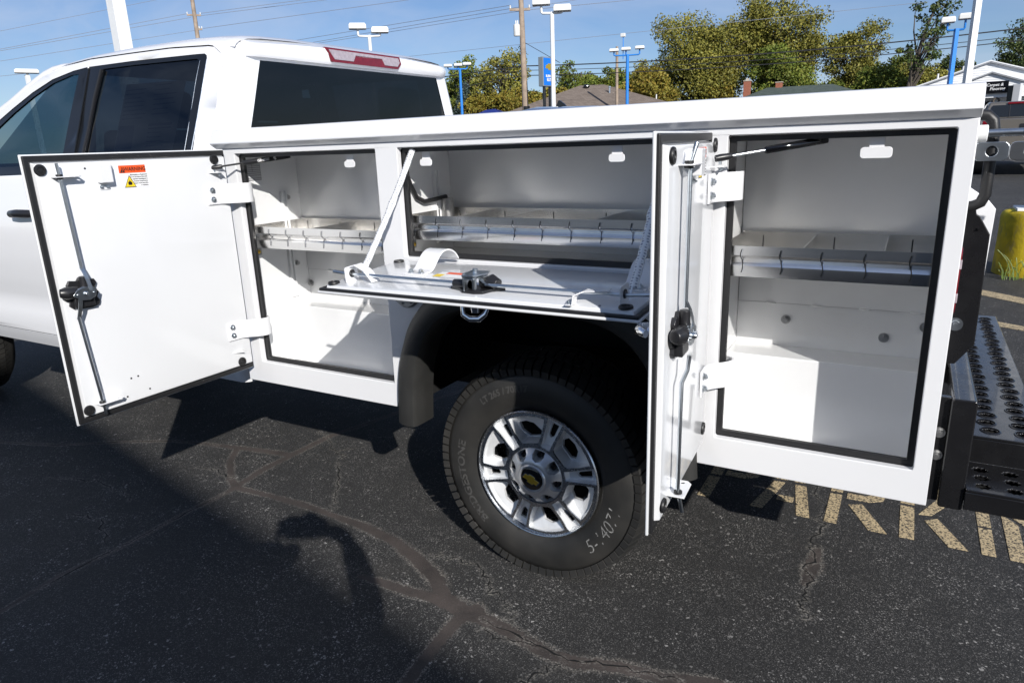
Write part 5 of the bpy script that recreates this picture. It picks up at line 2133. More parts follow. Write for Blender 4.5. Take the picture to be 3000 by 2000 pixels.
    n2 = len(sec[0])
    hd.add([(x, a, b) for x, sc in zip(hx, sec) for a, b in sc], [(i * n2 + k, i * n2 + k + 1, (i + 1) * n2 + k + 1, (i + 1) * n2 + k) for i in range(len(hx) - 1) for k in range(n2 - 1)])
    hd.build('hood', CABW, TRUCK, smooth=50)
    gr = MB()
    gr.box(-3.90, -3.84, 0.08, 2 * YC - 0.08, 0.62, 1.22)
    gr.build('grille', GLOSSBLACK, TRUCK, smooth=0, bevel=0.02)
    # rear wall with window
    rw = MB()
    out = [(0.215, 0.60), (2 * YC - 0.215, 0.60), (2 * YC - 0.215, 1.50), (2 * YC - 0.30, 1.88), (0.30, 1.88), (0.215, 1.50)]
    win = [(0.200 + 0.012, 1.535), (2 * YC - 0.212, 1.535), (2 * YC - 0.232, 1.640), (2 * YC - 0.285, 1.856), (0.285, 1.852), (0.232, 1.640)]
    out = [(0.13, 0.60), (2 * YC - 0.13, 0.60), (2 * YC - 0.13, 1.48), (2 * YC - 0.27, 1.90), (0.27, 1.90), (0.13, 1.48)]
    rw.plate(out, [win], lambda y, z: (-0.0795, y, z), lambda y, z: (-0.10, y, z))
    rw.build('cab_rear_wall', CABW, TRUCK, smooth=0, bevel=0.002)
    gw = MB()
    gw.plate([(y, z) for y, z in win], [], lambda y, z: (-0.083, y, z), None, grid=(0.2, 0.1))
    gw.build('rear_window', GLASS_REAR, TRUCK, smooth=60)
    # rear roof lip
    lip = MB()
    ys = [0.262, 0.272, 0.283, 0.300, 0.34, 0.42, 0.60, 0.80, YC]
    ys = ys + [2 * YC - y for y in ys[-2::-1]]

    def lipsec(y):
        e = min(1.0, (min(y, 2 * YC - y) - 0.262) / 0.05)
        c = 1 - ((y - YC) / 0.70) ** 2
        top = 1.928 + 0.022 * max(0, c) + 0.0 * e
        bx = -0.062 + 0.016 * e
        return [(-0.16, top + 0.012 * e), (-0.11, top + 0.006 * e), (-0.085, top - 0.004), (bx - 0.006, top - 0.018), (bx, top - 0.034 - 0.006 * e), (bx - 0.006, 1.872), (bx - 0.014, 1.862), (-0.083, 1.862)]
    m = len(lipsec(0.5))
    lip.add([(a, y, b) for y in ys for a, b in lipsec(y)], [(i * m + k, i * m + k + 1, (i + 1) * m + k + 1, (i + 1) * m + k) for i in range(len(ys) - 1) for k in range(m - 1)] + [tuple(range(m)), tuple((len(ys) - 1) * m + k for k in range(m))])
    lip.build('roof_lip', CABW, TRUCK, smooth=35)
    # high brake lamp
    cl = MB()
    lamp = [(0.690, 1.934), (0.724, 1.872), (1.205, 1.872), (1.240, 1.900), (1.232, 1.934)]
    cl.plate(lamp, [], lambda y, z: (-0.0415 - (z - 1.872) * 0.12, y, z), lambda y, z: (-0.075, y, z))
    lam = cl.build('high_brake_lamp', REDLENS, TRUCK, smooth=0, bevel=0.003)
    for o_ in ([(0.712, 1.925), (0.742, 1.884), (0.868, 1.884), (0.888, 1.910), (0.888, 1.925)], [(0.888, 1.925), (0.888, 1.912), (1.085, 1.912), (1.085, 1.925)], [(1.085, 1.925), (1.085, 1.910), (1.100, 1.884), (1.200, 1.884), (1.222, 1.903), (1.215, 1.925)]):
        q = MB()
        q.plate(o_, [], lambda y, z: (-0.0385 - (z - 1.872) * 0.12, y, z), lambda y, z: (-0.06, y, z))
        q.build('lamp_lens', CLEARLENS, lam, smooth=0)
    # interior: floor, seats, dash, wheel, sticker
    f = MB()
    f.box(-2.30, -0.12, 0.10, 2 * YC - 0.10, 0.60, 0.66)
    f.box(-2.36, -2.05, 0.14, 2 * YC - 0.14, 0.66, 1.34)
    f.build('cab_floor', SEATS, TRUCK, smooth=0, bevel=0.03)
    hl = MB()
    hl.box(-1.36, -0.13, 0.28, 2 * YC - 0.28, 1.895, 1.90)
    hl.build('headliner', SEATS, TRUCK, smooth=0)
    for x, ys2 in ((-1.22, (0.22, 1.12)), (-0.42, (0.20, 1.10))):
        for y in ys2:
            s = MB()
            s.box(x - 0.52, x + 0.0, y, y + 0.60, 0.80, 1.02)
            s.prism([(x - 0.05, 1.0), (x + 0.10, 1.0), (x + 0.24, 1.60), (x + 0.14, 1.62)], lambda a, b: (a, y, b), lambda a, b: (a, y + 0.60, b))
            s.box(x + 0.17, x + 0.27, y + 0.16, y + 0.44, 1.62, 1.80)
            s.build('seat', SEATS, TRUCK, smooth=40, bevel=0.03)
    sw = MB()
    sw.lathe([(0.175 + 0.016 * math.cos(t), 0.016 * math.sin(t)) for t in np.linspace(0, 2 * math.pi, 9)], (-1.92, 0.50, 1.26), (0.85, 0, 0.52), 30)
    sw.tube([(-1.92, 0.34, 1.26), (-1.92, 0.66, 1.26)], 0.018, 8)
    sw.build('steering_wheel', PLASTIC, TRUCK, smooth=60)
    mi = MB()
    mi.box(-1.62, -1.58, 0.86, 1.10, 1.72, 1.79)
    mi.build('rear_view_mirror', PLASTIC, TRUCK, smooth=0, bevel=0.01)
    # window sticker hung inside the rear side window
    st = MB()
    P = side(False)
    st.plate([(-0.83, 1.50), (-0.41, 1.49), (-0.385, 1.79), (-0.80, 1.80)], [], lambda x, z: P(x, z, 0.018), None, grid=(0.1, 0.05))
    stk = st.build('price_sticker', PAPER, TRUCK, smooth=0)
    pr = MB()
    rg = random.Random(11)
    for x0, x1, z0, z1, n_ in ((-0.80, -0.62, 1.63, 1.77, 8), (-0.59, -0.43, 1.64, 1.78, 7), (-0.60, -0.44, 1.51, 1.60, 5)):
        for i in range(n_):
            z = z1 - (z1 - z0) * i / n_
            xe = x1 - rg.uniform(0, 0.07)
            pr.add([P(x0, z, 0.0165), P(xe, z, 0.0165), P(xe, z + 0.004, 0.0165), P(x0, z + 0.004, 0.0165)], [(0, 1, 2, 3)])
    pr.add([P(-0.60, 1.612, .0165), P(-0.44, 1.612, .0165), P(-0.44, 1.622, .0165), P(-0.60, 1.622, .0165)], [(0, 1, 2, 3)])
    pr.add([P(-0.82, 1.52, .0165), P(-0.70, 1.52, .0165), P(-0.70, 1.62, .0165), P(-0.82, 1.62, .0165)], [(0, 1, 2, 3)])
    pr.build('sticker_print', TENT, stk, smooth=0)


build_cab()


# ------------------------------------------------------------------ lot lighting
def g0(y):
    return float(gz(0, y))


def lamp_head(root, c, d, L=0.55, W=0.34, H=0.14, tilt=0.0):
    """shoebox luminaire centred at c (root-local) with its length along horizontal d"""
    d = Vector((d[0], d[1], tilt)).normalized()
    s = Vector((-d.y, d.x, 0)).normalized()
    u = d.cross(s)
    if u.z < 0:
        u = -u
    c = Vector(c)
    m = MB()
    pts = []
    for k, (l_, w_) in ((-0.5, (1.0, 1.0)), (0.15, (1.0, 1.0)), (0.5, (0.86, 0.8))):
        for a, b in ((-1, -1), (1, -1), (1, 1), (-1, 1)):
            pts.append(c + d * (a * L / 2 * l_) + s * (b * W / 2 * w_) + u * (k * H))
    m.add(pts, [(3, 2, 1, 0), (8, 9, 10, 11)] + [(q + i, q + (i + 1) % 4, q + 4 + (i + 1) % 4, q + 4 + i) for q in (0, 4) for i in range(4)])
    h = m.build('lamp_head', LAMPW, root, smooth=0, bevel=0.015)
    l_ = MB()
    l_.add([c + d * (a * L * 0.40) + s * (b * W * 0.38) - u * (H * 0.5 + 0.006) for a, b in ((-1, -1), (1, -1), (1, 1), (-1, 1))], [(0, 1, 2, 3)])
    l_.build('lamp_lens', GREYP, h, smooth=0)


def pole(name, base, top, half, material, label, square=True, heads=(), hsize=(0.55, 0.34, 0.14), arms=None, arm_r=0.04, group='parking lot light poles', taper=0.85):
    x, y = base
    z0 = g0(y)
    r = empty(name, (x, y, z0), 0, label, 'light pole', group)
    m = MB()
    h = top - z0
    if square:
        a = math.atan2(y - CP.y, x - CP.x) + 0.5
        c, s = math.cos(a), math.sin(a)
        vs_ = []
        for zz, k in ((0, 1.0), (h, taper)):
            for i, j in ((-1, -1), (1, -1), (1, 1), (-1, 1)):
                vs_.append(((c * i - s * j) * half * k, (s * i + c * j) * half * k, zz))
        m.add(vs_, [(3, 2, 1, 0), (4, 5, 6, 7)] + [(i, (i + 1) % 4, 4 + (i + 1) % 4, 4 + i) for i in range(4)])
    else:
        m.cyl((0, 0, 0), (0, 0, h), half, half * taper, n=16)
    m.build('shaft', material, r, smooth=0 if square else 40, bevel=0.006 if square else 0)
    b = MB()
    b.box(-half * 1.8, half * 1.8, -half * 1.8, half * 1.8, 0.0, 0.05)
    b.build('base_plate', material, r, smooth=0)
    loc = Vector((x, y, z0))
    for p, d in heads:
        q = Vector(p) - loc
        lamp_head(r, q, d, *hsize)
        k = MB()
        tp = Vector((0, 0, h - 0.04))
        k.tube([tp, Vector((q.x * 0.9, q.y * 0.9, h - 0.03)), Vector((q.x, q.y, h)), Vector((q.x, q.y, q.z - hsize[2] * 0.4))], arm_r, 10)
        k.build('arm', material, r)
    return r


TR = Vector((0.872, 0.489))      # sideways direction in front of the viewer
pole('light_pole', (-8.51, 5.33), 9.0, 0.105, POLEW, 'thick white square light pole rising behind the cab roof, cut by the frame top', heads=[((-8.9, 5.0, 9.1), (0.6, 0.8))])
pole('light_pole', (-26.0, 13.02), 4.50, 0.075, POLEW, 'lone white lamp head just above the windscreen, far left', heads=[((-26.0, 13.03, 4.63), (0.46, 0.89))], hsize=(0.75, 0.36, 0.14))
pole('light_pole', (-15.58, 19.68), 5.50, 0.075, POLEW, 'white light pole with two lamp heads right behind the red brake lamp', square=False, heads=[((-15.88, 19.42, 5.80), (-0.72, -0.62)), ((-15.27, 19.92, 5.67), (0.75, 0.66))], hsize=(0.62, 0.36, 0.20))
pole('light_pole', (-8.61, 20.63), 5.62, 0.082, POLEW, 'tall white light pole with two lamp heads in front of the blue sign', square=False, heads=[((-8.92, 20.47, 5.93), (-0.86, -0.42)), ((-8.30, 20.77, 5.72), (0.87, 0.4))], hsize=(0.58, 0.36, 0.20))
pole('light_pole', (3.16, 18.13), 7.5, 0.072, POLEW, 'slim white pole standing before the white gabled shop', heads=[((3.5, 18.1, 7.6), (1, 0))])
pole('light_pole', (-15.69, 25.79), 4.80, 0.065, BLUE, 'blue pole with three white lamp heads beside the cab rear corner', square=False, heads=[((-16.13, 25.5, 4.92), (0.83, 0.55)), ((-15.75, 25.75, 4.94), (0.83, 0.55)), ((-15.42, 25.97, 4.97), (0.83, 0.55))], hsize=(0.36, 0.34, 0.11), arm_r=0.03)
pc = pole('light_pole', (-10.15, 31.91), 5.40, 0.085, BLUE, 'blue pole with three white lamp heads and a camera mast on top', square=False, heads=[((-10.75, 31.69, 5.62), (0.93, 0.35)), ((-10.22, 31.88, 5.65), (0.93, 0.35)), ((-9.62, 32.10, 5.68), (0.93, 0.35))], hsize=(0.44, 0.38, 0.13), arm_r=0.035)
m = MB()
m.cyl((-0.20, -0.06, 5.2 - g0(31.9)), (-0.20, -0.06, 6.2 - g0(31.9)), 0.022, n=8)
m.build('camera_mast', BLUE, pc)
m = MB()
m.box(-0.32, -0.10, -0.14, 0.02, 6.18 - g0(31.9), 6.34 - g0(31.9))
m.build('security_camera', LAMPW, pc, smooth=0, bevel=0.02)
pole('light_pole', (2.925, 22.14), 4.10, 0.060, BLUE, 'blue pole with two white lamp heads left of the white pole', square=True, heads=[((2.70, 22.15, 4.34), (1, 0.05)), ((3.11, 22.14, 4.39), (1, 0.05))], hsize=(0.34, 0.30, 0.15), arm_r=0.028)

# ------------------------------------------------------------------ utility poles and wires
def utility_pole(base, top, r, label, lean=(0, 0), arms=(), group='wooden utility poles'):
    x, y = base
    z0 = g0(y)
    o = empty('utility_pole', (x, y, z0), 0, label, 'utility pole', group)
    m = MB()
    h = top - z0
    m.tube([(0, 0, 0), (lean[0] * .4, lean[1] * .4, h * .4), (lean[0], lean[1], h)], [r, r * 0.88, r * 0.68], 14)
    m.build('shaft', WOOD, o)
    for a, b, z in arms:
        k = MB()
        a, b = Vector((a[0] - x, a[1] - y, z - z0)), Vector((b[0] - x, b[1] - y, z - z0))
        dd = (b - a).normalized()
        s = Vector((-dd.y, dd.x, 0)) * 0.05
        u = Vector((0, 0, 0.06))
        k.add([p + i * s + j * u for p in (a, b) for i, j in ((-1, -1), (1, -1), (1, 1), (-1, 1))], [(0, 1, 2, 3), (7, 6, 5, 4), (0, 4, 5, 1), (1, 5, 6, 2), (2, 6, 7, 3), (3, 7, 4, 0)])
        k.build('crossarm', WOOD, o, smooth=0)
        for t in (0.04, 0.5, 0.96):
            i_ = MB()
            p = a + (b - a) * t + u
            i_.lathe([(0.0, 0.16), (0.03, 0.15), (0.05, 0.10), (0.035, 0.07), (0.05, 0.03), (0.03, 0.0)], p, (0, 0, 1), 10)
            i_.build('insulator', LAMPW, o)
    return o


utility_pole((-47.12, 37.18), 14.6, 0.20, 'pale wooden utility pole far off above the cab roof', arms=[((-47.46, 36.76), (-46.83, 37.54), 11.86), ((-47.12, 37.18), (-46.86, 37.50), 10.86)])
up2 = utility_pole((-16.50, 33.44), 9.7, 0.185, 'wooden utility pole with crossarm and grey transformer left of the blue sign', lean=(-0.12, -0.06), arms=[((-17.14, 33.07), (-16.19, 33.60), 8.28)])
m = MB()
m.lathe([(0.0, 0.60), (0.11, 0.59), (0.17, 0.54), (0.175, 0.5), (0.175, 0.04), (0.165, 0.0), (0.0, 0.0)], (-0.34, -0.18, 7.0 - g0(33.4)), (0, 0, 1), 20)
m.build('transformer', LAMPW, up2)
for a in (-0.05, 0.06):
    m = MB()
    m.lathe([(0.0, 0.2), (0.03, 0.18), (0.04, 0.1), (0.03, 0.0)], (-0.34 + a, -0.18, 7.58 - g0(33.4)), (0, 0, 1), 8)
    m.build('bushing', LAMPW, up2)
m = MB()
m.cyl((0, 0, 0.0), (0, 0, 3.45 - g0(33.4)), 0.20, n=14)
m.build('pole_guard', BLACKPAINT, up2)
utility_pole((-29.42, 49.05), 6.3, 0.09, 'short thin wooden pole among golden trees left of the transformer pole')
utility_pole((-13.85, 40.14), 6.85, 0.11, 'thin grey wooden pole just left of the blue camera pole')


def wire(p0, p1, r, label, mt=None, sag=0.0, group='overhead wires'):
    a, b = Vector(p0), Vector(p1)
    m = MB()
    n = 16
    m.tube([a + (b - a) * (i / n) + Vector((0, 0, -sag * 4 * (i / n) * (1 - i / n))) for i in range(n + 1)], r, 5)
    o = m.build('power_line', mt or WIREG, None, smooth=60)
    return tag(o, label, 'wire', group)


wire((-60.18, 29.66, 11.23), (-54.27, 39.34, 14.1), 0.016, 'thin wire highest at upper left, crossing the tall white pole', WIREG, 0.0)
wire((-54.03, 26.3, 9.08), (-47.45, 36.76, 11.94), 0.018, 'upper of two paired wires running left from the far utility pole', WIREG, 0.0)
wire((-54.04, 26.28, 8.97), (-47.28, 36.98, 11.69), 0.018, 'lower of two paired wires running left from the far utility pole', WIREG, 0.0)
wire((-46.83, 37.54, 12.0), (-39.47, 41.19, 12.6), 0.018, 'upper of two paired wires running right from the far utility pole', WIREG, 0.0)
wire((-46.85, 37.52, 11.83), (-38.26, 42.33, 12.61), 0.018, 'lower of two paired wires running right from the far utility pole', WIREG, 0.0)
wire((-54.1, 26.17, 8.3), (-47.22, 37.06, 10.77), 0.016, 'single wire below the pair left of the far utility pole', WIREG, 0.0)
wire((-46.82, 37.56, 10.93), (-30.44, 42.32, 11.68), 0.018, 'single wire passing above the cab roof towards the frame top', WIREG, 0.0)
wire((-54.18, 26.0, 7.31), (-53.28, 27.75, 7.58), 0.016, 'short stretch of wire at far left beside the lamp head', WIREG, 0.0)
wire((-36.91, 36.69, 8.98), (-17.07, 33.13, 8.51), 0.014, 'uppermost of three wires meeting the transformer pole crossarm from the left', WIREG, 0.0)
wire((-36.12, 37.48, 8.84), (-16.71, 33.32, 8.4), 0.014, 'middle of three wires meeting the transformer pole crossarm from the left', WIREG, 0.0)
wire((-36.12, 37.47, 8.73), (-16.32, 33.53, 8.25), 0.012, 'lowest of three wires meeting the transformer pole crossarm from the left', WIREG, 0.0)
wire((-16.32, 33.54, 8.35), (-13.99, 34.67, 8.62), 0.012, 'upper wire leaving the crossarm behind the white lamp heads', WIREG, 0.0)
wire((-16.27, 33.56, 8.25), (-11.21, 35.79, 8.45), 0.014, 'lower wire leaving the crossarm behind the white lamp heads', WIREG, 0.0)
wire((-24.96, 33.93, 6.71), (-16.57, 33.4, 6.59), 0.01, 'faint thin wire from the cab corner to the transformer pole', WIREG, 0.0)
wire((-16.57, 33.4, 6.59), (2.06, 40.15, 7.39), 0.011, 'faint thin wire from the transformer pole across the big crown', WIREG, 0.0)
wire((-21.4, 32.8, 5.27), (-16.6, 33.39, 5.5), 0.03, 'thick black cable left of the transformer pole', WIRE, 0.0)
wire((-16.6, 33.39, 5.5), (6.15, 39.97, 5.8), 0.03, 'thick black cable across the trees, topmost of three', WIRE, 0.28)
wire((-21.33, 32.85, 5.1), (-16.54, 33.42, 5.28), 0.014, 'thin dark cable left of the transformer pole under the thick one', WIRE, 0.0)
wire((-16.54, 33.42, 5.28), (6.19, 39.97, 5.47), 0.016, 'thin dark cable across the trees, middle of three', WIRE, 0.28)
wire((-20.77, 33.22, 4.67), (-16.58, 33.4, 5.02), 0.022, 'lowest black cable left of the transformer pole', WIRE, 0.0)
wire((-16.58, 33.4, 5.02), (6.22, 39.97, 5.28), 0.022, 'lowest of three black cables across the trees', WIRE, 0.28)
wire((-16.46, 33.46, 6.65), (-13.98, 32.47, 5.39), 0.014, 'short service wire dropping from the transformer pole towards the sign', WIRE, 0.0)
# ------------------------------------------------------------------ blue dealer sign
SG = empty('pylon_sign', (-14.75, 32.09, g0(32)), 0, 'blue lit sign box with gold emblem on black posts behind the white pole', 'sign')
nx_, fx_ = Vector((0.977, -0.212, 0)), Vector((0.212, 0.977, 0))
zb0, zb1 = 4.30 - g0(32), 5.72 - g0(32)


def sgp(u, z, d):
    p = fx_ * u + nx_ * d
    return (p.x, p.y, z)


m = MB()
m.prism([(0, zb0), (1.0, zb0), (1.0, zb1), (0, zb1)], lambda u, z: sgp(u, z, -0.31), lambda u, z: sgp(u, z, 0.0))
m.build('sign_box', SIGNGREY, SG, smooth=0, bevel=0.02)
m = MB()
m.plate(rrect(0.05, 0.95, zb0 + 0.05, zb1 - 0.05, 0.02), [], lambda u, z: sgp(u, z, 0.012), lambda u, z: sgp(u, z, -0.01))
m.build('sign_face', SIGNBLUE, SG, smooth=0)
tie = [(-0.028, -0.0075), (-0.0095, -0.0075), (-0.0095, -0.0135), (0.0105, -0.0135), (0.0145, -0.0075), (0.024, -0.0075), (0.028, 0.0075), (0.0095, 0.0075), (0.0095, 0.0135), (-0.0105, 0.0135), (-0.0145, 0.0075), (-0.024, 0.0075)]
m = MB()
m.plate([(0.52 + a * 11.5, 5.25 - g0(32) + b * 11.5) for a, b in tie], [], lambda u, z: sgp(u, z, 0.02), lambda u, z: sgp(u, z, 0.0))
m.build('sign_emblem', GOLD, SG, smooth=0)
for s, z, sz in (('BUSINESS', 4.80, 0.15), ('ELITE', 4.62, 0.20)):
    Mx = Matrix(((fx_.x, 0, nx_.x, (fx_ * 0.52 + nx_ * 0.02).x), (fx_.y, 0, nx_.y, (fx_ * 0.52 + nx_ * 0.02).y), (0, 1, 0, z - g0(32)), (0, 0, 0, 1)))
    text_mb(s, sz, Mx, bold=0.006).build('sign_lettering', WHITEP, SG, smooth=0, merge=False)
for u in (0.25, 0.72):
    m = MB()
    m.cyl(sgp(u, 0, -0.15), sgp(u, zb0, -0.15), 0.08, n=12)
    m.build('sign_post', BLACKPAINT, SG)


# ------------------------------------------------------------------ houses and shop
def house(name, c, t, ridge_half, z_r, z_e, half_l, half_d, roof_m, label, wall_m):
    z0 = g0(c[1])
    o = empty(name, (c[0], c[1], z0), 0, label, 'house')
    t = Vector((t[0], t[1], 0)).normalized()
    n = Vector((-t.y, t.x, 0))

    def q(a, b, z):
        p = t * a + n * b
        return (p.x, p.y, z - z0)
    r_ = MB()
    th = 0.18
    for dz, flip in ((0, False), (-th, True)):
        r_.add([q(-half_l, -half_d, z_e + dz), q(half_l, -half_d, z_e + dz), q(half_l, half_d, z_e + dz), q(-half_l, half_d, z_e + dz), q(-ridge_half, 0, z_r + dz), q(ridge_half, 0, z_r + dz)],
               [(0, 1, 5, 4), (1, 2, 5), (2, 3, 4, 5), (3, 0, 4)])
    for a, b in ((0, 1), (1, 2), (2, 3), (3, 0)):
        k = [(-half_l, -half_d), (half_l, -half_d), (half_l, half_d), (-half_l, half_d)]
        r_.add([q(*k[a], z_e), q(*k[b], z_e), q(*k[b], z_e - th), q(*k[a], z_e - th)], [(0, 1, 2, 3)])
    rf = r_.build('roof', roof_m, o, smooth=0)
    w = MB()
    hl, hd = half_l - 0.5, half_d - 0.5
    w.add([q(a, b, z) for z in (z0, z_e - 0.02) for a, b in ((-hl, -hd), (hl, -hd), (hl, hd), (-hl, hd))], [(0, 1, 5, 4), (1, 2, 6, 5), (2, 3, 7, 6), (3, 0, 4, 7)])
    w.build('wall', wall_m, o, smooth=0)
    for a in (-hl * .6, hl * .5):
        x = MB()
        x.add([q(a + i, -hd - 0.03, z) for i, z in ((-.6, z0 + 1.0), (.6, z0 + 1.0), (.6, z0 + 2.1), (-.6, z0 + 2.1))], [(0, 1, 2, 3)])
        x.build('window', DARKGLASS, o, smooth=0)
    return o, rf, q


hb, hbr, q1 = house('brown_roof_house', (-17.2, 44.2), (0.92, 0.39), 0.80, 5.13, 2.75, 7.1, 6.2, SH_BROWN, 'low house with brown hipped shingle roof and roof vents', FACADE)
m = MB()
m.lathe([(0.0, 0.16), (0.12, 0.15), (0.20, 0.09), (0.22, 0.0), (0.10, -0.2)], q1(-0.35, -0.55, 4.99), (0, 0, 1), 14)
m.build('roof_vent', BLACKPAINT, hbr)
m = MB()
m.cyl(q1(1.15, -1.7, 4.2), q1(1.15, -1.7, 4.85), 0.055, n=12)
m.lathe([(0.0, 0.1), (0.09, 0.08), (0.09, 0.0), (0.055, -0.02)], q1(1.15, -1.7, 4.80), (0, 0, 1), 12)
m.build('vent_pipe', ZINC, hbr)
m = MB()
m.cyl(q1(4.2, -1.0, 3.4), q1(4.2, -1.0, 4.3), 0.04, n=8)
m.build('vent_pipe', LAMPW, hbr)
hg, hgr, q2 = house('green_roof_house', (-6.2, 59.5), (0.99, 0.136), 2.35, 5.09, 2.9, 7.6, 5.6, SH_GREEN, 'low house with dark green roof and two chimneys under the big trees', FACADE)
for a, b, top, w in ((-3.85, -0.6, 5.62, 0.24), (-1.5, 0.1, 5.42, 0.23)):
    m = MB()
    p = Vector(q2(a, b, 4.0))
    zt = top - g0(59.5)
    m.box(p.x - w, p.x + w, p.y - w, p.y + w, p.z, zt)
    ck = m.build('chimney', BRICK, hgr, smooth=0)
    m = MB()
    m.box(p.x - w - .04, p.x + w + .04, p.y - w - .04, p.y + w + .04, zt + 0.002, zt + 0.06)
    if a < -3:
        m.box(p.x - .10, p.x + .10, p.y - .10, p.y + .10, zt + 0.062, zt + 0.22)
    m.build('chimney_cap', STONE, hgr, smooth=0)


def shop():
    z0 = g0(43.1)
    o = empty('gabled_shop', (5.1, 43.1, z0), 0, 'white clapboard shop with gable roof and black carpet sign', 'shop')

    def gable(cx, y, apex, half, slope, zlow, depth, nm):
        s = MB()
        ze = apex - slope * half
        # lapped boards up the gable
        z = zlow
        st = 0.11
        while z < apex - 0.05:
            zt = min(z + st, apex - 0.02)
            h0 = min(half - 0.1, (apex - z) / slope - 0.12)
            h1 = min(half - 0.1, (apex - zt) / slope - 0.12)
            if h0 > 0.05:
                h1 = max(h1, 0.02)
                s.add([(cx - h0, y - 0.022, z - z0), (cx + h0, y - 0.022, z - z0), (cx + h1, y - 0.004, zt - z0), (cx - h1, y - 0.004, zt - z0), (cx - h0, y, z - z0), (cx + h0, y, z - z0)], [(0, 1, 2, 3), (0, 4, 5, 1)])
            z += st
        s.add([(cx - half + .1, y + 0.001, zlow - z0), (cx + half - .1, y + 0.001, zlow - z0), (cx + half - .1, y + 0.001, ze - z0), (cx, y + 0.001, apex - z0 - .02), (cx - half + .1, y + 0.001, ze - z0)], [(0, 1, 2, 3, 4)])
        s.v = [(a - 5.1, b - 43.1, c) for a, b, c in s.v]
        s.build(nm, SIDING, o, smooth=0, merge=False)
        r_ = MB()
        for sg in (-1, 1):
            a, b = (cx, apex), (cx + sg * half, ze)
            r_.add([(x, yy, zz - z0) for yy in (y - 0.16, y + depth) for x, zz in (a, b, (b[0], b[1] - .09), (a[0], a[1] - .09))], [(0, 1, 2, 3), (7, 6, 5, 4), (0, 4, 5, 1), (1, 5, 6, 2), (2, 6, 7, 3)])
        r_.v = [(a - 5.1, b - 43.1, c) for a, b, c in r_.v]
        r_.build('gable_roof', GREYTRIM, o, smooth=0)
        t = MB()
        for sg in (-1, 1):
            t.add([(x, y - 0.18, zz - z0) for x, zz in ((cx, apex + .02), (cx + sg * half, ze + .02), (cx + sg * half, ze - .035), (cx, apex - .035))], [(0, 1, 2, 3)])
        t.v = [(a - 5.1, b - 43.1, c) for a, b, c in t.v]
        t.build('barge_board', SIDING, o, smooth=0)
    gable(5.1, 43.1, 4.72, 5.2, 0.325, z0, 10, 'siding')
    gable(5.17, 42.3, 4.16, 2.6, 0.36, 3.10, 0.8, 'porch_siding')

    def part(nm, mt, x0, x1, y0, y1, za, zb, bv=0.0):
        m = MB()
        m.box(x0 - 5.1, x1 - 5.1, y0 - 43.1, y1 - 43.1, za - z0, zb - z0)
        return m.build(nm, mt, o, smooth=0, bevel=bv)
    sb = part('fascia_sign', GLOSSBLACK, 4.30, 5.93, 42.05, 42.15, 3.10, 3.66)
    for s, x, z, sz in (('Carpet &', 5.36, 3.49, 0.19), ('Flooring', 5.48, 3.30, 0.19)):
        Mx = Matrix(((1, 0, 0, x - 5.1), (0, 0, -1, 42.03 - 43.1), (0, 1, 0, z - z0), (0, 0, 0, 1)))
        text_mb(s, sz, Mx, bold=0.001, shear=0.15).build('sign_lettering', WHITEP, o, smooth=0, merge=False)
    part('porch_beam', SIDING, 2.6, 7.7, 42.25, 42.5, 2.90, 3.08)
    for x in (2.8, 6.42, 7.5):
        part('porch_column', SIDING, x, x + 0.13, 42.2, 42.33, z0, 2.90 if x < 6 or x > 7 else 3.5)
    part('display_panel', GREYTRIM, 6.08, 6.40, 41.86, 41.92, z0, 3.46)
    part('display_glass', DARKGLASS, 5.90, 6.12, 41.80, 41.855, z0, 3.40)
    part('shop_window', DARKGLASS, 6.75, 8.6, 43.02, 43.07, z0 + 0.8, 2.75)
    part('shop_window', DARKGLASS, 3.2, 5.4, 43.02, 43.07, z0 + 0.5, 2.75)
    w = MB()
    w.lathe([(0.12 + 0.045 * math.cos(t), 0.045 * math.sin(t)) for t in np.linspace(0, 2 * math.pi, 8)], (5.52 - 5.1, 42.2 - 43.1, 2.74 - z0), (0, 1, 0), 16)
    w.build('door_wreath', BARK, o, smooth=60)
    for x, z in ((2.9, 4.25), (4.05, 4.55)):
        m = MB()
        m.cyl((x - 5.1, 2.2, z - z0 - .5), (x - 5.1, 2.2, z - z0 + 0.15), 0.05, n=8)
        m.build('vent_pipe', LAMPW, o)


shop()

# ------------------------------------------------------------------ vehicles beyond
def car_wheel(par, x, y, z, r=0.39, w=0.26):
    t = MB()
    t.lathe([(r * .6, -w / 2), (r * .92, -w / 2), (r, -w / 2 + .03), (r, w / 2 - .03), (r * .92, w / 2), (r * .6, w / 2)], (x, y, z), (1, 0, 0) if par.get('axis') == 'x' else (0, 1, 0), 28)
    o = t.build('wheel', TYRE, par)
    q = MB()
    q.lathe([(0, -w / 2 + .01), (r * .6, -w / 2 + .02), (r * .6, w / 2 - .02), (0, w / 2 - .01)], (x, y, z), (1, 0, 0) if par.get('axis') == 'x' else (0, 1, 0), 20)
    q.build('rim', RIM, o)


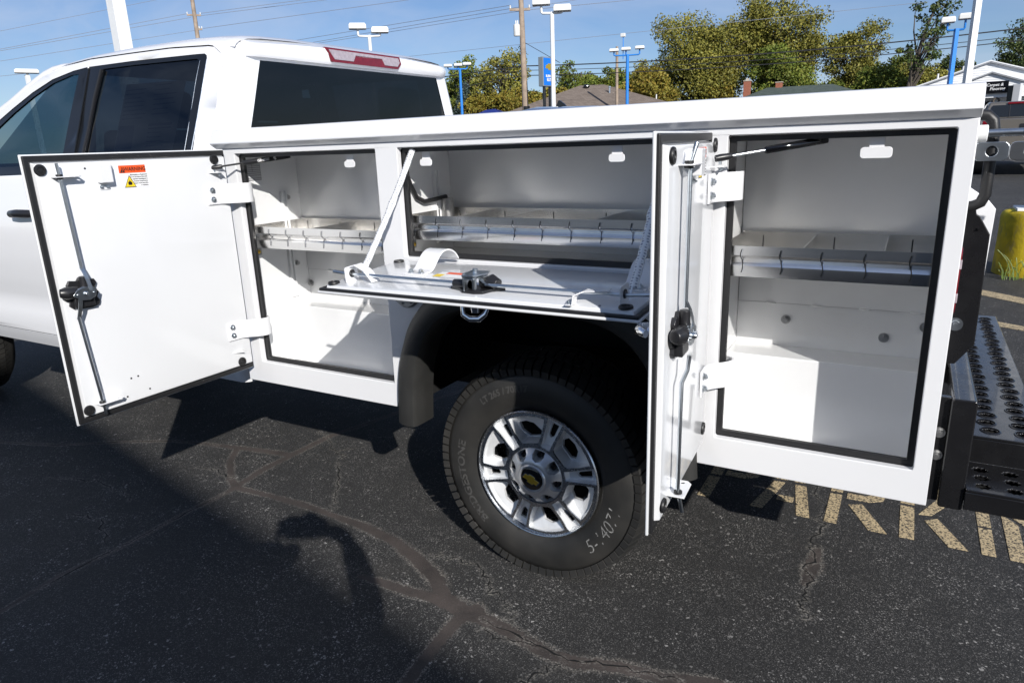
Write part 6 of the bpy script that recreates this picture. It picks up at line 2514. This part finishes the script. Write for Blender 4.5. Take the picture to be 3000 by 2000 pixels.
def parked_pickup():
    z0 = g0(20.3)
    o = empty('parked_pickup', (4.68, 20.15, z0), 0, 'pewter pickup parked tail-on beyond the yellow pole base', 'pickup')
    o['axis'] = 'x'
    W = 1.0

    def bodysec(y, hw, za, zb):
        return [(-hw, y, za), (hw, y, za), (hw, y, zb), (-hw, y, zb)]

    def loft(secs, nm, mt, par=o, bevel=0.03):
        m = MB()
        n = len(secs[0])
        m.add([p for s in secs for p in s], [tuple(range(n - 1, -1, -1)), tuple((len(secs) - 1) * n + k for k in range(n))] + [(i * n + k, i * n + (k + 1) % n, (i + 1) * n + (k + 1) % n, (i + 1) * n + k) for i in range(len(secs) - 1) for k in range(n)])
        return m.build(nm, mt, par, smooth=40, bevel=bevel)
    loft([bodysec(0.0, W - .02, .62, 1.40), bodysec(0.15, W, .55, 1.41), bodysec(1.85, W, .55, 1.42)], 'bed', BROWNCAR)
    loft([bodysec(1.90, W, .52, 1.42), bodysec(4.0, W, .52, 1.40), bodysec(5.5, W - .05, .55, 1.25)], 'cab_body', BROWNCAR)
    loft([[(-.90, 1.92, 1.415), (.90, 1.92, 1.415), (.74, 2.10, 1.86), (-.74, 2.10, 1.86)], [(-.90, 2.8, 1.415), (.90, 2.8, 1.415), (.74, 2.8, 1.89), (-.74, 2.8, 1.89)], [(-.90, 4.0, 1.405), (.90, 4.0, 1.405), (.74, 3.4, 1.86), (-.74, 3.4, 1.86)]], 'cab_top', BROWNCAR, bevel=0.05)
    tg = loft([bodysec(-0.045, .80, .78, 1.385), bodysec(-0.004, .80, .78, 1.385)], 'tailgate', BROWNCAR, bevel=0.012)
    m = MB()
    m.prism(rrect(-.20, .08, 1.13, 1.27, .03), lambda x, z: (x, -0.055, z), lambda x, z: (x, -0.045, z))
    m.build('tailgate_handle', PLASTIC, tg, smooth=0)
    m = MB()
    m.add([(-.80, 1.955, 1.47), (.80, 1.955, 1.47), (.665, 2.068, 1.775), (-.665, 2.068, 1.775)], [(0, 1, 2, 3)])
    m.v = [(a, b - 0.03, c) for a, b, c in m.v]
    m.build('rear_window', DARKGLASS, o, smooth=0)
    for x in (-0.27, 0.27):
        m = MB()
        m.add([(x - .012, 1.91, 1.47), (x + .012, 1.91, 1.47), (x + .012, 2.03, 1.775), (x - .012, 2.03, 1.775)], [(0, 1, 2, 3)])
        m.build('window_bar', PLASTIC, o, smooth=0)
    m = MB()
    m.box(-.33, .07, 2.03, 2.08, 1.795, 1.845)
    m.build('high_brake_lamp', REDLENS, o, smooth=0, bevel=0.01)
    for s in (-1, 1):
        m = MB()
        m.box(min(s * .81, s * .985), max(s * .81, s * .985), -0.03, 0.06, .92, 1.36)
        m.build('tail_lamp', REDLENS, o, smooth=0, bevel=0.015)
        m = MB()
        m.prism([(0.2, 1.44), (1.1, 1.46), (1.0, 1.80), (0.42, 1.80)], lambda y, z: (s * (.915 - (z - 1.44) * .36), y + 1.95, z), lambda y, z: (s * (.90 - (z - 1.44) * .36), y + 1.95, z))
        m.build('side_window', DARKGLASS, o, smooth=0)
        for y in (1.0, 4.6):
            car_wheel(o, s * .86, y, .40)
    m = MB()
    m.prism([(-.98, .55), (.98, .55), (.98, .74), (.45, .74), (.40, .70), (-.40, .70), (-.45, .74), (-.98, .74)], lambda x, z: (x, -.16, z), lambda x, z: (x, -.02, z))
    m.build('rear_bumper', CHROME, o, smooth=0, bevel=0.02)
    m = MB()
    m.box(-.16, .16, -.165, -.161, .57, .69)
    m.build('number_plate', WHITEP, o, smooth=0)


parked_pickup()


def navy_suv():
    o = empty('navy_suv', (-0.1, 6.3, 0), 0, 'dark blue car with only its roof showing above the rail', 'car')
    o['axis'] = 'y'
    o.scale = (1, 1, 1.045)
    side_p = [(-2.5, .35), (2.3, .35), (2.5, .55), (2.5, .95), (1.35, 1.10), (-2.45, 1.12), (-2.6, .8)]
    m = MB()
    m.prism(side_p, lambda x, z: (x, -.95, z), lambda x, z: (x, .95, z))
    m.build('body', NAVY, o, smooth=40, bevel=0.06)
    # cabin: loft across the width with a domed roof
    c = MB()
    xs = [-2.45, -2.25, -2.05, -1.6, -0.9, -0.2, 0.4, 0.8, 1.5]
    zt = [1.13, 1.48, 1.765, 1.83, 1.805, 1.75, 1.66, 1.54, 1.12]
    ys = [-.90, -.86, -.72, -.60, -.35, 0, .35, .60, .72, .86, .90]
    fr = [0, .05, .84, .93, .985, 1.0, .985, .93, .84, .05, 0]
    n = len(ys)
    c.add([(x, y * (1 if k > .1 else 1.0), 1.10 + (z - 1.10) * k) for x, z in zip(xs, zt) for y, k in zip(ys, fr)], [(i * n + j, i * n + j + 1, (i + 1) * n + j + 1, (i + 1) * n + j) for i in range(len(xs) - 1) for j in range(n - 1)])
    c.build('cabin', NAVY, o, smooth=60)
    for s in (-1, 1):
        w = MB()
        w.prism([(-2.15, 1.16), (1.15, 1.16), (0.45, 1.60), (-1.9, 1.64)], lambda x, z: (x, s * (.885 - (z - 1.16) * .22), z), lambda x, z: (x, s * (.875 - (z - 1.16) * .22), z))
        w.build('side_window', DARKGLASS, o, smooth=0)
        for x in (-1.65, 1.55):
            car_wheel(o, x, s * .84, .36, .36, .24)
    a = MB()
    a.prism([(0, 0), (.14, 0), (.115, .03), (.05, .075), (.03, .07)], lambda x, z: (-1.50 + x, -.02, 1.82 + z), lambda x, z: (-1.50 + x, .02, 1.82 + z))
    a.build('roof_aerial', GLOSSBLACK, o, smooth=0, bevel=.006)


navy_suv()

TN = empty('canopy_tent', (-13.03, 23.95, g0(24)), 0, 'small royal blue canvas canopy beyond the rail near the cab corner', 'tent')
m = MB()
hz = 2.74 - g0(24)
h_ = 0.42
m.add([(-h_, -h_, hz), (h_, -h_, hz), (h_, h_, hz), (-h_, h_, hz), (-.22, 0, hz + .16), (.18, 0, hz + .16)] + [(-h_, -h_, hz - .3), (h_, -h_, hz - .3), (h_, h_, hz - .3), (-h_, h_, hz - .3)], [(0, 1, 5, 4), (1, 2, 5), (2, 3, 4, 5), (3, 0, 4), (6, 7, 1, 0), (7, 8, 2, 1), (8, 9, 3, 2), (9, 6, 0, 3)])
m.build('canopy', TENT, TN, smooth=0)
for x in (-h_, h_):
    for y in (-h_, h_):
        m = MB()
        m.cyl((x * .96, y * .96, 0), (x * .96, y * .96, hz), 0.018, n=8)
        m.build('tent_leg', STEEL, TN)

# yellow concrete pole base with the foot of a white pole
PB = empty('pole_base', (3.47, 7.03, 0), 0, 'weathered yellow concrete pole base with a white square pole on it', 'pole base')
m = MB()
m.lathe([(0.0, 0.655), (0.255, 0.655), (0.285, 0.648), (0.305, 0.628), (0.315, 0.595), (0.318, 0.30), (0.320, 0.0)], (0, 0, 0), (0, 0, 1), 48)
rg = random.Random(9)
m.v = [(a * (1 + 0.012 * math.sin(7 * math.atan2(b, a) + 5 * c) + rg.uniform(-.004, .004)), b * (1 + 0.012 * math.sin(7 * math.atan2(b, a) + 5 * c) + rg.uniform(-.004, .004)), c + rg.uniform(-.004, .004) * (c > .5)) for a, b, c in m.v]
m.build('concrete_drum', CONCY, PB, smooth=50)
m = MB()
m.box(-.11, .11, -.11, .11, .657, 7.5)
m.build('shaft', POLEW, PB, smooth=0, bevel=.01)
m = MB()
m.box(-.20, .20, -.20, .20, .656, .682)
m.build('base_plate', POLEW, PB, smooth=0, bevel=.004)
lamp_head(PB, (.4, 0, 7.5), (1, 0), .7, .4, .18)
WD = empty('weed', (3.30, 6.62, 0), 0, 'tuft of tall green grass at the foot of the yellow pole base', 'weed')
rg = random.Random(4)
for k in range(22):
    a = rg.uniform(-1.8, 2.0)
    L = rg.uniform(.05, .24) if k > 2 else rg.uniform(.30, .44)
    m = MB()
    x0, y0 = rg.uniform(-.10, .16), rg.uniform(-.06, .03)
    pts = [(x0 + math.sin(a) * L * .45 * t * t, y0 + rg.uniform(-.01, .01), L * t * (1 - .22 * abs(a) * t)) for t in (0, .3, .6, .85, 1)]
    m.ribbon(pts, (.8, .3, 0), -.0035, .0035, .001)
    m.build('blade', GREENLEAF, WD, smooth=40)


# ------------------------------------------------------------------ trees
def make_tree(label, base, top, r, leaf, seed, trunk_h=2.2, clumps=70, per=85, lobes=None, sparse=1.0, lean=(0, 0), leaf_size=0.19, low=None, group='trees beyond the lot'):
    rg = np.random.default_rng(seed)
    x, y = base
    z0 = g0(y)
    o = empty('tree', (x, y, z0), 0, label, 'tree', group)
    H = top - z0
    low = trunk_h if low is None else low
    tr = MB()
    tp = [(0, 0, -0.05)]
    for t in (0.15, 0.3, 0.5, 0.7, 0.85):
        tp.append((lean[0] * t + rg.normal(0, .08), lean[1] * t + rg.normal(0, .08), H * t))
    tr.tube(tp, [0.032 * H * (1 - .95 * (i / 6)) * 0.62 + .03 for i in range(6)], 9)
    cents = []
    lobes = lobes or [(0, 0, (low + H) / 2, r, r, (H - low) / 2)]
    wsum = sum(l[3] * l[4] * l[5] for l in lobes)
    for cx, cy_, cz, rx, ry, rz_ in lobes:
        n = max(4, int(clumps * 1.7 * rx * ry * rz_ / wsum))
        k = 0
        while k < n:
            v = rg.normal(size=3)
            v /= np.linalg.norm(v)
            rr = rg.uniform(0.30, 1.0) ** 0.5
            rr *= 0.84 + 0.30 * math.sin(3 * v[0] + seed) * math.cos(2.3 * v[2] + seed * 1.7)
            p = np.array([cx + lean[0] * .8, cy_ + lean[1] * .8, cz]) + v * rr * np.array([rx, ry, rz_])
            if p[2] < low * 0.75:
                continue
            cents.append((p, rg.uniform(.55, 1.25)))
            k += 1
    # limbs reach towards the clumps
    for p, s in cents[::2]:
        t = np.clip((p[2] / H) * rg.uniform(.45, .80), .12, .8)
        a = np.array([lean[0] * t, lean[1] * t, H * t])
        mid = (a + p) / 2 + np.array([0, 0, rg.uniform(0.0, .35)]) + rg.normal(0, .12, 3)
        rad0 = 0.016 * H * rg.uniform(.30, .62)
        tr.tube([tuple(a), tuple(mid), tuple(p)], [rad0, rad0 * .6, rad0 * .22], 5, caps=False)
    tr.build('trunk', BARK, o, smooth=50, merge=False, normals=False)
    vs_, fs = [], []
    cr = r * 0.26
    for p, s in cents:
        n = int(per * 2.0 * s * sparse)
        d = rg.normal(size=(n, 3))
        d /= np.linalg.norm(d, axis=1)[:, None]
        q = p + d * (rg.uniform(0, 1, (n, 1)) ** 0.45) * np.array([cr, cr, cr * 0.72]) * s
        L = leaf_size * rg.uniform(.6, 1.3, (n, 1))
        A = rg.normal(size=(n, 3))
        A /= np.linalg.norm(A, axis=1)[:, None]
        Bv = np.cross(A, rg.normal(size=(n, 3)))
        Bv /= np.linalg.norm(Bv, axis=1)[:, None]
        o4 = 4 * sum(len(k_) // 4 for k_ in vs_)
        vs_.append(np.stack([q - A * L / 2, q + Bv * L * .34, q + A * L / 2, q - Bv * L * .34], 1).reshape(-1, 3))
    vs_ = np.concatenate(vs_)
    fs = np.arange(len(vs_)).reshape(-1, 4).tolist()
    vs_ = vs_.tolist()
    me = bpy.data.meshes.new('crown')
    me.from_pydata(vs_, [], fs)
    me.materials.append(leaf)
    c = bpy.data.objects.new('crown', me)
    COL.objects.link(c)
    c.parent = o
    return o


def make_spruce(label, base, top, r, seed):
    rg = np.random.default_rng(seed)
    x, y = base
    z0 = g0(y)
    H = top - z0
    o = empty('tree', (x, y, z0), 0, label, 'tree', 'trees beyond the lot')
    m = MB()
    m.tube([(0, 0, 0), (0, 0, H)], [.16, .02], 8)
    m.build('trunk', BARK, o)
    vs_, fs = [], []
    for i in range(30):
        t = i / 29
        z = .5 + (H - .6) * t
        rr = r * (1 - t) ** .8 + .12
        for k in range(11):
            a = 2 * math.pi * (k / 11 + rg.uniform(-.03, .03)) + i * .7
            for s in np.linspace(.25, 1, 9):
                for _ in range(3):
                    c = np.array([math.cos(a) * rr * s, math.sin(a) * rr * s, z - .35 * rr * s + .12 * rr * s * s]) + rg.normal(0, .07, 3)
                    L = .20
                    a_ = rg.normal(size=3)
                    a_ /= np.linalg.norm(a_)
                    b = np.cross(a_, rg.normal(size=3))
                    b /= np.linalg.norm(b)
                    q = len(vs_)
                    vs_ += [tuple(c - a_ * L / 2), tuple(c + b * .05), tuple(c + a_ * L / 2), tuple(c - b * .05)]
                    fs.append((q, q + 1, q + 2, q + 3))
    me = bpy.data.meshes.new('crown')
    me.from_pydata(vs_, [], fs)
    me.materials.append(LEAF_SPRUCE)
    c = bpy.data.objects.new('crown', me)
    COL.objects.link(c)
    c.parent = o
    return o


make_tree('big rounded olive-yellow tree, left half of the tallest crown', (-15.45, 63.7), 12.1, 4.8, LEAF_OLIVE, 1, 2.9, 150, 95, lobes=[(0.2, 0, 7.9, 4.4, 3.6, 4.0), (-2.5, 0, 5.2, 2.5, 2.7, 2.5), (2.0, 0, 5.2, 2.3, 2.7, 2.3)])
make_tree('big olive-yellow tree, right half of the tallest crown', (-9.46, 66.5), 13.4, 4.5, LEAF_OLIVE, 2, 2.9, 150, 95, lobes=[(-0.3, 0, 9.4, 3.9, 3.4, 3.6), (2.1, 0, 7.5, 2.2, 2.5, 2.3), (-2.3, 0, 8.6, 2.3, 2.5, 2.7), (0, 0, 5.8, 3.0, 2.7, 2.3)])
make_tree('darker green tree low in front of the tallest crown, behind the green roof', (-8.1, 63.6), 9.2, 3.0, LEAF_GREEN, 3, 1.5, 90, 95, low=1.5)
make_tree('low golden-green tree left under the tallest crown', (-16.0, 51.5), 6.6, 2.7, LEAF_GOLD, 4, 1.2, 80, 90, low=1.0)
make_tree('golden tree between big trunk and brick chimney', (-13.2, 63.2), 7.5, 2.2, LEAF_GOLD, 5, 1.2, 70, 80, low=1.0)
make_tree('airy olive tree alone right of the tallest crown', (-2.9, 68.0), 10.6, 3.2, LEAF_OLIVE, 6, 2.0, 95, 62, lobes=[(0, 0, 7.2, 3.0, 2.8, 3.1), (-.6, 0, 4.0, 2.6, 2.4, 2.4)], low=1.4)
make_tree('smaller olive tree hugging the right side of the airy olive tree', (0.3, 67.0), 8.4, 1.9, LEAF_GREEN, 7, 1.6, 60, 70, low=1.2)
make_tree('leaning wind-blown sparse tree left of the two-headed blue pole', (0.9, 58.2), 10.4, 1.7, LEAF_DARK, 8, 3.5, 30, 20, lean=(1.4, 0), lobes=[(0.3, 0, 8.2, 1.5, 1.5, 2.0), (0.0, 0, 6.0, 1.5, 1.4, 1.3)], leaf_size=0.22)
make_tree('dark green roadside tree below the leaning sparse tree', (-0.6, 61.0), 6.6, 2.8, LEAF_GREEN, 9, 1.0, 85, 80, low=.8)
make_tree('brownish green tree behind the two-headed blue pole', (2.4, 62.0), 6.9, 2.6, LEAF_OLIVE, 10, 1.0, 85, 80, low=.8)
make_tree('green tree between blue and white poles above the shop roof', (4.4, 66.0), 7.1, 2.3, LEAF_DARK, 11, 1.0, 75, 80, low=.8)
make_tree('large dark tree at right behind the white shop', (9.6, 64.0), 8.6, 3.8, LEAF_DARK, 12, 1.8, 110, 80, low=1.6)
make_spruce('blue-green spruce beside the blue pole at the cab corner', (-30.2, 48.6), 6.4, 1.9, 13)
make_tree('green tree rising behind the spruce at the cab corner', (-31.3, 50.6), 8.4, 2.0, LEAF_GREEN, 14, 1.5, 60, 70, low=1.0)
make_tree('half bare tree with thin yellow leaves left of the transformer pole', (-27.6, 50.6), 9.3, 2.7, LEAF_OLIVE, 15, 2.0, 85, 26, low=3.0, leaf_size=.2)
make_tree('golden orange tree at the foot of the transformer pole', (-25.9, 49.4), 5.9, 2.4, LEAF_GOLD, 16, 1.0, 80, 85, low=.7)
make_tree('golden tree left of the golden orange one, behind the thin pole', (-28.6, 48.8), 6.3, 2.2, LEAF_GOLD, 17, 1.0, 75, 80, low=.7)
make_tree('orange-green tree between transformer pole and blue sign', (-23.6, 51.0), 6.2, 1.9, LEAF_GOLD, 18, 1.0, 65, 80, low=.7)
make_tree('green tree right of the blue sign', (-22.0, 53.2), 8.0, 2.4, LEAF_GREEN, 19, 1.2, 75, 75, low=1.0)
make_tree('green tree behind the brown roof peak', (-19.6, 54.2), 7.6, 2.4, LEAF_GREEN, 20, 1.2, 75, 75, low=1.0)
make_tree('yellowing tree behind the blue camera pole', (-17.9, 56.0), 7.2, 2.2, LEAF_OLIVE, 21, 1.2, 70, 75, low=1.0)
make_tree('small bright green round tree right of the green roof ridge', (-4.1, 62.5), 6.0, 1.7, LEAF_GREEN, 22, .8, 60, 85, low=.8)
make_tree('far green tree low behind the airy olive tree', (-5.4, 74.0), 6.0, 2.4, LEAF_DARK, 23, .8, 60, 80, low=.6)
make_tree('far tree filling the gap left of the golden trees', (-34.6, 52.5), 8.0, 2.5, LEAF_GREEN, 24, .8, 60, 80, low=.6)
make_tree('far dark tree in the gap behind the blue sign', (-24.6, 57.0), 7.0, 2.5, LEAF_DARK, 25, .8, 60, 80, low=.6)
make_tree('low green tree filling behind the transformer pole', (-27.0, 56.0), 6.6, 2.6, LEAF_GREEN, 26, .8, 60, 80, low=.6)
make_tree('low olive tree right of the brown roof slope', (-18.6, 60.5), 6.4, 2.4, LEAF_OLIVE, 27, .8, 60, 80, low=.6)
make_tree('low dark tree between the two brown-green crowns above the shop', (0.9, 72.0), 6.8, 3.0, LEAF_DARK, 28, .8, 70, 80, low=.6)


# ------------------------------------------------------------------ what stands behind the viewer: dealership and photographer
def shade_building():  # unseen building, sited and trimmed so its roof edge shades the lot
    A, B = Vector((3.0, -6.95, 0)), Vector((13.5, -9.26, 0))
    d = (B - A).normalized()
    n = Vector((d.y, -d.x, 0))            # away from the truck
    if n.y > 0:
        n = -n
    L = (B - A).length
    H = 6.6
    o = empty('shadow_casting_building', A, math.atan2(d.y, d.x), 'unseen flat-roofed building behind the viewer, placed to cast the lot shadow', 'building')
    # local: x along the front, -y into the building
    w = MB()
    w.box(0, L, -9, -0.30, 0, H - 0.35)
    w.build('wall', FACADE, o, smooth=0)
    f = MB()
    f.box(-0.15, L + 0.15, -9.15, 0.0, H - 0.9, H)
    f.build('parapet', FACADE, o, smooth=0, bevel=0.02)
    k = 0
    x = 0.6
    while x < L - 2.4:
        g = MB()
        g.box(x, x + 2.2, -0.295, -0.24, 0.3, 4.2)
        wn_ = g.build('window', DARKGLASS, o, smooth=0)
        fr = MB()
        for a in (x - 0.04, x + 1.08, x + 2.2):
            fr.box(a, a + 0.06, -0.235, -0.19, 0.28, 4.25)
        fr.build('frame', STEEL, wn_, smooth=0)
        x += 2.6


shade_building()


def skin_body(name, joints, edges, material, parent, sub=2, root=0):
    me = bpy.data.meshes.new(name)
    me.from_pydata([j[0] for j in joints], edges, [])
    o = bpy.data.objects.new(name, me)
    COL.objects.link(o)
    o.parent = parent
    sk = o.modifiers.new('skin', 'SKIN')
    sk.use_smooth_shade = True
    sv = me.skin_vertices[0].data if me.skin_vertices else None
    if sv is None:
        bpy.context.view_layer.objects.active = o
        bm = bmesh.new()
        bm.from_mesh(me)
        bm.verts.layers.skin.verify()
        bm.to_mesh(me)
        bm.free()
        sv = me.skin_vertices[0].data
    for i, j in enumerate(joints):
        r = j[1]
        sv[i].radius = (r, r) if not isinstance(r, tuple) else r
        sv[i].use_root = (i == root)
    ss = o.modifiers.new('sub', 'SUBSURF')
    ss.levels = ss.render_levels = sub
    me.materials.append(material)
    return o


def photographer():
    PX = empty('person', (2.64, -2.40, 0), 0, 'photographer in dark jacket and jeans holding up a camera behind the view', 'person')
    off = Vector((2.64, -2.40, 0))

    def J(*l):
        return [((x - off.x, y - off.y, z), r) for x, y, z, r in l]
    # body: pelvis, spine, neck, head, arms, legs
    js = J((2.64, -2.42, .92, .13), (2.63, -2.41, 1.12, .12), (2.61, -2.38, 1.32, .13), (2.58, -2.33, 1.43, .06), (2.56, -2.30, 1.50, .058), (2.545, -2.275, 1.585, .085), (2.54, -2.27, 1.66, .075),
           (2.765, -2.28, 1.35, .062), (2.80, -2.06, 1.37, .045), (2.53, -1.87, 1.468, .033), (2.46, -1.90, 1.495, .036),
           (2.435, -2.45, 1.35, .062), (2.22, -2.27, 1.20, .045), (2.31, -1.97, 1.38, .033), (2.335, -1.935, 1.425, .036),
           (2.73, -2.37, .86, .095), (2.74, -2.33, .48, .068), (2.75, -2.40, .10, .042), (2.71, -2.25, .045, .036),
           (2.55, -2.47, .86, .095), (2.53, -2.42, .48, .068), (2.54, -2.50, .10, .042), (2.49, -2.35, .045, .036))
    ed = [(0, 1), (1, 2), (2, 3), (3, 4), (4, 5), (5, 6), (2, 7), (7, 8), (8, 9), (9, 10), (2, 11), (11, 12), (12, 13), (13, 14), (0, 15), (15, 16), (16, 17), (17, 18), (0, 19), (19, 20), (20, 21), (21, 22)]
    skin_body('body', js, ed, SKIN, PX)
    jk = J((2.64, -2.42, .86, .165), (2.63, -2.41, 1.10, .158), (2.61, -2.38, 1.31, .165), (2.59, -2.345, 1.42, .085), (2.765, -2.28, 1.345, .082), (2.80, -2.06, 1.365, .060), (2.56, -1.885, 1.455, .046), (2.435, -2.45, 1.345, .082), (2.22, -2.27, 1.195, .060), (2.30, -1.99, 1.36, .046))
    skin_body('jacket', jk, [(0, 1), (1, 2), (2, 3), (2, 4), (4, 5), (5, 6), (2, 7), (7, 8), (8, 9)], CLOTH1, PX)
    tr = J((2.64, -2.42, .90, .15), (2.73, -2.37, .84, .115), (2.74, -2.33, .48, .085), (2.75, -2.40, .11, .065), (2.55, -2.47, .84, .115), (2.53, -2.42, .48, .085), (2.54, -2.50, .11, .065))
    skin_body('trousers', tr, [(0, 1), (1, 2), (2, 3), (0, 4), (4, 5), (5, 6)], CLOTH2, PX)
    for x, y in ((2.75, -2.40), (2.54, -2.50)):
        s = J((x + .015, y - .06, .05, .048), (x, y, .055, .05), (x - .05, y + .17, .04, .042))
        skin_body('shoe', s, [(0, 1), (1, 2)], RUBBER, PX)
    hr = J((2.56, -2.31, 1.62, .095), (2.545, -2.285, 1.68, .088))
    skin_body('hair', hr, [(0, 1)], HAIR, PX)
    # nose and ears give the head its face
    f = Vector((-.48, .83, 0))
    rt = Vector((.87, .49, 0))
    hd = Vector((2.545, -2.275, 1.59)) - off
    m = MB()
    m.tube([hd + f * .075 + Vector((0, 0, .02)), hd + f * .105 + Vector((0, 0, -.015)), hd + f * .08 + Vector((0, 0, -.025))], [.008, .014, .008], 8)
    m.build('nose', SKIN, PX)
    for s in (-1, 1):
        m = MB()
        m.lathe([(0, .012), (.012, .011), (.016, .004), (.012, 0)], hd + rt * (s * .083), rt * s, 12)
        m.build('ear', SKIN, PX)
        m = MB()
        m.lathe([(0, .006), (.007, .005), (.012, 0)], hd + f * .074 + rt * (s * .032) + Vector((0, 0, .012)), f, 10)
        m.build('eye', GLOSSBLACK, PX)
    # fingers closed round the camera
    cb = CP - CF_V * 0.115 - off
    for k in range(4):
        for s in (-1, 1):
            m = MB()
            b = cb + CRV * (s * .070) + CUV * (.022 - .017 * k)
            m.tube([b - CF_V * .035 + CRV * (s * .020), b + CRV * (s * .026), b + CF_V * .028 + CRV * (s * .012), b + CF_V * .034 - CRV * (s * .012)], [.010, .010, .009, .007], 8)
            m.build('finger', SKIN, PX)
    for s in (-1, 1):
        m = MB()
        b = cb + CRV * (s * .060) - CF_V * .038
        m.tube([b + CRV * (s * .03) - CUV * .02, b + CRV * (s * .012) + CUV * .004, b - CRV * (s * .012) + CUV * .010], [.012, .011, .008], 8)
        m.build('thumb', SKIN, PX)
    # the camera in the hands
    K = empty('hand_camera', tuple(CP - CF_V * 0.13), 0, 'black camera held up in the photographer hands', 'camera')
    ko = CP - CF_V * 0.13
    m = MB()
    c = CP - CF_V * 0.115 - ko
    pts = []
    for a in (-1, 1):
        for b, cc in ((-1, -1), (1, -1), (1, 1), (-1, 1)):
            pts.append(c + CF_V * (a * .028) + CRV * (b * .070) + CUV * (cc * .045))
    m.add(pts, [(0, 1, 2, 3), (7, 6, 5, 4), (0, 4, 5, 1), (1, 5, 6, 2), (2, 6, 7, 3), (3, 7, 4, 0)])
    m.build('camera_body', PLASTIC, K, smooth=0, bevel=.012)
    m = MB()
    p0 = CP - CF_V * 0.088 - ko
    p1 = CP - CF_V * 0.012 - ko
    m.tube([p0, p0 + CF_V * .05, p1], [.034, .036, .040], 28)
    m.build('lens', PLASTIC, K)


CRV, CUV, CF_V = CR.copy(), CU.copy(), Vector((-0.47898189, 0.83463249, -0.27196499))
photographer()
